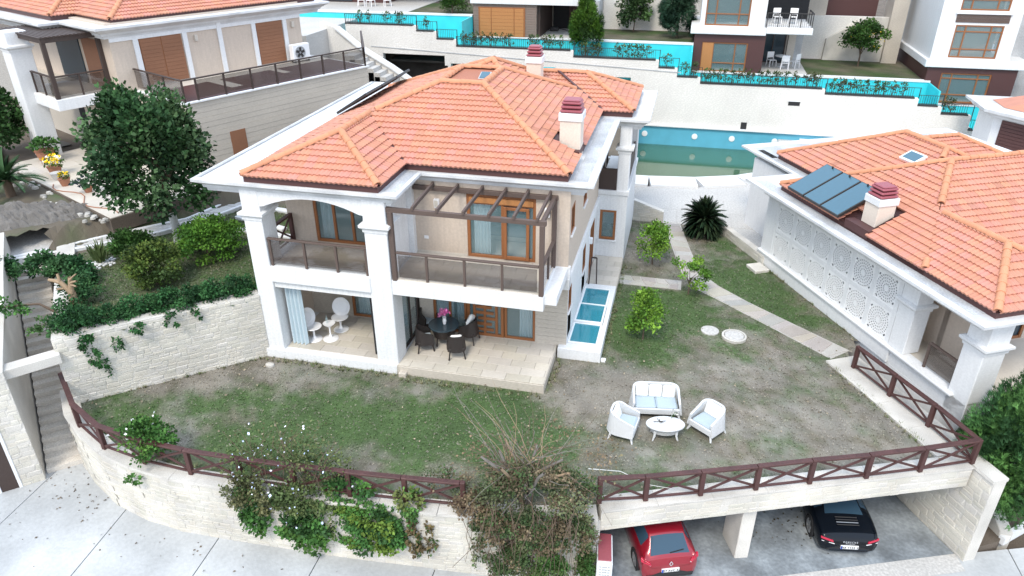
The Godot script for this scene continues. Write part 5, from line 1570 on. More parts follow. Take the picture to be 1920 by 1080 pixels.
# ---- the white house on the right, turned to face down the slope; local x runs along its front, z towards the front
func right_house() -> void:
	var th := deg_to_rad(27.5)
	var at := V(19, 0, -20).rotated(Vector3.UP, th)
	var o := thing("latticed_house", "white single storey house with pierced lattice panels and orange roof at the right", "house", at, th)
	var U := 17.2
	# side wall: plinth, lattice panels in two rows, then an open corner loggia
	part("plinth", MB.new().bx(U - 0.02, 24, -3.2, 0.0, -25.4, -13.4, 0.01), M.white, o)
	part("base_course", MB.new().bx(U - 0.1, U + 0.3, 0.0, 0.52, -24.7, -16.6, 0.015), M.white, o)
	part("ledge", MB.new().bx(U - 0.16, U + 0.3, 0.52, 0.6, -24.75, -13.9, 0.015), M.white, o)
	part("base_course", MB.new().bx(U - 0.02, U + 0.3, 0.0, 0.52, -16.6, -13.4, 0.015), M.white, o)
	part("lattice_backing", MB.new().bx(U + 0.5, U + 0.6, 0.6, 3.1, -24.6, -16.8), M.gutter, o)
	part("pier", MB.new().bx(U - 0.02, U + 0.3, 0.6, 3.2, -24.7, -23.95, 0.01), M.white, o)
	column(o, U - 0.02, U + 0.6, -16.8, -16.1, 0.6, 2.3, 3.3)
	part("frame", MB.new().bx(U - 0.01, U + 0.3, 2.88, 3.2, -23.95, -16.8), M.white, o)
	part("frame", MB.new().bx(U - 0.01, U + 0.16, 1.68, 1.82, -23.95, -16.8), M.white, o)
	for i in 7: part("frame", MB.new().bx(U - 0.005, U + 0.16, 0.6, 2.88, -23.95 + i * 1.175 - 0.09, -23.95 + i * 1.175 + 0.09), M.white, o)
	var lm := MB.new()
	var rings := [0.1, 0.2, 0.3, 0.4, 0.5]
	for i in 4:
		var n: int = [12, 18, 24, 30][i]
		for k in n:
			for j in 3:  # solid web, then a slot bounded above and below
				var a0: float = TAU * (k + [0.0, 0.5, 0.5][j]) / n + i * 0.12
				var a1: float = TAU * (k + [0.5, 1.0, 1.0][j]) / n + i * 0.12
				var r0: float = [rings[i], rings[i], rings[i] + 0.076][j]
				var r1: float = [rings[i + 1], rings[i] + 0.018, rings[i + 1]][j]
				var P := []
				for q in [[r0, a0], [r1, a0], [r1, a1], [r0, a1]]: P.append(V(q[0] * cos(q[1]), q[0] * sin(q[1]), 0.03))
				lm.q(P[0], P[1], P[2], P[3])
				var D := V(0, 0, -0.02)
				for e in 4: lm.q(P[(e + 1) % 4], P[e], P[e] + D, P[(e + 1) % 4] + D)
	for k in 40:
		var a0 := TAU * k / 40
		var a1 := TAU * (k + 1) / 40
		lm.t3(V(0, 0, 0.035), V(0.1 * cos(a0), 0.1 * sin(a0), 0.035), V(0.1 * cos(a1), 0.1 * sin(a1), 0.035))
		var c0 := V(cos(a0), sin(a0), 0)
		var c1 := V(cos(a1), sin(a1), 0)
		var b0 := c0 / maxf(absf(c0.x), absf(c0.y)) * 0.53
		var b1 := c1 / maxf(absf(c1.x), absf(c1.y)) * 0.53
		var up := V(0, 0, 0.03)
		if c0.length() > 0 and (b0 - c0 * 0.5).length() + (b1 - c1 * 0.5).length() > 0.02:
			if k % 2 == 0 or minf(b0.length(), b1.length()) < 0.61: lm.q(c0 * 0.5 + up, b0 + up, b1 + up, c1 * 0.5 + up)
			else:
				lm.q(c0 * 0.5 + up, c0 * 0.525 + up, c1 * 0.525 + up, c1 * 0.5 + up)
				lm.q(c0 * 0.585 + up, b0 + up, b1 + up, c1 * 0.585 + up)
	var lmesh := lm.mesh()
	for i in 6:
		for j in 2:
			var t := Transform3D(Basis(V(0, 0, 1), V(0, 1, 0), V(-1, 0, 0)) * Basis(V(0, 0, 1), rr(-0.02, 0.02)), V(U + 0.03, 1.14 + j * 1.21, -23.36 + i * 1.175))
			inst("lattice_panel", lmesh, M.lattice, o, t)
	# corner loggia
	part("loggia_wall", MB.new().bx(U + 1.3, U + 1.5, 0.5, 3.3, -16.8, -14.6), M.beige, o)
	part("loggia_wall", MB.new().bx(U + 0.3, U + 1.5, 0.5, 3.3, -16.9, -16.7), M.beige, o)
	part("loggia_floor", MB.new().bx(U, 24, 0.3, 0.58, -17, -13.4), M.floor, o)
	var r := thing("balcony_railing", "brown railing with smoked glass in the right house's corner loggia", "railing", V(17.35, 0.6, -14.8).rotated(Vector3.UP, th), th)
	offs[r] = V(17.35, 0.6, -14.8)
	rail(r, [V(17.35, 0.6, -15.35), V(17.35, 0.6, -14.1)], 0.9, [V(17.35, 0.6, -15.35), V(17.35, 0.6, -14.15)], M.greywood)
	column(o, U - 0.02, U + 0.75, -14.15, -13.4, -3.0, 2.42, 3.3)
	part("front_wall", MB.new().wl(U + 1.3, 25, 0.3, 3.3, -16.2, -16.0, [[U + 1.6, U + 4.6, 0.6, 2.8]]), M.beige, o)
	win(o, Transform3D(Basis(), V(U + 1.6, 0.6, -16.02)), 3.0, 2.2, [0.33, 0.66], [], M.wood, M.darkpane, "window", 0.1)
	part("core", MB.new().bx(U + 1.5, 29.2, -3, 3.3, -28.5, -16.2), M.white, o)
	part("rear_side_wall", MB.new().bx(19.4, 21, -1, 3.3, -28.8, -25.0), M.white, o)
	part("shutter", MB.new().bx(17.5, 18.2, 0.3, 2.9, -24.9, -24.72), M.maroon, o)
	part("shutter", MB.new().bx(19.34, 19.4, 0.5, 2.9, -26.4, -25.6), M.maroon, o)
	part("drain_cover", MB.new().bx(16.35, 17.0, -0.1, 0.12, -24.3, -23.55, 0.02), M.stone, o)
	# cornice
	var out := PackedVector2Array([Vector2(18.55, -29.5), Vector2(30, -29.5), Vector2(30, -15.4), Vector2(21.2, -15.4), Vector2(21.2, -12.98), Vector2(16.32, -12.98), Vector2(16.32, -25.3), Vector2(18.55, -25.3)])
	part("cornice", cornice(out, [[0.6, 3.1], [0.55, 3.2], [0.46, 3.22], [0.42, 3.32], [0.15, 3.45], [0.05, 3.50], [0.0, 3.51], [0.0, 3.60], [0.05, 3.61]]), M.eave, o)
	part("gutter", MB.new().bx(16.55, 17.0, 3.6, 3.618, -24.9, -13.6), M.gutter, o)
	part("gutter", MB.new().bx(18.8, 29.6, 3.6, 3.618, -28.9, -27.3), M.gutter, o)
	part("gutter", MB.new().bx(18.7, 19.1, 3.6, 3.618, -28.5, -23.8), M.gutter, o)
	var blocks := [
		{"x0": 16.9, "x1": 29.2, "z0": -23.7, "z1": -15.95, "y0": 3.82, "k": [0.48, 0.48, 0.48, 0.48], "cap": 5.0},
		{"x0": 16.9, "x1": 20.8, "z0": -21, "z1": -13.25, "y0": 3.82, "k": [0.48, 0.48, 0.6, 0.48], "cap": 5.0},
		{"x0": 19.0, "x1": 25.6, "z0": -27.25, "z1": -19, "y0": 3.82, "k": [0.48, 0.5, 0.48, 0.6], "cap": 5.0},
		{"x0": 22.0, "x1": 28.2, "z0": -27.05, "z1": -23.3, "y0": 3.82, "k": [0.4, 0.45, 0.45, 0.45], "cap": 5.0}]
	for b in blocks:
		part("fascia", MB.new().bx(b.x0 + 0.03, b.x1 - 0.03, 3.59, 3.85, b.z0 + 0.03, b.z1 - 0.03), M.maroon, o)
	var roof := part("roof", MB.new().bx(17.4, 28.8, 3.8, 3.9, -23.3, -16.4), M.maroon, o)
	var cc := Vector2(17.62, -19.1)
	hip_roofs(roof, blocks, [[1, 0], [0, 0], [2, 0], [1, 3], [0, 3], [1, 1], [3, 0], [3, 3], [3, 1], [2, 1], [0, 2], [0, 1], [2, 3], [2, 2], [3, 2]], 300, func(p): return (absf(p.x - 17.4) < 0.8 and absf(p.y + 19.1) < 0.5) or (p.x < 17.5 and p.y < -19.2 and p.y > -20.0))
	chimney(o, Transform3D(Basis(), V(cc.x, 0, cc.y)), 0.68, 4.05, 4.95)
	part("chimney_flashing", MB.new().bx(16.9, 18.1, 3.7, 3.98, -19.75, -18.55), M.maroon, o)
	var sk := MB.new()
	sk.xf = Transform3D(Basis(V(0, 0, 1), 0.447), V(21.35, 5.02, -22.12))
	sk.bx(-0.28, 0.3, -0.1, 0.09, -0.42, 0.42, 0.015)
	var f := part("roof_window", sk, M.metalwhite, o)
	sk = MB.new()
	sk.xf = Transform3D(Basis(V(0, 0, 1), 0.447), V(21.35, 5.02, -22.12))
	sk.bx(-0.2, 0.22, 0.09, 0.1, -0.33, 0.33)
	part("pane", sk, M.panel, f)
	var so := thing("solar_collector", "row of three blue solar collectors on the right house's roof edge", "solar panel", V(17.6, 4.0, -21.5).rotated(Vector3.UP, th), th)
	offs[so] = V(17.6, 4.0, -21.5)
	for i in 3:
		for k in 2:
			var b := MB.new()
			b.xf = Transform3D(Basis(V(0, 0, 1), 0.46), V(16.74, 3.92, -22.98 + i * 1.03))
			if k == 0: b.bx(0, 1.75, 0, 0.11, 0, 0.98, 0.01)
			else: b.bx(0.035, 1.715, 0.11, 0.116, 0.035, 0.945)
			part("frame" if k == 0 else "collector_glass", b, M.iron if k == 0 else M.panel, so)
	for i in 3: part("stand", MB.new().bar(V(18.25, 4.5, -22.5 + i), V(18.15, 4.85, -22.5 + i), 0.05, 0.05), M.iron, so)

# ---- the house on the left, turned the other way
func left_house() -> void:
	var th := deg_to_rad(-25.4)
	var at := V(-35, 3, -20).rotated(Vector3.UP, th)
	var o := thing("beige_house", "beige villa with brown shutters and orange roof at the upper left", "house", at, th)
	var U := -35.2
	part("wall", MB.new().bx(-46, U, 6.0, 9.0, -25.3, -15.0), M.beige, o)
	part("wall", MB.new().bx(-46, -36.2, 2.8, 6.0, -25.3, -14.6), M.travertine, o)
	# white pilasters and the band on the side wall
	part("band", MB.new().bx(U, U + 0.06, 8.2, 8.36, -25.3, -15.0), M.white, o)
	for v in [-16.15, -18.55, -20.4, -22.35, -24.25]: part("pilaster", MB.new().bx(U, U + 0.09, 6.05, 8.9 if v == -20.4 else 8.2, v - 0.12, v + 0.12, 0.01), M.white, o)
	for w in [[-18.38, -16.32, 2], [-24.1, -22.5, 1]]:
		var s := part("shutter", MB.new().bx(U, U + 0.03, 6.1, 8.18, w[0], w[1]), M.wood, o)
		var n: int = w[2] * 9
		for k in w[2]:
			for j in 12:
				part("slat", MB.new().bx(U + 0.03, U + 0.05, 6.12 + j * 0.171, 6.12 + j * 0.171 + 0.162, lerpf(w[0], w[1], float(k) / w[2]) + 0.02, lerpf(w[0], w[1], (k + 1.0) / w[2]) - 0.02), M.shutter, s)
	for v in [-19.1, -24.75]: part("wall_lamp", MB.new().bx(U, U + 0.13, 7.75, 8.05, v - 0.08, v + 0.08, 0.02), M.floor, o)
	# deck on a travertine base
	part("deck_base", MB.new().bx(-36.0, -31.05, 2.0, 5.9, -26.2, -15.75), M.travertine, o)
	for j in 15:
		part("cladding_course", MB.new().bx(-31.05, -31.03 + 0.006 * (j % 3), 2.4 + j * 0.233, 2.4 + j * 0.233 + 0.225, -26.2, -15.75), M.travertine, o)
	part("deck_coping", MB.new().bx(-36.0, -30.95, 5.9, 5.98, -26.3, -15.65, 0.01), M.white, o)
	part("deck_walk", MB.new().bx(U, -34.1, 5.98, 6.0, -26.2, -15.8), M.floor, o)
	for j in 18: part("deck_board", MB.new().bx(-34.1 + j * 0.165, -34.1 + j * 0.165 + 0.157, 5.98, 6.005, -26.1, -15.85), M.maroon, o)
	part("deck_strip", MB.new().bx(-34.1, -32.0, 6.005, 6.012, -19.3, -18.7), M.floor, o)
	part("deck_strip", MB.new().bx(-34.1, -32.8, 6.005, 6.012, -22.6, -22.2), M.floor, o)
	var r := thing("deck_railing", "dark brown railing with smoked glass round the left house's deck", "railing", V(-31.1, 6, -21).rotated(Vector3.UP, th), th)
	offs[r] = V(-31.1, 6, -21)
	var ps := []
	for i in 8: ps.append(V(-31.05, 5.98, -26.1 + i * 1.38))
	var p2 := [V(-31.05, 5.98, -15.8), V(-32.6, 5.98, -15.8), V(-34.0, 5.98, -15.8), V(-35.3, 5.98, -15.8)]
	rail(r, [ps[0], p2[0], p2[3]], 0.95, ps, M.darkwood)
	rail(r, [], 0.95, p2, M.darkwood)
	var p3 := []
	for i in 5: p3.append(V(-31.05 - i * 1.1, 5.98, -26.1 - i * 0.9))
	rail(r, [p3[0], p3[4]], 0.95, p3, M.darkwood)
	# air conditioner at the end of the wall
	var ac := thing("air_conditioner", "white outdoor air conditioner with a round fan on the left house's deck", "air conditioner", V(-34.7, 6, -24.6).rotated(Vector3.UP, th), th)
	offs[ac] = V(-34.7, 6, -24.6)
	part("case", MB.new().bx(-34.85, -34.5, 6.1, 6.95, -25.2, -24.1, 0.03), M.metalwhite, ac)
	var fb := MB.new()
	fb.xf = Transform3D(Basis(V(0, 0, 1), -PI / 2), V(-34.5, 6.52, -24.55))
	fb.lathe(Vector3.ZERO, [Vector2(0.33, 0), Vector2(0.33, 0.03), Vector2(0.3, 0.03), Vector2(0.3, 0.006), Vector2(0, 0.006)], 24)
	part("fan_ring", fb, M.gutter, ac)
	for i in 5:
		var bl := MB.new()
		bl.xf = Transform3D(Basis(V(1, 0, 0), TAU * i / 5.0), V(-34.485, 6.52, -24.55))
		bl.bx(0, 0.02, 0.06, 0.27, -0.08, 0.05, 0.005)
		part("blade", bl, M.iron, ac)
	for z in [-25.1, -24.2]: part("foot", MB.new().bx(-34.85, -34.5, 6.0, 6.1, z - 0.03, z + 0.03), M.iron, ac)
	# front balcony with dark pergola
	part("balcony", MB.new().bx(-40, -35.9, 5.5, 6.0, -15.0, -12.45, 0.02), M.white, o)
	part("balcony_floor", MB.new().bx(-39.5, -36.0, 6.0, 6.01, -15.0, -12.6), M.floor, o)
	part("door_panel", MB.new().bx(-38.0, -36.2, 6.02, 8.2, -15.0, -14.95), M.shutter, o)
	part("window", MB.new().bx(-41, -38.4, 6.02, 8.3, -15.0, -14.94), M.darkpane, o)
	var b2 := thing("balcony_railing", "dark railing with smoked glass on the left house's front balcony", "railing", V(-37.7, 6, -12.6).rotated(Vector3.UP, th), th)
	offs[b2] = V(-37.7, 6, -12.6)
	var q1 := [V(-39.3, 6, -12.6), V(-38.3, 6, -12.6), V(-37.3, 6, -12.6), V(-36.05, 6, -12.6), V(-36.05, 6, -13.7), V(-36.05, 6, -14.9)]
	rail(b2, [q1[0], q1[3], q1[5]], 0.95, q1, M.darkwood)
	var pg := thing("pergola", "dark slatted pergola over the left house's front balcony", "pergola", V(-37.7, 6, -13.6).rotated(Vector3.UP, th), th)
	offs[pg] = V(-37.7, 6, -13.6)
	for p in [[-39.3, -12.6], [-36.05, -12.6], [-36.05, -14.9]]: part("post", MB.new().bx(p[0] - 0.09, p[0] + 0.09, 6, 8.5, p[1] - 0.09, p[1] + 0.09, 0.01), M.darkwood, pg)
	part("beam", MB.new().bx(-40.5, -35.9, 8.4, 8.6, -12.7, -12.5, 0.01), M.darkwood, pg)
	part("beam", MB.new().bx(-36.15, -35.95, 8.4, 8.6, -15.0, -12.7, 0.01), M.darkwood, pg)
	for j in 14: part("slat", MB.new().bx(-40.5, -35.85, 8.6, 8.66, -12.55 - j * 0.17, -12.45 - j * 0.17, 0.01), M.darkwood, pg)
	# columns, doors and patio below
	column(o, -39.3, -38.35, -12.9, -12.0, 2.7, 8.0, 8.7)
	part("patio", MB.new().ex(PackedVector2Array([Vector2(-44, -10.4), Vector2(-28.2, -10.4), Vector2(-28.2, -15.8), Vector2(-44, -15.8)]), 2.4, 2.97), M.soil, o)
	floor_tiles(o, -38.6, -28.25, -15.7, -10.45, 3.0, 1.3, 0.75, M.floor)
	part("recess", MB.new().bx(-39.3, -37.6, 3.0, 5.4, -14.6, -14.5), M.dark, o)
	part("pier", MB.new().bx(-37.5, -36.3, 3.0, 5.5, -14.6, -14.1), M.travertine, o)
	part("shutter_door", MB.new().bx(-36.2, -34.6, 3.0, 5.3, -15.75, -15.7), M.shutter, o)
	part("window", MB.new().bx(-31.06, -31.0, 3.0, 4.3, -18.4, -17.6), M.shutter, o)
	# eaves and roof
	var out := PackedVector2Array([Vector2(-50, -27), Vector2(-34.65, -27), Vector2(-34.65, -14.3), Vector2(-38.2, -14.3), Vector2(-38.2, -13.4), Vector2(-50, -13.4)])
	part("cornice", cornice(out, [[0.5, 8.36], [0.46, 8.48], [0.38, 8.5], [0.34, 8.6], [0.1, 8.75], [0.03, 8.78], [0.0, 8.8], [0.0, 8.9], [0.06, 8.91]]), M.eave, o)
	var blocks := [{"x0": -50.0, "x1": -35.25, "z0": -26.5, "z1": -15.3, "y0": 9.12, "k": [0.48, 0.48, 0.48, 0.48], "cap": 5.0}, {"x0": -46.0, "x1": -38.8, "z0": -20.0, "z1": -14.2, "y0": 9.12, "k": [0.48, 0.48, 0.48, 0.48], "cap": 5.0}]
	for b in blocks: part("fascia", MB.new().bx(b.x0 + 0.03, b.x1 - 0.03, 8.88, 9.15, b.z0 + 0.03, b.z1 - 0.03), M.maroon, o)
	var roof := part("roof", MB.new().bx(-49.5, -36, 9.1, 9.2, -26, -16), M.maroon, o)
	hip_roofs(roof, blocks, [[0, 1], [0, 3], [1, 3], [1, 1], [0, 2], [0, 0]], 220)

# ---- furniture
# A woven shell standing on a curved line: pts (x, z), one height each; flares outwards by `flare` at the top.
func shell(pts: Array, hs: Array, y0: float, th: float, flare: float) -> MB:
	var b := MB.new()
	var n := pts.size()
	var R := []
	for i in n:
		var d: Vector2 = (pts[mini(i + 1, n - 1)] - pts[maxi(i - 1, 0)]).normalized()
		var o := Vector2(-d.y, d.x)
		var p: Vector2 = pts[i]
		var t: Vector2 = p + o * flare
		R.append([V(p.x, y0, p.y), V((p + o * flare * 0.55).x, lerpf(y0, hs[i], 0.55), (p + o * flare * 0.55).y), V(t.x, hs[i], t.y), V((t - o * th).x, hs[i] + 0.004, (t - o * th).y), V((p - o * th).x, y0, (p - o * th).y)])
	for i in n - 1:
		for k in 4:
			var m: Vector3 = (R[i][0] + R[i + 1][0] + R[i][4] + R[i + 1][4]) * 0.25
			m.y = (R[i][k].y + R[i][k + 1].y) * 0.5 - (0.2 if k == 2 else 0.0)
			b.qo(R[i][k], R[i + 1][k], R[i + 1][k + 1], R[i][k + 1], m)
	for e in [0, n - 1]:
		var r: Array = R[e]
		var q: Array = R[1 if e == 0 else n - 2]
		b.qo(r[0], r[1], r[3], r[4], (q[0] + q[3]) * 0.5); b.qo(r[1], r[2], r[3], r[3], (q[0] + q[3]) * 0.5)
	return b
func ucurve(w: float, d: float, r: float) -> Array:  # U seen from above, open to +z, outside on the right of the run
	var p := [Vector2(w / 2, d / 2), Vector2(w / 2, 0.0)]
	for i in 7:
		var a := PI / 2 * i / 6.0
		p.append(Vector2(w / 2 - r + r * cos(a), -d / 2 + r - r * sin(a)))
	for i in 7:
		var a := PI / 2 * (6 - i) / 6.0
		p.append(Vector2(-w / 2 + r - r * cos(a), -d / 2 + r - r * sin(a)))
	p.append(Vector2(-w / 2, 0.0)); p.append(Vector2(-w / 2, d / 2))
	p.reverse()
	return p
func cushion(x0: float, x1: float, y0: float, y1: float, z0: float, z1: float) -> MB:
	return MB.new().bx(x0, x1, y0, y1, z0, z1, minf(0.045, (y1 - y0) * 0.42))
func wicker_seat(nm: String, label: String, cat: String, at: Vector3, turn: float, w: float, seats: int, backs: int, group: String) -> Node3D:
	var o := thing(nm, label, cat, at, turn, group, true)
	var d := 0.78
	var pts := ucurve(w, d, 0.3)
	var hs := []
	for p in pts: hs.append(lerpf(0.58, 0.84, smoothstep(0.35, -0.3, p.y)))
	part("woven_shell", shell(pts, hs, 0.2, 0.06, 0.07), M.wicker, o)
	part("apron", MB.new().bx(-w / 2 + 0.02, w / 2 - 0.02, 0.2, 0.4, d / 2 - 0.06, d / 2 + 0.01, 0.015), M.wicker, o)
	part("seat_base", MB.new().bx(-w / 2 + 0.06, w / 2 - 0.06, 0.22, 0.36, -d / 2 + 0.05, d / 2 - 0.04), M.wicker, o)
	for s in [-1, 1]:
		for z in [d / 2 - 0.06, -d / 2 + 0.12]:
			var b := MB.new()
			b.tube([V(s * (w / 2 - 0.05), 0.26, z), V(s * (w / 2 - 0.03), 0.12, z + (0.01 if z > 0 else -0.01)), V(s * (w / 2 + 0.02), 0.0, z + (0.05 if z > 0 else -0.05))], 0.05, 0.025, 8)
			part("leg", b, M.wicker, o)
	for i in seats:
		var a := -w / 2 + 0.08 + (w - 0.16) * i / seats
		part("seat_cushion", cushion(a + 0.004, a + (w - 0.16) / seats - 0.004, 0.36, 0.47, -d / 2 + 0.1, d / 2 - 0.03), M.cushion, o)
	for i in backs:
		var a := -w / 2 + 0.1 + (w - 0.2) * i / backs
		var c := MB.new()
		c.xf = Transform3D(Basis(V(1, 0, 0), -0.3).rotated(V(0, 0, 1), rr(-0.06, 0.06)), V(0, 0.44, -d / 2 + 0.24))
		c.bx(a + 0.01, a + (w - 0.2) / backs - 0.01, 0.0, 0.40, -0.07, 0.06, 0.05)
		part("back_cushion", c, M.pillow, o)
	return o
func furniture() -> void:
	wicker_seat("sofa", "white wicker sofa with blue seat cushions and three white back cushions on the lawn", "sofa", V(0.10, 0, -18.15), 0.16, 1.42, 2, 3, "")
	wicker_seat("armchair", "white wicker armchair turned right, left of the oval table on the lawn", "armchair", V(-0.74, 0, -16.95), 1.42, 0.80, 1, 1, "white wicker armchairs on the lawn")
	wicker_seat("armchair", "white wicker armchair turned left, right of the oval table on the lawn", "armchair", V(1.66, 0, -17.6), 0.2 - 0.85, 0.80, 1, 1, "white wicker armchairs on the lawn")
	var t := thing("coffee_table", "oval white wicker table with a small vase before the sofa", "table", V(0.45, 0, -17.05), 0.2, "", true)
	var b := MB.new()
	b.lathe(Vector3.ZERO, [Vector2(0.44, 0.36), Vector2(0.55, 0.42), Vector2(0.56, 0.45), Vector2(0.55, 0.47), Vector2(0, 0.47)], 32, 1.0, 0.62)
	part("tabletop", b, M.wicker, t)
	b = MB.new()
	b.lathe(Vector3.ZERO, [Vector2(0.40, 0.22), Vector2(0.43, 0.36)], 28, 1.0, 0.62)
	part("apron", b, M.wicker, t)
	for s in [[-1, -1], [1, -1], [1, 1], [-1, 1]]:
		b = MB.new()
		b.tube([V(s[0] * 0.30, 0.36, s[1] * 0.17), V(s[0] * 0.31, 0.15, s[1] * 0.17), V(s[0] * 0.36, 0.0, s[1] * 0.2)], 0.05, 0.022, 8)
		part("leg", b, M.wicker, t)
	var vs := thing("vase", "small white vase with a flowering twig on the oval wicker table", "vase", V(0.62, 0.47, -17.22))
	b = MB.new()
	b.lathe(V(0.62, 0.47, -17.22), [Vector2(0.04, 0), Vector2(0.055, 0.06), Vector2(0.03, 0.13), Vector2(0.035, 0.16)], 14)
	part("vessel", b, M.plastic, vs)
	crown("twig", vs, V(0.62, 0.72, -17.22), V(0.12, 0.12, 0.12), 40, 0.07, [Color(0.5, 0.5, 0.45), Color(0.05, 0.09, 0.03)], 8)
	var sp := MB.new()
	for i in 9: sp.tube([V(0.28, 0.475, -17.1), V(0.28 + rr(-0.17, 0.17), 0.52, -17.1 + rr(-0.12, 0.12))], 0.008, 0.012, 4)
	solo("twig", sp, M.iron, "dark dry twig lying on the oval wicker table", "twig")
	# dining set on the terrace
	var fy := 0.345
	t = thing("dining_table", "round dark glass table on the terrace", "table", V(-7.15, fy, -19.95))
	b = MB.new()
	b.lathe(V(-7.15, fy, -19.95), [Vector2(0.5, 0.68), Vector2(0.52, 0.70), Vector2(0.52, 0.735), Vector2(0.5, 0.745), Vector2(0, 0.745)], 32)
	part("tabletop", b, M.darkpane, t)
	b = MB.new()
	b.lathe(V(-7.15, fy, -19.95), [Vector2(0.34, 0.3), Vector2(0.46, 0.68)], 24)
	part("skirt", b, M.rattan, t)
	for i in 4:
		var a := TAU * i / 4 + 0.5
		part("leg", MB.new().bar(V(-7.15 + 0.36 * cos(a), fy, -19.95 + 0.36 * sin(a)), V(-7.15 + 0.3 * cos(a), fy + 0.5, -19.95 + 0.3 * sin(a)), 0.045, 0.045), M.rattan, t)
	var fl := thing("vase", "white vase of pink flowers on the round dark table", "vase", V(-7.12, fy + 0.745, -19.95))
	b = MB.new()
	b.lathe(V(-7.12, fy + 0.745, -19.95), [Vector2(0.05, 0), Vector2(0.07, 0.12), Vector2(0.055, 0.22), Vector2(0.07, 0.26)], 16)
	part("vessel", b, M.plastic, fl)
	crown("blossom", fl, V(-7.12, fy + 1.12, -19.95), V(0.2, 0.15, 0.2), 320, 0.07, [Color(0.62, 0.12, 0.32), Color(0.75, 0.28, 0.5), Color(0.5, 0.08, 0.3)], 16)
	var chairs := [[-7.95, -20.6, 0.9, "dark woven chair with a blue cushion behind the round table, by the glass side", 0], [-7.68, -19.42, 2.1, "dark woven chair with a blue cushion left of the round table", 0], [-6.5, -19.25, 3.5, "dark woven chair with a pale cushion in front of the round table", 1], [-6.35, -20.25, 4.6, "dark woven chair with an upright white pillow right of the round table", 2]]
	for c in chairs:
		var o := thing("dining_chair", c[3], "chair", V(c[0], fy, c[1]), c[2], "dark woven chairs round the terrace table", true)
		var pts := ucurve(0.56, 0.54, 0.24)
		var hs := []
		for p in pts: hs.append(lerpf(0.64, 0.86, smoothstep(0.2, -0.22, p.y)))
		part("woven_shell", shell(pts, hs, 0.3, 0.04, 0.05), M.rattan, o)
		part("seat", MB.new().bx(-0.27, 0.27, 0.32, 0.42, -0.26, 0.28, 0.02), M.rattan, o)
		part("seat_cushion", cushion(-0.23, 0.23, 0.42, 0.48, -0.22, 0.26), M.pillow if c[4] == 1 else M.cushion, o)
		if c[4] == 1: part("back_cushion", MB.new().bx(-0.19, 0.19, 0.5, 0.9, -0.2, -0.1, 0.04), M.pillow, o)
		if c[4] == 2:
			var k := MB.new()
			k.xf = Transform3D(Basis(V(1, 0, 0), -0.3).rotated(V(0, 0, 1), 0.6), V(0, 0.84, -0.06))
			k.bx(-0.2, 0.2, -0.2, 0.2, -0.06, 0.06, 0.05)
			part("back_cushion", k, M.pillow, o)
		for s in [[-1, -1], [1, -1], [1, 1], [-1, 1]]:
			part("leg", MB.new().bar(V(s[0] * 0.27, 0, s[1] * 0.27), V(s[0] * 0.22, 0.34, s[1] * 0.22), 0.035, 0.035), M.rattan, o)
	# tulip chairs and table in the left veranda
	for c in [[-11.62, -19.15, 1.2, "white tulip chair nearest the curtain in the veranda"], [-11.0, -19.95, 0.1, "white tulip chair standing at the back of the veranda"]]:
		var o := thing("tulip_chair", c[3], "chair", V(c[0], fy, c[1]), c[2], "white tulip chairs in the veranda", true)
		b = MB.new()
		b.lathe(Vector3.ZERO, [Vector2(0.27, 0), Vector2(0.26, 0.015), Vector2(0.08, 0.05), Vector2(0.035, 0.14), Vector2(0.04, 0.38), Vector2(0.1, 0.43)], 24)
		part("pedestal", b, M.plastic, o)
		b = MB.new()
		b.lathe(Vector3.ZERO, [Vector2(0, 0.42), Vector2(0.2, 0.43), Vector2(0.3, 0.5), Vector2(0.29, 0.51), Vector2(0, 0.47)], 24)
		part("seat", b, M.plastic, o)
		b = MB.new()
		b.xf = Transform3D(Basis(V(1, 0, 0), PI / 2 - 0.28), V(0, 0.78, -0.26))
		b.lathe(Vector3.ZERO, [Vector2(0, -0.05), Vector2(0.22, -0.03), Vector2(0.33, 0.04), Vector2(0.315, 0.05), Vector2(0.2, -0.005), Vector2(0, -0.02)], 28, 1.0, 1.05)
		part("backrest", b, M.plastic, o)
	t = thing("side_table", "small white pedestal table with a glass bowl in the veranda", "table", V(-11.08, fy, -19.3))
	b = MB.new()
	b.lathe(V(-11.08, fy, -19.3), [Vector2(0.27, 0), Vector2(0.25, 0.02), Vector2(0.07, 0.06), Vector2(0.025, 0.2), Vector2(0.03, 0.45), Vector2(0.2, 0.6), Vector2(0.21, 0.62), Vector2(0, 0.6)], 24)
	part("pedestal", b, M.plastic, t)
	var bt := MB.new()
	bt.lathe(V(-11.15, fy + 0.62, -19.3), [Vector2(0.04, 0), Vector2(0.045, 0.16), Vector2(0.015, 0.22), Vector2(0.015, 0.3), Vector2(0, 0.3)], 12)
	solo("bottle", bt, M.pane, "clear glass bottle on the small pedestal table", "bottle")
	var hp := thing("hanging_plant", "reddish dried plant hung on the veranda's back wall", "plant", V(-12.2, 2.2, -20.7))
	crown("leaves", hp, V(-12.15, 2.15, -20.7), V(0.25, 0.35, 0.2), 160, 0.1, [Color(0.16, 0.05, 0.03), Color(0.10, 0.07, 0.03)], 12)
	# terrace chairs of the row behind
	var proto: Node3D = null
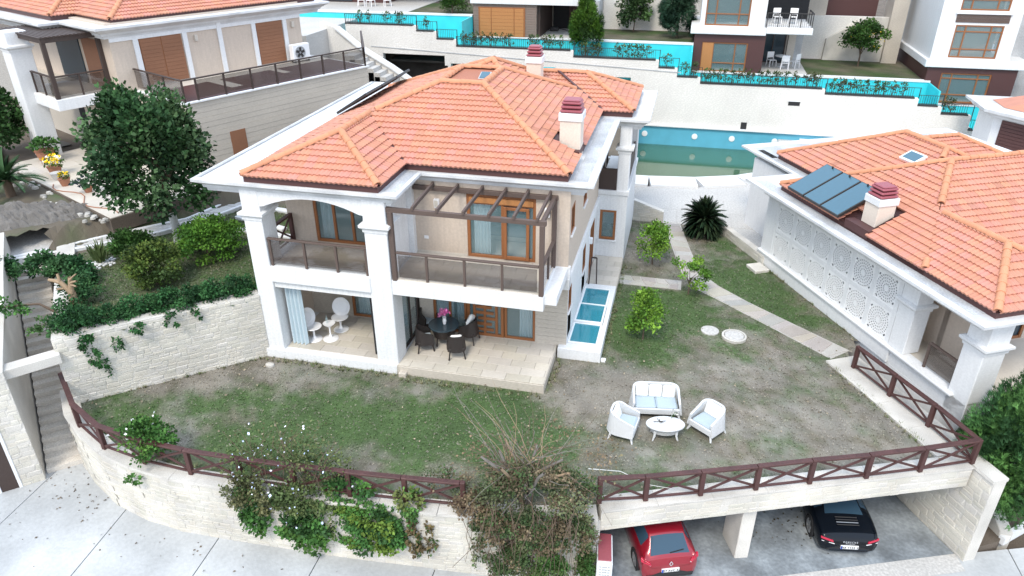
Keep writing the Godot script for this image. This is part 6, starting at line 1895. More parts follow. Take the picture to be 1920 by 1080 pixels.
	var bk := [[5.6, 3.53, -54.6, 0.4, "white cafe chair left of the white table on the maroon house's terrace"], [7.1, 3.53, -54.4, 4.0, "white cafe chair right of the white table on the maroon house's terrace"], [6.4, 3.53, -53.7, 3.1, "white cafe chair in front of the white table on the maroon house's terrace"], [-24.9, 6.7, -54.9, 0.3, "white garden chair at the top left by the pool, left one"], [-24.1, 6.7, -54.8, -0.2, "white garden chair at the top left by the pool, middle one"], [-22.9, 6.7, -55.2, 0.6, "white garden chair at the top left by the pool, right one"], [5.4, 6.52, -53.4, 0.2, "white chair behind the dark balcony railing, left one"], [6.4, 6.52, -53.5, -0.2, "white chair behind the dark balcony railing, right one"]]
	for c in bk:
		if proto == null:
			proto = thing("cafe_chair", c[4], "chair", V(c[0], c[1], c[2]), c[3], "white chairs of the back row", true)
			part("seat", MB.new().bx(-0.25, 0.25, 0.42, 0.46, -0.25, 0.25, 0.015), M.plastic, proto)
			part("backrest", MB.new().bx(-0.25, 0.25, 0.55, 0.95, -0.27, -0.23, 0.015), M.plastic, proto)
			for s in [[-1, -1], [1, -1], [1, 1], [-1, 1]]: part("leg", MB.new().bar(V(s[0] * 0.25, 0, s[1] * 0.25), V(s[0] * 0.22, 0.43 if s[1] > 0 else 0.6, s[1] * 0.23), 0.04, 0.04), M.plastic, proto)
		else: dup(proto, V(c[0], c[1], c[2]), c[3], c[4])
	t = thing("cafe_table", "round white table on the maroon house's terrace", "table", V(6.3, 3.53, -54.6))
	b = MB.new()
	b.lathe(V(6.3, 3.53, -54.6), [Vector2(0.5, 0.7), Vector2(0.5, 0.74), Vector2(0, 0.74)], 20)
	part("tabletop", b, M.plastic, t)
	b = MB.new()
	b.lathe(V(6.3, 3.53, -54.6), [Vector2(0.28, 0), Vector2(0.05, 0.05), Vector2(0.05, 0.7)], 12)
	part("pedestal", b, M.plastic, t)
	# covers in the lawn
	for c in [[1.77, -23.35, 0.3, "grey concrete manhole cover flush with the lawn, the smaller left one"], [2.6, -23.08, 0.42, "raised concrete manhole ring with a lid on the lawn"]]:
		var o := thing("manhole_cover", c[3], "manhole cover", V(c[0], 0, c[1]))
		b = MB.new()
		if c[2] > 0.35:
			b.lathe(V(c[0], 0, c[1]), [Vector2(0.43, -0.05), Vector2(0.43, 0.1), Vector2(0.36, 0.11), Vector2(0.35, 0.07)], 28)
			part("ring", b, M.stone, o)
			b = MB.new()
			b.lathe(V(c[0], 0.02, c[1]), [Vector2(0.335, 0.0), Vector2(0.335, 0.08), Vector2(0.31, 0.09), Vector2(0, 0.095)], 28)
			part("lid", b, M.paving, o)
		else:
			b.lathe(V(c[0], 0, c[1]), [Vector2(0.33, -0.05), Vector2(0.32, 0.04), Vector2(0, 0.055)], 24)
			part("lid", b, M.paving, o)
	var ol := MB.new()
	ol.bx(-1.82, -1.66, 0, 0.1, -20.6, -20.45, 0.01)
	solo("outlet_box", ol, M.plastic, "small white outlet box in the lawn by the light well", "outlet")
	var rk := MB.new()
	rk.lathe(V(-12.6, 0, -17.75), [Vector2(0.13, -0.02), Vector2(0.12, 0.06), Vector2(0.05, 0.1), Vector2(0, 0.105)], 9, 1.3, 0.9)
	solo("rock", rk, M.stone, "single pale rock on the bare soil by the villa's left column", "rock")
	# air conditioner cage at the parking bay
	var ac := thing("air_conditioner", "white air conditioner box with brown cover and grille beside the red car", "air conditioner", V(-0.78, -2.3, -13.5), 0.12)
	offs[ac] = V(0, 0, 0)
	part("case", MB.new().bx(-0.2, 0.2, 0.2, 1.25, -0.5, 0.5, 0.03), M.metalwhite, ac)
	part("cover", MB.new().bx(-0.17, 0.17, 1.25, 1.28, -0.48, 0.42, 0.01), M.cap, ac)
	part("grille_back", MB.new().bx(-0.14, 0.14, 0.3, 1.15, 0.49, 0.505), M.gutter, ac)
	for i in 9: part("grille_bar", MB.new().bx(-0.15, 0.15, 0.32 + i * 0.095, 0.34 + i * 0.095, 0.5, 0.525), M.metalwhite, ac)
	for x in [-0.07, 0.07]: part("grille_bar", MB.new().bx(x - 0.008, x + 0.008, 0.3, 1.15, 0.5, 0.53), M.metalwhite, ac)
	part("bracket", MB.new().bx(-0.18, 0.18, 0.0, 0.2, -0.4, 0.4), M.iron, ac)
	# garden tool by the porch of the back house
	var gt := thing("garden_tool", "black garden machine lying on the porch of the timber panelled house", "tool", V(-9.8, 5.3, -55.2))
	part("body", MB.new().bx(-10.2, -9.6, 5.28, 5.6, -55.4, -55.0, 0.06), M.iron, gt)
	part("handle", MB.new().bar(V(-9.6, 5.5, -55.2), V(-8.4, 5.32, -54.9), 0.05, 0.05), M.iron, gt)
	# pots on the left house's patio
	var th := deg_to_rad(-25.4)
	var pots := [[-37.6, -11.9, 0.42, "large clay pot with a low green plant by the white column", 0], [-35.3, -11.35, 0.3, "clay pot of yellow and white flowers on the patio", 1], [-34.55, -11.1, 0.24, "empty pale bowl pot beside the yellow flowers", 3], [-33.5, -11.0, 0.24, "small clay pot with a few yellow flowers", 2], [-31.9, -11.25, 0.2, "small clay pot with a dark straggly plant beside the tree", 4]]
	for p in pots:
		var w := V(p[0], 3.0, p[1]).rotated(Vector3.UP, th)
		var o := thing("flower_pot", p[3], "flower pot", w, 0, "pots on the left patio")
		b = MB.new()
		b.lathe(w, [Vector2(p[2] * 0.65, 0), Vector2(p[2], p[2] * 1.3), Vector2(p[2] * 1.06, p[2] * 1.32), Vector2(p[2] * 0.9, p[2] * 1.3), Vector2(0, p[2] * 1.15)], 18)
		part("pot", b, M.clay if p[4] != 3 else M.paving, o)
		var c := w + V(0, p[2] * 1.7, 0)
		if p[4] == 0: crown("foliage", o, c, V(0.65, 0.4, 0.65), 420, 0.16, [Color(0.03, 0.08, 0.02), Color(0.05, 0.11, 0.03)], 20)
		if p[4] == 1:
			crown("foliage", o, c, V(0.45, 0.25, 0.45), 260, 0.09, [Color(0.05, 0.1, 0.02)], 16)
			crown("blossom", o, c + V(0, 0.18, 0), V(0.42, 0.2, 0.42), 300, 0.10, [Color(0.75, 0.5, 0.01), Color(0.8, 0.58, 0.02), Color(0.75, 0.75, 0.7)], 18)
		if p[4] == 2:
			crown("foliage", o, c, V(0.22, 0.16, 0.22), 130, 0.08, [Color(0.05, 0.1, 0.02)], 10)
			crown("blossom", o, c + V(0, 0.1, 0), V(0.2, 0.12, 0.2), 80, 0.08, [Color(0.7, 0.5, 0.02)], 10)
		if p[4] == 4: crown("foliage", o, c + V(0, 0.15, 0), V(0.5, 0.35, 0.5), 120, 0.14, [Color(0.02, 0.03, 0.04), Color(0.02, 0.045, 0.02)], 12)
	var mp := V(-39.9, 3.02, -13.4).rotated(Vector3.UP, th)
	var mb := MB.new()
	mb.xf = Transform3D(Basis(Vector3.UP, th), mp)
	mb.bx(-0.5, 0.5, 0, 0.03, -0.35, 0.35)
	solo("doormat", mb, M.iron, "dark doormat before the door of the left house", "doormat")
	var hs := MB.new()
	var q := []
	for i in 14: q.append(V(-34 + i * 0.42, 3.02, -10.7 + 0.25 * sin(i * 0.9)).rotated(Vector3.UP, th))
	hs.tube(q, 0.02, 0.02, 6)
	solo("garden_hose", hs, M.clay, "thin garden hose lying along the edge of the left patio", "hose")

# ---- cars: a body lofted through sections that run from the rear (z = 0) to the front (z negative)
func catmull(a: Array, t: float) -> Array:
	var n := a.size() - 1
	var i := clampi(int(t), 0, n - 1)
	var f := t - i
	var o := []
	for k in a[0].size():
		var p0: float = a[maxi(i - 1, 0)][k]
		var p1: float = a[i][k]
		var p2: float = a[i + 1][k]
		var p3: float = a[mini(i + 2, n)][k]
		o.append(0.5 * (2.0 * p1 + (p2 - p0) * f + (2.0 * p0 - 5.0 * p1 + 4.0 * p2 - p3) * f * f + (3.0 * p1 - p0 - 3.0 * p2 + p3) * f * f * f))
	return o
func car(nm: String, label: String, at: Vector3, turn: float, S: Array, paint: Material, rearwin: Array, sidewin: Array, axles: Array, wr: float) -> Node3D:
	# section: z, half width, sill y, belt y, roof half width, roof y
	var o := thing(nm, label, "car", at, turn, "", true)
	var sub := 5
	var rows := []
	for i in (S.size() - 1) * sub + 1:
		var s := catmull(S, float(i) / sub)
		var w: float = s[1]
		var ring := [[0.0, s[2]], [w * 0.8, s[2]], [w * 0.95, s[2] + 0.05], [w, lerpf(s[2], s[3], 0.45)], [w * 0.985, lerpf(s[2], s[3], 0.78)], [w * 0.93, s[3]], [w * 0.89, s[3] + 0.02], [lerpf(w * 0.86, s[4], 0.5), lerpf(s[3] + 0.02, s[5], 0.5)], [s[4] * 1.03, s[5] - 0.05], [s[4] * 0.93, s[5] - 0.012], [s[4] * 0.5, s[5] + 0.012], [0.0, s[5] + 0.02]]
		var r := []
		for p in ring: r.append(V(p[0], p[1], s[0]))
		for k in range(ring.size() - 2, 0, -1): r.append(V(-ring[k][0], ring[k][1], s[0]))
		rows.append(r)
	var nr: int = rows[0].size()
	var nrm := []
	for i in rows.size():
		var a := []
		for k in nr:
			var du: Vector3 = rows[mini(i + 1, rows.size() - 1)][k] - rows[maxi(i - 1, 0)][k]
			var dv: Vector3 = rows[i][(k + 1) % nr] - rows[i][(k - 1 + nr) % nr]
			a.append(dv.cross(du).normalized() * -1.0)
		nrm.append(a)
	var body := MB.new()
	var glass_ := MB.new()
	var lower := MB.new()
	for i in rows.size() - 1:
		var t := float(i) / sub
		for k in nr:
			var m := k if k < 12 else nr - 1 - k  # mirrored segment index
			var b := body
			if m <= 1: b = lower
			if t >= sidewin[0] and t < sidewin[1] and (m == 6 or m == 7): b = glass_
			if t >= rearwin[0] and t < rearwin[1] and m >= 9: b = glass_
			if t >= sidewin[2] and t < sidewin[2] + 1.0 and m >= 9: b = glass_
			var k2 := (k + 1) % nr
			var p := [rows[i][k], rows[i][k2], rows[i + 1][k2], rows[i + 1][k]]
			var n := [nrm[i][k], nrm[i][k2], nrm[i + 1][k2], nrm[i + 1][k]]
			if n[0].dot((p[0] - V(0, 0.6, p[0].z))) < 0.0: for x in 4: n[x] = -n[x]
			if (p[1] - p[0]).cross(p[2] - p[0]).dot(n[0]) > 0.0:
				b.sm(p[0], p[1], p[2], n[0], n[1], n[2]); b.sm(p[0], p[2], p[3], n[0], n[2], n[3])
			else:
				b.sm(p[0], p[2], p[1], n[0], n[2], n[1]); b.sm(p[0], p[3], p[2], n[0], n[3], n[2])
	for e in [0, rows.size() - 1]:
		var c := Vector3.ZERO
		for p in rows[e]: c += p / nr
		for k in nr:
			var A: Vector3 = rows[e][k]
			var B: Vector3 = rows[e][(k + 1) % nr]
			var N := V(0, 0, 1 if e == 0 else -1)
			var b := lower if (A.y + B.y) / 2 < S[0][2] + 0.06 else body
			if (A - c).cross(B - c).dot(N) > 0.0: b.t3(c, A, B)
			else: b.t3(c, B, A)
	part("body", body, paint, o)
	part("windows", glass_, M.carglass, o)
	part("underbody", lower, M.rubber, o)
	for ax in axles:
		var s := catmull(S, ax[1])
		for sd in [-1.0, 1.0]:
			var wx: float = sd * (s[1] - 0.11)
			var bas := Basis(V(0, 0, 1), -PI / 2 * sd)
			var b := MB.new()
			b.xf = Transform3D(bas, V(wx, wr, ax[0]))
			b.lathe(Vector3.ZERO, [Vector2(wr * 0.62, -0.12), Vector2(wr * 0.94, -0.11), Vector2(wr, -0.08), Vector2(wr, 0.09), Vector2(wr * 0.94, 0.12), Vector2(wr * 0.7, 0.125), Vector2(wr * 0.68, 0.09)], 28)
			var ty := part("tyre", b, M.rubber, o)
			b = MB.new()
			b.xf = Transform3D(bas, V(wx, wr, ax[0]))
			b.lathe(Vector3.ZERO, [Vector2(wr * 0.7, 0.115), Vector2(wr * 0.63, 0.11), Vector2(wr * 0.6, 0.02), Vector2(0, 0.02)], 24)
			b.lathe(Vector3.ZERO, [Vector2(wr * 0.2, 0.02), Vector2(wr * 0.16, 0.1), Vector2(0, 0.105)], 14)
			for k in 5:
				var a := TAU * k / 5
				b.bar(V(cos(a) * wr * 0.12, 0.085, sin(a) * wr * 0.12), V(cos(a) * wr * 0.64, 0.1, sin(a) * wr * 0.64), 0.075, 0.03, Vector3.UP)
			part("rim", b, M.alloy, ty)
			b = MB.new()
			b.xf = Transform3D(bas, V(wx, wr + 0.015, ax[0]))
			b.lathe(Vector3.ZERO, [Vector2(wr * 1.1, 0.03), Vector2(wr * 1.12, 0.127), Vector2(wr * 1.0, 0.127)], 28)
			part("wheel_arch", b, M.rubber, o)
	return o
func patch(pts: Array, d: float) -> MB:  # a thin raised plate through four points facing +z
	var b := MB.new()
	var m: Vector3 = (pts[0] + pts[1] + pts[2] + pts[3]) / 4.0 - V(0, 0, 0.5)
	var n: Vector3 = (pts[1] - pts[0]).cross(pts[3] - pts[0]).normalized() * d
	if n.z + n.y < 0: n = -n
	var o := []
	for k in 8: o.append([pts[0], pts[1], pts[3], pts[2]][k & 3] + (n if k & 4 else -n))
	b.corner8(o, 0.004)
	return b
func lettering(s: String, size: float, m: Material, parent: Node3D, t: Transform3D, width := 0.0) -> void:
	var f := SystemFont.new()
	f.font_names = PackedStringArray(["Droid Sans"])
	f.font_weight = 700
	var tm := TextMesh.new()
	tm.text = s; tm.font = f; tm.font_size = 64; tm.pixel_size = size / 64.0; tm.depth = 0.006
	inst("lettering", tm, m, parent, t)
func cars() -> void:
	var S := [[0.0, 0.70, 0.30, 0.66, 0.60, 0.74], [-0.07, 0.82, 0.22, 0.88, 0.66, 0.95], [-0.16, 0.85, 0.19, 0.97, 0.64, 1.02], [-0.58, 0.862, 0.17, 1.0, 0.54, 1.38], [-0.85, 0.865, 0.17, 1.0, 0.56, 1.44], [-1.7, 0.866, 0.17, 0.97, 0.58, 1.45], [-2.4, 0.86, 0.17, 0.95, 0.55, 1.38], [-3.05, 0.85, 0.17, 0.93, 0.62, 1.0], [-3.7, 0.82, 0.18, 0.80, 0.6, 0.86], [-4.04, 0.70, 0.25, 0.58, 0.55, 0.62]]
	var at := V(0.95, -2.46, -14.02)
	var o := car("parked_car", "red hatchback parked left under the deck, seen from its rear", at, 0.36, S, M.red, [2.0, 3.0], [2.9, 6.8, 6.0], [[-0.72, 3.4], [-3.25, 7.3]], 0.31)
	var blk := MB.new()
	blk.bx(-0.72, 0.72, 0.24, 0.40, -0.2, 0.035, 0.04)
	part("bumper", blk, M.rubber, o)
	for s in [-1.0, 1.0]:
		part("tail_light", patch([V(s * 0.60, 0.81, 0.01), V(s * 0.86, 0.85, -0.15), V(s * 0.86, 0.96, -0.20), V(s * 0.64, 0.90, -0.01)], 0.03), M.lamp_red, o)
		part("light_strip", patch([V(s * 0.60, 0.775, 0.0), V(s * 0.80, 0.79, -0.16), V(s * 0.80, 0.81, -0.16), V(s * 0.60, 0.80, 0.0)], 0.015), M.plastic, o)
		var mr := MB.new()
		mr.bx(s * 0.98 - 0.11, s * 0.98 + 0.11, 0.95, 1.08, -2.75, -2.65, 0.03)
		part("mirror", mr, M.red, o)
	o.scale = Vector3.ONE * 0.9
	var pl := part("number_plate", MB.new().bx(-0.27, 0.27, 0.5, 0.62, -0.02, 0.045, 0.004), M.plate, o)
	part("blue_band", MB.new().bx(-0.27, -0.22, 0.5, 0.62, 0.045, 0.047), M.blue, pl)
	lettering("07 AVC 42", 0.115, M.ink, pl, Transform3D(Basis(), V(0.03, 0.56, 0.046)))
	var bd := MB.new()
	for k in [[V(0, 0.885, 0.0), V(0.05, 0.81, 0.015)], [V(0.05, 0.81, 0.015), V(0, 0.735, 0.02)], [V(0, 0.735, 0.02), V(-0.05, 0.81, 0.015)], [V(-0.05, 0.81, 0.015), V(0, 0.885, 0.0)]]: bd.bar(k[0], k[1], 0.022, 0.022, V(0, 0, 1))
	part("badge", bd, M.chrome, o)
	var wp := MB.new()
	wp.bar(V(0.0, 1.06, -0.17), V(0.42, 1.10, -0.215), 0.025, 0.02)
	part("wiper", wp, M.rubber, o)
	S = [[0.0, 0.74, 0.30, 0.62, 0.66, 0.68], [-0.10, 0.88, 0.22, 0.76, 0.72, 0.82], [-0.32, 0.925, 0.18, 0.84, 0.74, 0.90], [-0.85, 0.935, 0.16, 0.90, 0.64, 1.0], [-1.6, 0.915, 0.16, 0.91, 0.53, 1.21], [-2.15, 0.88, 0.16, 0.91, 0.51, 1.29], [-2.6, 0.87, 0.16, 0.90, 0.52, 1.26], [-3.25, 0.87, 0.16, 0.86, 0.62, 0.92], [-3.95, 0.86, 0.18, 0.74, 0.6, 0.74], [-4.45, 0.72, 0.25, 0.5, 0.52, 0.54]]
	at = V(5.84, -2.75, -16.3)
	o = car("parked_car", "black rear engined sports coupe parked right under the deck", at, 0.16, S, M.black, [2.95, 4.4], [3.4, 6.8, 6.0], [[-0.95, 3.1], [-3.35, 7.1]], 0.335)
	for s in [-1.0, 1.0]:
		part("tail_light", patch([V(s * 0.52, 0.655, 0.03), V(s * 0.87, 0.69, -0.10), V(s * 0.88, 0.755, -0.125), V(s * 0.54, 0.715, 0.0)], 0.028), M.lamp_red, o)
		part("reflector", patch([V(s * 0.48, 0.585, 0.035), V(s * 0.85, 0.61, -0.07), V(s * 0.85, 0.625, -0.075), V(s * 0.48, 0.60, 0.03)], 0.018), M.plastic, o)
		part("exhaust", MB.new().bx(s * 0.5 - 0.1, s * 0.5 + 0.1, 0.27, 0.34, -0.1, 0.02, 0.02), M.iron, o)
		part("mirror", MB.new().bx(s * 1.0 - 0.1, s * 1.0 + 0.1, 0.9, 1.02, -2.95, -2.82, 0.03), M.black, o)
	for i in 4:
		part("engine_grille", MB.new().bx(-0.34, 0.34, 0.955 + i * 0.018, 0.975 + i * 0.018, -0.44 - i * 0.09, -0.40 - i * 0.09, 0.006), M.alloy if i == 1 else M.iron, o)
	part("bumper", MB.new().bx(-0.62, 0.62, 0.24, 0.38, -0.2, 0.03, 0.05), M.black, o)
	o.scale = Vector3.ONE * 0.9
	pl = part("number_plate", MB.new().bx(-0.27, 0.27, 0.40, 0.52, -0.02, 0.045, 0.004), M.plate, o)
	part("blue_band", MB.new().bx(-0.27, -0.22, 0.40, 0.52, 0.045, 0.047), M.blue, pl)
	lettering("MA 1155 ET", 0.11, M.ink, pl, Transform3D(Basis(), V(0.03, 0.46, 0.046)))
	var lt := Transform3D(Basis(V(1, 0, 0), -0.25), V(0, 0.66, 0.012))
	lettering("P O R S C H E", 0.075, M.chrome, o, lt)
	lettering("911 Carrera", 0.05, M.chrome, o, Transform3D(Basis(V(1, 0, 0), -0.2), V(0.0, 0.60, 0.02)))

# ---- vegetation
func fan(o: Node3D, nm: String, at: Vector3, n: int, len_: float, lo: float, hi: float, cols: Array, leaflets := true) -> void:
	for k in n:
		var a := TAU * rr(0, 1)
		var el := lerpf(lo, hi, pow(rng.randf(), 0.8))
		var b := MB.new()
		var prev := at
		var dirv := V(cos(a) * cos(el), sin(el), sin(a) * cos(el))
		var side := V(-sin(a), 0, cos(a))
		var L := len_ * rr(0.8, 1.1)
		var c: Color = cols[rng.randi() % cols.size()]
		c *= rr(0.75, 1.3)
		b.col = c
		for i in 16:
			dirv = (dirv + V(0, -0.065, 0)).normalized()
			var p := prev + dirv * L / 16.0
			b.bar(prev, p, 0.018, 0.018)
			var w := L * 0.17 * sin(PI * (0.12 + 0.86 * i / 16.0))
			var up := dirv.cross(side).normalized()
			if up.y < 0: up = -up
			for s in [-1.0, 1.0]:
				for h in 2:
					var q := prev.lerp(p, 0.5 * h)
					var tip: Vector3 = q + side * s * w + dirv * w * 0.65 + up * w * 0.35
					var wd := dirv * 0.022
					b.sm(q - wd, q + wd, tip, up, up, up)
			prev = p
		part(nm, b, M.leaf, o)
func vegetation() -> void:
	var G := [Color(0.030, 0.060, 0.022), Color(0.045, 0.085, 0.028), Color(0.022, 0.045, 0.020)]
	var citrus := [Color(0.10, 0.20, 0.025), Color(0.14, 0.25, 0.035), Color(0.065, 0.14, 0.022)]
	# big evergreen with a whitewashed trunk
	var p := V(-18.45, 2.2, -21.8)
	var o := thing("magnolia_tree", "large dark evergreen tree with a whitewashed trunk in the raised left garden", "tree", p)
	var tr := MB.new()
	tr.tube([p - V(0, 0.1, 0), p + V(0.05, 0.6, 0), p + V(0.0, 1.2, 0)], 0.17, 0.14, 10)
	part("trunk", tr, M.whitebark, o)
	limbs(o, p + V(0, 1.1, 0), p + V(0, 3.2, 0), 0.13, V(1.6, 1.4, 1.6), 7, M.bark)
	crown("crown", o, p + V(-0.35, 3.45, 0), V(2.4, 2.5, 2.2), 15000, 0.19, [Color(0.024, 0.060, 0.022), Color(0.036, 0.080, 0.028), Color(0.018, 0.042, 0.018), Color(0.055, 0.10, 0.042)], 60, null, 0.1, 0.30, 0.8)
	# dark tree cut by the left edge, and the young palm below it
	p = V(-31.6, 2.7, -27.0)
	o = thing("round_tree", "dense dark green tree cut by the left edge near the white column", "tree", p)
	limbs(o, p, p + V(0, 1.5, 0), 0.12, V(0.8, 0.6, 0.8), 5, M.bark)
	crown("crown", o, p + V(0, 1.95, 0), V(1.65, 1.6, 1.6), 4200, 0.2, [Color(0.02, 0.05, 0.015), Color(0.03, 0.07, 0.02)], 34)
	p = V(-27.0, 2.75, -22.9)
	o = thing("young_palm", "young palm with drooping fronds at the left edge", "palm", p)
	tr = MB.new()
	tr.tube([p, p + V(0, 0.9, 0)], 0.2, 0.16, 10)
	part("trunk", tr, M.bark, o)
	fan(o, "frond", p + V(0, 0.8, 0), 40, 1.5, 0.0, 1.2, [Color(0.03, 0.075, 0.03), Color(0.04, 0.09, 0.035)])
	# clipped shrubs round the tree
	for s in [[-16.9, -18.5, 0.95, 1.1, 2400, "rounded olive green shrub in front of the whitewashed tree", [Color(0.05, 0.085, 0.02), Color(0.07, 0.10, 0.022), Color(0.035, 0.06, 0.02)]], [-16.5, -20.9, 1.35, 0.9, 3600, "broad bright green mounded shrub right of the whitewashed tree", [Color(0.055, 0.13, 0.018), Color(0.04, 0.10, 0.018), Color(0.075, 0.16, 0.022)]], [-18.9, -20.0, 0.9, 0.75, 2200, "dark green mounded shrub hugging the whitewashed tree on the left", [Color(0.035, 0.08, 0.018), Color(0.025, 0.06, 0.015)]]]:
		var q := V(s[0], 2.2, s[1])
		o = thing("shrub", s[5], "shrub", q, 0, "shrubs in the raised garden")
		limbs(o, q, q + V(0, 0.5, 0), 0.05, V(s[2] * 0.6, 0.5, s[2] * 0.6), 5, M.bark)
		crown("foliage", o, q + V(0, s[3] * 0.75, 0), V(s[2], s[3] * 0.85, s[2]), s[4] * 2, 0.10, s[6], 60, null, 0.0, 0.3)
	# iris clump in a ring of white stones
	p = V(-19.95, 2.22, -19.45)
	o = thing("iris_clump", "upright grassy clump in a ring of white pebbles on the raised lawn", "plant", p)
	var ts := []
	var cs := []
	for i in 60:
		var a := rr(0, TAU)
		ts.append(leaf_at(p + V(rr(-0.15, 0.15), 0, rr(-0.15, 0.15)), V(cos(a) * 0.35, 1, sin(a) * 0.35), rr(0.5, 1.05)).scaled_local(V(0.35, 1, 1)))
		cs.append(Color(0.10, 0.14, 0.05) * rr(0.7, 1.4))
	many("blades", leafmesh_long, M.leaf, ts, cs, o)
	for i in 46:
		var b := MB.new()
		var r := rr(0.1, 0.5)
		var a := rr(0, TAU)
		b.lathe(p + V(cos(a) * r, -0.02, sin(a) * r), [Vector2(0.06, 0), Vector2(0.055, 0.04), Vector2(0, 0.06)], 6)
		part("pebble", b, M.white, o)
	# ivy hedge along the top of the garden wall
	var hedge := thing("ivy_hedge", "dark green ivy hedge spilling over the left garden wall's top", "hedge", V(-15.5, 2.3, -16.8))
	for k in 13:
		var t := k / 12.0
		var a := Vector2(-17.5, -14.9).lerp(Vector2(-13.6, -18.25), t)
		crown("ivy", hedge, V(a.x + 0.05, 2.45 + 0.05 * sin(k * 2.0), a.y - 0.25), V(0.5, 0.45, 0.62), 1000, 0.085, [Color(0.02, 0.065, 0.022), Color(0.03, 0.085, 0.028), Color(0.016, 0.045, 0.018)], 22, null, 0.45)
	for k in [[-16.75, 2.0, -14.98, 0.42, 0.45, 520], [-16.65, 1.45, -15.05, 0.26, 0.5, 300], [-16.45, 0.95, -15.2, 0.1, 0.55, 90], [-16.1, 1.75, -15.5, 0.16, 0.4, 110], [-14.9, 2.15, -16.55, 0.3, 0.35, 260], [-14.35, 2.2, -17.05, 0.2, 0.3, 150], [-15.6, 2.2, -15.9, 0.5, 0.25, 300]]:
		crown("ivy_trail", hedge, V(k[0], k[1], k[2] + 0.06), V(k[3], k[4], 0.14), k[5], 0.085, [Color(0.02, 0.065, 0.022), Color(0.03, 0.09, 0.028)], 9, null, 0.7)
	o = thing("ivy_bush", "dark leafy mass over the top of the left steps", "shrub", V(-20.8, 2.4, -18.6))
	for k in [[-21.4, 2.45, -18.6, 0.8, 0.45, 0.6], [-20.4, 2.5, -18.2, 0.7, 0.5, 0.6], [-19.5, 2.55, -17.9, 0.6, 0.65, 0.6], [-22.4, 2.4, -17.9, 0.6, 0.5, 0.7]]:
		crown("foliage", o, V(k[0], k[1], k[2]), V(k[3], k[4], k[5]), 1600, 0.11, [Color(0.02, 0.06, 0.022), Color(0.032, 0.08, 0.028)], 26, null, 0.3)
	o = thing("ivy_bush", "leafy dark shrub between the steps and the sawn stump", "shrub", V(-18.6, 2.2, -16.6))
	for k in [[-18.5, 2.5, -16.9, 0.75, 0.7, 0.65], [-18.0, 2.4, -15.9, 0.7, 0.5, 0.5], [-17.6, 2.35, -15.2, 0.6, 0.4, 0.45]]:
		crown("foliage", o, V(k[0], k[1], k[2]), V(k[3], k[4], k[5]), 1100, 0.10, [Color(0.02, 0.06, 0.022), Color(0.032, 0.08, 0.028)], 24, null, 0.3)
	o = thing("climber", "leafy branch reaching out over the left steps", "climber", V(-19.3, 1.9, -15.6))
	tr = MB.new()
	tr.tube([V(-18.3, 2.2, -15.9), V(-18.9, 2.7, -15.7), V(-19.6, 2.75, -15.3), V(-20.4, 2.6, -15.0)], 0.05, 0.015, 6)
	part("stem", tr, M.bark, o)
	crown("leaves", o, V(-19.7, 2.75, -15.25), V(1.0, 0.28, 0.4), 420, 0.12, [Color(0.05, 0.12, 0.03), Color(0.035, 0.085, 0.025)], 18)
	crown("leaves", o, V(-18.3, 2.2, -15.2), V(0.7, 0.35, 0.4), 320, 0.1, [Color(0.05, 0.10, 0.03), Color(0.035, 0.075, 0.025)], 16)
	p = V(-18.2, 2.2, -16.3)
	o = thing("tree_stump", "sawn pale stump with short cut limbs above the ivy hedge", "stump", p)
	for k in [[V(0, 0, 0), V(0.02, 0.7, 0), 0.14, 0.12], [V(0.02, 0.65, 0), V(-0.25, 1.05, 0.05), 0.09, 0.07], [V(-0.25, 1.03, 0.05), V(-0.6, 1.1, 0.1), 0.07, 0.05], [V(-0.25, 1.03, 0.05), V(-0.3, 1.3, 0), 0.05, 0.04], [V(0.02, 0.68, 0), V(0.08, 1.2, -0.05), 0.09, 0.06], [V(0.06, 1.0, 0), V(0.4, 1.15, 0.05), 0.04, 0.03], [V(0.06, 0.95, 0), V(0.38, 0.98, 0.1), 0.035, 0.025], [V(0.07, 1.1, 0), V(0.42, 1.38, 0), 0.03, 0.02], [V(-0.1, 0.8, 0), V(-0.3, 0.85, 0.2), 0.04, 0.03]]:
		tr = MB.new()
		tr.tube([p + k[0], p + k[0].lerp(k[1], 0.5) + V(0, 0.015, 0), p + k[1]], k[2], k[3], 8)
		part("cut_limb", tr, M.palebark, o)
	# gravel heap beside the path
	var hp := MB.new()
	for i in 60:
		for j in 26:
			var f := func(a: int, c: int) -> Vector3:
				var q: Vector2 = Vector2(-27.0, -18.4).lerp(Vector2(-22.7, -22.5), a / 60.0) + Vector2(0.68, 0.73) * (c / 26.0 - 0.5) * 1.9
				var h := sin(PI * c / 26.0) * sin(PI * clampf(a / 60.0, 0.02, 1.0) * 0.95) * 0.75
				return V(q.x, 2.8 + h * (1.0 + 0.35 * lawn_noise.get_noise_2d(q.x * 90, q.y * 90)) + 0.16 * lawn_noise.get_noise_2d(q.x * 220, q.y * 220) + 0.12 * lawn_noise.get_noise_2d(q.x * 700, q.y * 700), q.y)
			hp.qo(f.call(i, j), f.call(i + 1, j), f.call(i + 1, j + 1), f.call(i, j + 1), V(-24, -3, -20.5))
	solo("gravel_heap", hp, M.gravel, "long grey heap of gravel and soil beyond the left garden path", "heap", "", "stuff")
	o = thing("rubble", "scattered stones along the edge of the left patio", "stones", V(-25, 3, -23.6))
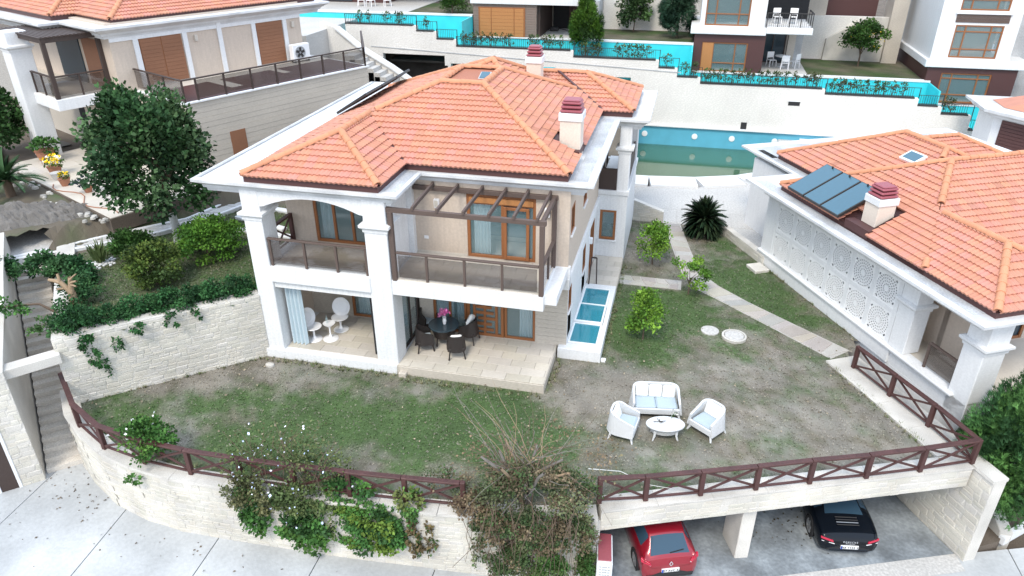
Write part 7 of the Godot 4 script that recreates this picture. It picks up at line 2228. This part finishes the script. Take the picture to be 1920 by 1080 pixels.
	for i in 70:
		var w := V(rr(-38, -28.3), 2.9, rr(-10.4, -9.7)).rotated(Vector3.UP, deg_to_rad(-25.4))
		if i > 44: w = V(rr(-38.4, -36.5), 2.95, rr(-10.9, -10.2)).rotated(Vector3.UP, deg_to_rad(-25.4))
		tr = MB.new()
		tr.col = Color.WHITE * rr(0.5, 1.0)
		var r := rr(0.05, 0.14)
		tr.lathe(w, [Vector2(r, -0.02), Vector2(r * 0.8, r * 0.6), Vector2(0, r * 0.8)], 6, rr(0.8, 1.4), 1.0)
		part("stone", tr, M.stone, o)
	p = V(-22.4, 2.9, -33.6)
	o = thing("tall_shrub", "thin upright shrub with bare tips against the left travertine wall", "shrub", p + V(2.6, -0.4, 0.6))
	p += V(2.6, -0.4, 0.6)
	for i in 12:
		var a := rr(0, TAU)
		var e := p + V(cos(a) * rr(0.3, 1.2), rr(1.6, 3.2), sin(a) * rr(0.2, 0.8))
		tr = MB.new()
		tr.tube([p + V(cos(a), 0, sin(a)) * 0.15, p.lerp(e, 0.5) + V(0, 0.2, 0), e], 0.03, 0.012, 5)
		part("stem", tr, M.bark, o)
		crown("leaves", o, p.lerp(e, 0.8), V(0.16, 0.5, 0.16), 60, 0.14, [Color(0.05, 0.08, 0.03), Color(0.07, 0.06, 0.035)], 6)
	# young citrus trees along the garden path
	for s in [[-0.55, -22.25, 0.72, 1.15, 1500, "small yellow green citrus tree on the lawn nearest the terrace"], [-0.6, -28.4, 0.72, 1.2, 1500, "slim yellow green citrus tree by the villa's stair porch"], [0.95, -26.0, 0.8, 0.95, 700, "sparse citrus sapling beside the bend of the flagstone path"]]:
		p = V(s[0], 0, s[1])
		o = thing("citrus_tree", s[5], "tree", p, 0, "citrus trees in the garden")
		limbs(o, p, p + V(0, s[3] * 0.7, 0), 0.035, V(s[2] * 0.7, 0.7, s[2] * 0.7), 7, M.bark)
		crown("crown", o, p + V(0, s[3] * 0.92, 0), V(s[2] * 1.1, s[3] * 0.85, s[2]), int(s[4] * 1.7), 0.10, citrus, 44 if s[4] > 1000 else 20, null, 0.0, 0.32 if s[4] > 1000 else 0.26)
	# sago palm
	p = V(1.45, 0, -32.1)
	o = thing("sago_palm", "big dark round sago palm at the end of the flagstone path", "palm", p)
	tr = MB.new()
	tr.tube([p, p + V(0, 0.7, 0)], 0.22, 0.2, 10)
	part("trunk", tr, M.bark, o)
	fan(o, "frond", p + V(0, 0.7, 0), 230, 1.12, -0.55, 1.5, [Color(0.012, 0.028, 0.014), Color(0.018, 0.036, 0.018), Color(0.03, 0.05, 0.024)])
	# conifer by the parking bay
	p = V(10.1, -2.8, -18.75)
	o = thing("conifer", "bushy bright green conifer by the right side of the parking bay", "tree", p)
	limbs(o, p, p + V(0, 3.8, 0), 0.12, V(0.9, 0.5, 0.9), 8, M.bark)
	crown("crown", o, p + V(0.1, 2.85, 0), V(2.1, 2.85, 1.95), 34000, 0.15, [Color(0.065, 0.155, 0.05), Color(0.09, 0.195, 0.055), Color(0.042, 0.105, 0.04)], 130, needlemesh, -0.5, 0.2, 0.45)
	# plants on the curved wall
	o = thing("flowering_bush", "round leafy bush with white specks leaning over the left fence", "shrub", V(-13.3, 0, -12.75))
	tr = MB.new()
	tr.tube([V(-13.2, 0, -12.95), V(-13.3, 0.6, -12.75), V(-13.35, 1.0, -12.7)], 0.05, 0.03, 6)
	part("stem", tr, M.bark, o)
	crown("foliage", o, V(-13.3, 0.75, -12.75), V(0.82, 0.7, 0.6), 2600, 0.095, [Color(0.05, 0.12, 0.028), Color(0.035, 0.09, 0.022), Color(0.07, 0.14, 0.03)], 40)
	crown("foliage", o, V(-13.6, -0.2, -12.15), V(0.3, 0.3, 0.12), 120, 0.09, [Color(0.05, 0.12, 0.028)], 8, null, 0.5)
	crown("blossom", o, V(-13.3, 0.85, -12.7), V(0.9, 0.75, 0.65), 40, 0.08, [Color(0.75, 0.75, 0.75)], 14)
	var plum := thing("plumbago", "sprawling climber with pale blue flowers over the fence and the curved wall", "climber", V(-9.4, 0, -12.6))
	o = plum
	for k in [[-9.6, 0.7, -12.75, 1.4, 0.55, 0.65, 900, 0], [-8.6, 0.6, -12.9, 1.2, 0.5, 0.7, 800, 0], [-10.1, -0.1, -12.25, 0.75, 0.55, 0.26, 1700, 2], [-9.95, -0.9, -12.2, 0.42, 0.5, 0.2, 700, 1], [-8.75, 0.0, -12.35, 0.8, 0.5, 0.3, 1700, 0], [-8.6, -0.95, -12.25, 0.8, 0.62, 0.26, 2000, 1], [-8.5, -1.45, -12.3, 0.55, 0.35, 0.2, 500, 1], [-9.3, 1.2, -13.0, 1.5, 0.5, 0.8, 240, 2]]:
		crown("foliage", o, V(k[0], k[1], k[2]), V(k[3] * 1.12, k[4] * 1.12, k[5] * 1.15), int(k[6] * 1.15), 0.08 if k[7] != 1 else 0.11, [[Color(0.075, 0.095, 0.035), Color(0.055, 0.08, 0.03)], [Color(0.04, 0.10, 0.025), Color(0.06, 0.13, 0.03), Color(0.028, 0.065, 0.022)], [Color(0.095, 0.095, 0.045), Color(0.075, 0.085, 0.04)]][k[7]], 30, null, 0.25)
	for k in 34:
		tr = MB.new()
		var a := V(rr(-10.4, -8.0), rr(0.1, 0.6), rr(-12.9, -12.4))
		var e := a + V(rr(-0.9, 0.9), rr(0.3, 1.5), rr(-0.7, 0.3))
		tr.tube([a, a.lerp(e, 0.5) + V(rr(-0.1, 0.1), 0.12, 0), e], 0.010, 0.005, 4)
		part("stem", tr, M.bark, o)
	crown("blossom", o, V(-9.2, 0.75, -12.6), V(2.0, 1.2, 1.1), 110, 0.07, [Color(0.55, 0.62, 0.85), Color(0.75, 0.78, 0.88)], 60)
	crown("blossom", o, V(-9.2, -0.3, -12.1), V(1.2, 1.0, 0.25), 50, 0.08, [Color(0.55, 0.62, 0.85)], 26)
	o = thing("ivy_curtain", "green ivy hanging down the curved wall right of the flowering climber", "climber", V(-6.8, -0.6, -12.5))
	for k in [[-7.4, 0.25, -12.7, 0.7, 0.4, 0.35, 900, 0], [-6.9, -0.5, -12.42, 0.9, 0.6, 0.2, 1900, 0], [-6.7, -1.15, -12.4, 0.85, 0.6, 0.2, 1800, 0], [-6.2, -0.85, -12.5, 0.45, 0.7, 0.2, 800, 0], [-5.8, 0.2, -12.7, 0.4, 0.5, 0.3, 420, 1], [-5.65, -0.9, -12.55, 0.22, 0.8, 0.14, 420, 2], [-5.2, -1.0, -12.6, 0.15, 0.7, 0.1, 160, 2]]:
		crown("foliage", o, V(k[0], k[1], k[2]), V(k[3] * 1.1, k[4] * 1.1, k[5]), int(k[6] * 1.0), 0.105, [[Color(0.04, 0.105, 0.028), Color(0.055, 0.13, 0.03), Color(0.028, 0.07, 0.022), Color(0.10, 0.16, 0.03)], [Color(0.06, 0.12, 0.03), Color(0.09, 0.11, 0.035)], [Color(0.11, 0.085, 0.04), Color(0.10, 0.075, 0.04), Color(0.05, 0.09, 0.03)]][k[7]], 22, null, 0.5)
	# loose strands hanging over the coping
	for grp in [[o, -7.9, -5.5, -12.5, 60, [Color(0.05, 0.12, 0.03), Color(0.07, 0.14, 0.035), Color(0.035, 0.08, 0.025)]], [plum, -10.5, -7.9, -12.3, 60, [Color(0.05, 0.11, 0.03), Color(0.075, 0.10, 0.04), Color(0.035, 0.075, 0.025)]], [plum, -4.2, -3.7, -12.72, 7, [Color(0.045, 0.07, 0.03)]]]:
		var st := []
		var sc := []
		for k in grp[4]:
			var x := rr(grp[1], grp[2])
			var l := rr(0.5, 1.7) * (0.6 + 0.4 * sin(x * 2.3))
			var q := V(x, 0.2, grp[3] - 0.03 * maxf(0.0, x + 9.0))
			var c: Color = grp[5][rng.randi() % grp[5].size()] * rr(0.8, 1.6)
			for i in int(l / 0.03):
				q += V(rr(-0.035, 0.035), -0.03, rr(-0.01, 0.012))
				st.append(leaf_at(q + V(rr(-0.07, 0.07), 0, rr(0.0, 0.08)), V(rr(-1, 1), -0.5, rr(0, 1)), rr(0.06, 0.11)))
				sc.append(c * rr(0.7, 1.4))
		many("strands", leafmesh, M.leaf, st, sc, grp[0])
	# tangled half bare climber over the fence's broken middle
	o = thing("bougainvillea", "big tangled half bare climber with grey stems over the broken fence", "climber", V(-2.8, 0, -13.2))
	for k in 9:
		tr = MB.new()
		var a := TAU * k / 9.0
		var e := V(-2.9 + cos(a) * rr(0.6, 1.3), rr(1.2, 2.0), -13.3 + sin(a) * rr(0.3, 0.8))
		tr.tube([V(-2.9 + 0.12 * cos(a), 0, -13.5), V(-2.9 + 0.25 * cos(a), rr(0.7, 1.0), -13.4 + 0.2 * sin(a)), V(-2.9 + cos(a) * 0.55, rr(1.1, 1.4), -13.35 + sin(a) * 0.4), e], 0.06, 0.03, 7)
		part("stem", tr, M.greytwig if k % 3 else M.palebark, o)
	for k in 85:
		tr = MB.new()
		var a := rr(0, TAU)
		var s := V(-2.85 + cos(a) * rr(0, 0.9), rr(0.6, 1.7), -13.3 + sin(a) * rr(0, 0.6))
		var l := rr(0.5, 1.6)
		var dv := V(cos(a) * l, rr(-1.3, 1.1) * l * 0.8, sin(a) * l * 0.7 + rr(-0.2, 0.3))
		var w1 := V(rr(-0.25, 0.25), rr(0.0, 0.25), rr(-0.2, 0.2))
		tr.tube([s, s + dv * 0.3 + w1 * 0.6, s + dv * 0.6 + w1 + V(0, 0.1, 0), s + dv * 0.85 + w1 * rr(-0.5, 1.2), s + dv + w1 * 0.5 - V(0, 0.12 * l, 0)], 0.007, 0.003, 5)
		part("twig", tr, [M.greytwig, M.bark, M.bark][k % 3], o)
	for k in 46:
		tr = MB.new()
		var s := V(rr(-4.2, -1.4), rr(0.0, 0.9), rr(-13.4, -12.7))
		tr.tube([s, s + V(rr(-0.2, 0.2), 0.1, 0.3), s + V(rr(-0.3, 0.3), -0.8, 0.45), s + V(rr(-0.4, 0.4), rr(-2.2, -1.4), 0.4)], 0.012, 0.006, 4)
		part("hanging_twig", tr, M.bark, o)
	var mix := [Color(0.06, 0.095, 0.038), Color(0.045, 0.08, 0.032), Color(0.085, 0.10, 0.05), Color(0.12, 0.095, 0.06)]
	for k in [[-2.9, 0.85, -13.2, 1.5, 0.7, 0.8, 2800, 0], [-1.9, 0.7, -13.6, 0.9, 0.5, 0.6, 1300, 0], [-3.4, -0.2, -12.75, 0.8, 0.6, 0.3, 1500, 0], [-2.4, -0.2, -12.85, 0.9, 0.7, 0.35, 1900, 0], [-1.5, -0.2, -13.1, 0.55, 0.7, 0.3, 1100, 0], [-3.1, -1.3, -12.7, 0.75, 0.8, 0.25, 1500, 0], [-2.1, -1.4, -12.8, 0.5, 0.8, 0.25, 1300, 1], [-1.25, -1.4, -13.1, 0.3, 0.8, 0.25, 800, 1], [-4.1, 0.3, -12.9, 0.6, 0.45, 0.4, 700, 2], [-3.9, -1.1, -12.65, 0.25, 0.8, 0.15, 200, 0], [-3.6, 1.3, -13.6, 1.5, 0.9, 0.9, 260, 2], [-1.8, 1.5, -13.9, 1.4, 0.9, 0.9, 260, 2], [-4.9, 0.6, -13.3, 0.7, 0.35, 0.4, 300, 0]]:
		crown("foliage", o, V(k[0], k[1], k[2]), V(k[3], k[4], k[5]), int(k[6] * 1.8), 0.075, [mix, [Color(0.04, 0.095, 0.025), Color(0.055, 0.09, 0.03)], [Color(0.15, 0.11, 0.07), Color(0.11, 0.095, 0.055)]][k[7]], 30, null, 0.3)
	for k in 30:
		tr = MB.new()
		var s := V(-2.9 + rr(-0.6, 0.6), 1.0, -13.4)
		var e := V(-2.9 + rr(-2.4, 2.2), rr(1.7, 3.1), rr(-14.6, -13.3))
		tr.tube([s, s.lerp(e, 0.4) + V(rr(-0.15, 0.15), 0.2, 0), s.lerp(e, 0.75) + V(rr(-0.15, 0.15), 0.15, 0), e], 0.009, 0.003, 5)
		part("shoot", tr, [M.greytwig, M.bark, M.palebark][k % 3], o)
	var wl := MB.new()
	wl.tube([V(-1.4, 0.9, -14.2), V(-0.6, 0.8, -14.4), V(0.2, 0.55, -14.35), V(0.7, 0.5, -14.4)], 0.014, 0.006, 6)
	part("twig", wl, M.whitebark, o)
	# trees and shrubs of the back row
	p = V(-16.9, 6.65, -52.6)
	o = thing("cypress", "dark rounded bush above the turquoise pool at the top", "shrub", p)
	limbs(o, p, p + V(0, 0.8, 0), 0.06, V(0.6, 0.5, 0.6), 4, M.bark)
	crown("crown", o, p + V(0, 0.9, 0), V(1.3, 1.25, 1.2), 3400, 0.16, [Color(0.03, 0.075, 0.012), Color(0.04, 0.09, 0.015)], 40, needlemesh)
	p = V(-6.95, 4.4, -50.9)
	o = thing("cypress", "conical yellow green conifer standing before the blue pool", "tree", p)
	limbs(o, p, p + V(0, 2.3, 0), 0.07, V(0.4, 0.4, 0.4), 4, M.bark)
	crown("crown", o, p + V(0, 2.0, 0), V(1.6, 1.95, 1.4), 9000, 0.18, [Color(0.055, 0.115, 0.014), Color(0.04, 0.09, 0.014), Color(0.028, 0.06, 0.016)], 70, needlemesh, -0.4, 0.25, 0.45)
	p = V(-4.2, 5.27, -56.2)
	o = thing("round_shrub", "dark broadleaved little tree before the stone wall", "tree", p)
	limbs(o, p, p + V(0, 1.1, 0), 0.06, V(0.9, 0.8, 0.9), 6, M.bark)
	crown("crown", o, p + V(0, 1.55, 0), V(1.4, 1.4, 1.3), 2600, 0.2, G, 34, null, 0.0, 0.3)
	p = V(-1.0, 5.27, -54.4)
	o = thing("pine_tree", "blue green pine with drooping boughs beside the maroon house", "tree", p)
	limbs(o, p, p + V(0, 3.0, 0), 0.1, V(1.3, 0.2, 1.3), 8, M.bark)
	crown("crown", o, p + V(0, 2.0, 0), V(1.75, 2.1, 1.6), 7000, 0.26, [Color(0.025, 0.06, 0.035), Color(0.035, 0.075, 0.042), Color(0.018, 0.045, 0.028)], 70, needlemesh, 0.25, 0.25, 0.5)
	p = V(11.5, 3.5, -56.0)
	o = thing("orange_tree", "round dark orange tree on the small lawn between the white houses", "tree", p)
	limbs(o, p, p + V(0, 1.3, 0), 0.07, V(0.9, 0.8, 0.9), 6, M.bark)
	crown("crown", o, p + V(0, 1.95, 0), V(1.55, 1.25, 1.4), 3600, 0.17, [Color(0.025, 0.06, 0.015), Color(0.04, 0.085, 0.018)], 40, null, 0.0, 0.3)
	crown("fruit", o, p + V(0.2, 1.9, 0.5), V(1.2, 1.0, 1.0), 60, 0.1, [Color(0.5, 0.38, 0.03)], 30)
	# planter shrubs along the stepped wall
	var kinds := []
	var ordn := ["first", "second", "third", "fourth", "fifth", "sixth", "seventh", "eighth", "ninth", "tenth", "eleventh", "twelfth", "thirteenth", "fourteenth"]
	for k in [[-23, -19, 6.2, 5, "the highest left iron fence"], [-17.9, -17.4, 5.9, 1, "the second iron fence step"], [-15.2, -11.8, 5.0, 8, "the fence below the orange timber door"], [-10.6, -8.3, 5.0, 6, "the fence before the timber porch"], [-7.2, -5.5, 4.6, 4, "the fence under the conical conifer"], [-4.9, -2.6, 4.6, 6, "the fence before the broad pool"], [-1.6, -1.0, 4.15, 1, "the short iron fence at the blue pool's corner"], [-0.4, 0.5, 3.65, 2, "the short fence by the maroon corner"], [1.0, 6.8, 3.3, 14, "the fence before the maroon house"], [7.1, 8.2, 3.3, 3, "the fence by the terrace corner"], [8.7, 13.2, 3.0, 11, "the fence below the orange tree"], [15.5, 16.2, 2.15, 2, "the lowest right iron fence"]]:
		for i in k[3]:
			var s := V(lerpf(k[0], k[1], (i + rr(0.1, 0.9)) / k[3]), k[2], -49.45 + rr(-0.15, 0.1))
			var lab: String = ("planter shrub, %s from the left behind %s" % [ordn[i], k[4]]) if k[3] > 1 else "single low planter shrub behind " + k[4]
			if kinds.size() < 4:
				o = thing("planter_shrub", lab, "shrub", s, 0, "planter shrubs on the stepped wall")
				for j in 5:
					tr = MB.new()
					tr.tube([s, s + V(rr(-0.25, 0.25), rr(0.4, 0.8), rr(-0.15, 0.15))], 0.012, 0.006, 4)
					part("stem", tr, M.bark, o)
				crown("leaves", o, s + V(0, 0.5, 0), V(0.36, 0.42, 0.25), 130, 0.11, [[Color(0.05, 0.09, 0.03), Color(0.07, 0.11, 0.035)], [Color(0.09, 0.075, 0.045), Color(0.06, 0.08, 0.03)], [Color(0.045, 0.085, 0.028), Color(0.08, 0.10, 0.04)], [Color(0.05, 0.075, 0.03)]][kinds.size()], 12)
				kinds.append(o)
			else:
				dup(kinds[rng.randi() % 4], s, rr(0, TAU), lab)
	# fallen leaves swept along the foot of the walls
	ts = []
	cs = []
	for i in 150:
		var x := rr(-19, -3)
		var z := -12.1 + absf(rng.randfn(0, 0.5)) + 0.05 * absf(x + 11)
		if i < 80:
			x = rr(-18.2, -15.4); z = -13.0 + rr(-0.7, 0.9) + (x + 16.5) * 0.3
		if i > 138:
			x = rr(-20, -4); z = rr(-12, -10)
		ts.append(leaf_at(V(x, DRIVE + 0.012, z), V(rr(-1, 1), 0.1, rr(-1, 1)), rr(0.04, 0.09)))
		cs.append(Color(0.13, 0.105, 0.08) * rr(0.6, 1.6))
	var lv := many("fallen_leaves", leafmesh, M.leaf, ts, cs, self)
	meta(lv, "dry brown leaves scattered on the pale driveway below the wall", "leaves")
	ts = []
	cs = []
	for i in 130:
		ts.append(leaf_at(V(rr(2.2, 6.0), -2.55, rr(-18.0, -16.2)), V(rr(-1, 1), 0.1, rr(-1, 1)), rr(0.04, 0.1)))
		cs.append(Color(0.08, 0.07, 0.05) * rr(0.6, 1.6))
	for k in ts.size():
		var t: Transform3D = ts[k]
		t.origin.y = drive_y(t.origin.x) + 0.03
		ts[k] = t
	lv = many("fallen_leaves", leafmesh, M.leaf, ts, cs, self)
	meta(lv, "dry leaves on the stained floor between the two parked cars", "leaves")
	ts = []
	cs = []
	for i in 700:
		var q := Vector2(rr(-17, 9), rr(-24, -12.8))
		if not Geometry2D.is_point_in_polygon(q, LAWN): continue
		ts.append(leaf_at(V(q.x, 0.05, q.y), V(rr(-1, 1), 0.2, rr(-1, 1)), rr(0.04, 0.10)))
		cs.append(Color(0.34, 0.28, 0.2) * rr(0.5, 1.4))
	lv = many("fallen_leaves", leafmesh, M.leaf, ts, cs, self)
	meta(lv, "pale dry leaves strewn over the lawn", "leaves")

func _ready() -> void:
	rng.seed = 20240611
	# camera
	var cam := Camera3D.new()
	cam.name = "camera"
	cam.position = V(0, 13.7, 0)
	cam.rotation = Vector3(deg_to_rad(-28.1), deg_to_rad(13.43), deg_to_rad(-0.2))
	cam.fov = rad_to_deg(2.0 * atan(540.0 / 1355.0))
	cam.near = 0.1; cam.far = 900.0
	add_child(cam)
	cam.current = true
	# overcast sky and a soft sun from the front left
	var sky := Sky.new()
	var sm := ProceduralSkyMaterial.new()
	sm.sky_top_color = Color(0.79, 0.855, 0.945)
	sm.sky_horizon_color = Color(0.925, 0.94, 0.96)
	sm.sky_curve = 0.2
	sm.ground_horizon_color = Color(0.80, 0.82, 0.84)
	sm.ground_bottom_color = Color(0.45, 0.44, 0.42)
	sm.sun_angle_max = 0.0
	sky.sky_material = sm
	var env := Environment.new()
	env.background_mode = Environment.BG_SKY
	env.sky = sky
	env.background_energy_multiplier = 1.12
	env.tonemap_mode = Environment.TONE_MAPPER_LINEAR
	env.tonemap_exposure = 2.15
	env.sdfgi_enabled = true; env.ssao_enabled = true; env.ssil_enabled = true
	var we := WorldEnvironment.new()
	we.name = "world"
	we.environment = env
	add_child(we)
	var sun := DirectionalLight3D.new()
	sun.name = "sun"
	sun.light_energy = 0.42
	sun.light_angular_distance = 18.0
	sun.light_color = Color(1.0, 0.97, 0.92)
	sun.shadow_enabled = true
	add_child(sun)
	sun.look_at_from_position(V(-2, 17, 13), V(0, 0, 0))
	materials()
	leaf_meshes()
	stone_shapes()
	tile_shapes()
	setting()
	walls()
	villa()
	right_house()
	left_house()
	back_row()
	furniture()
	cars()
	vegetation()
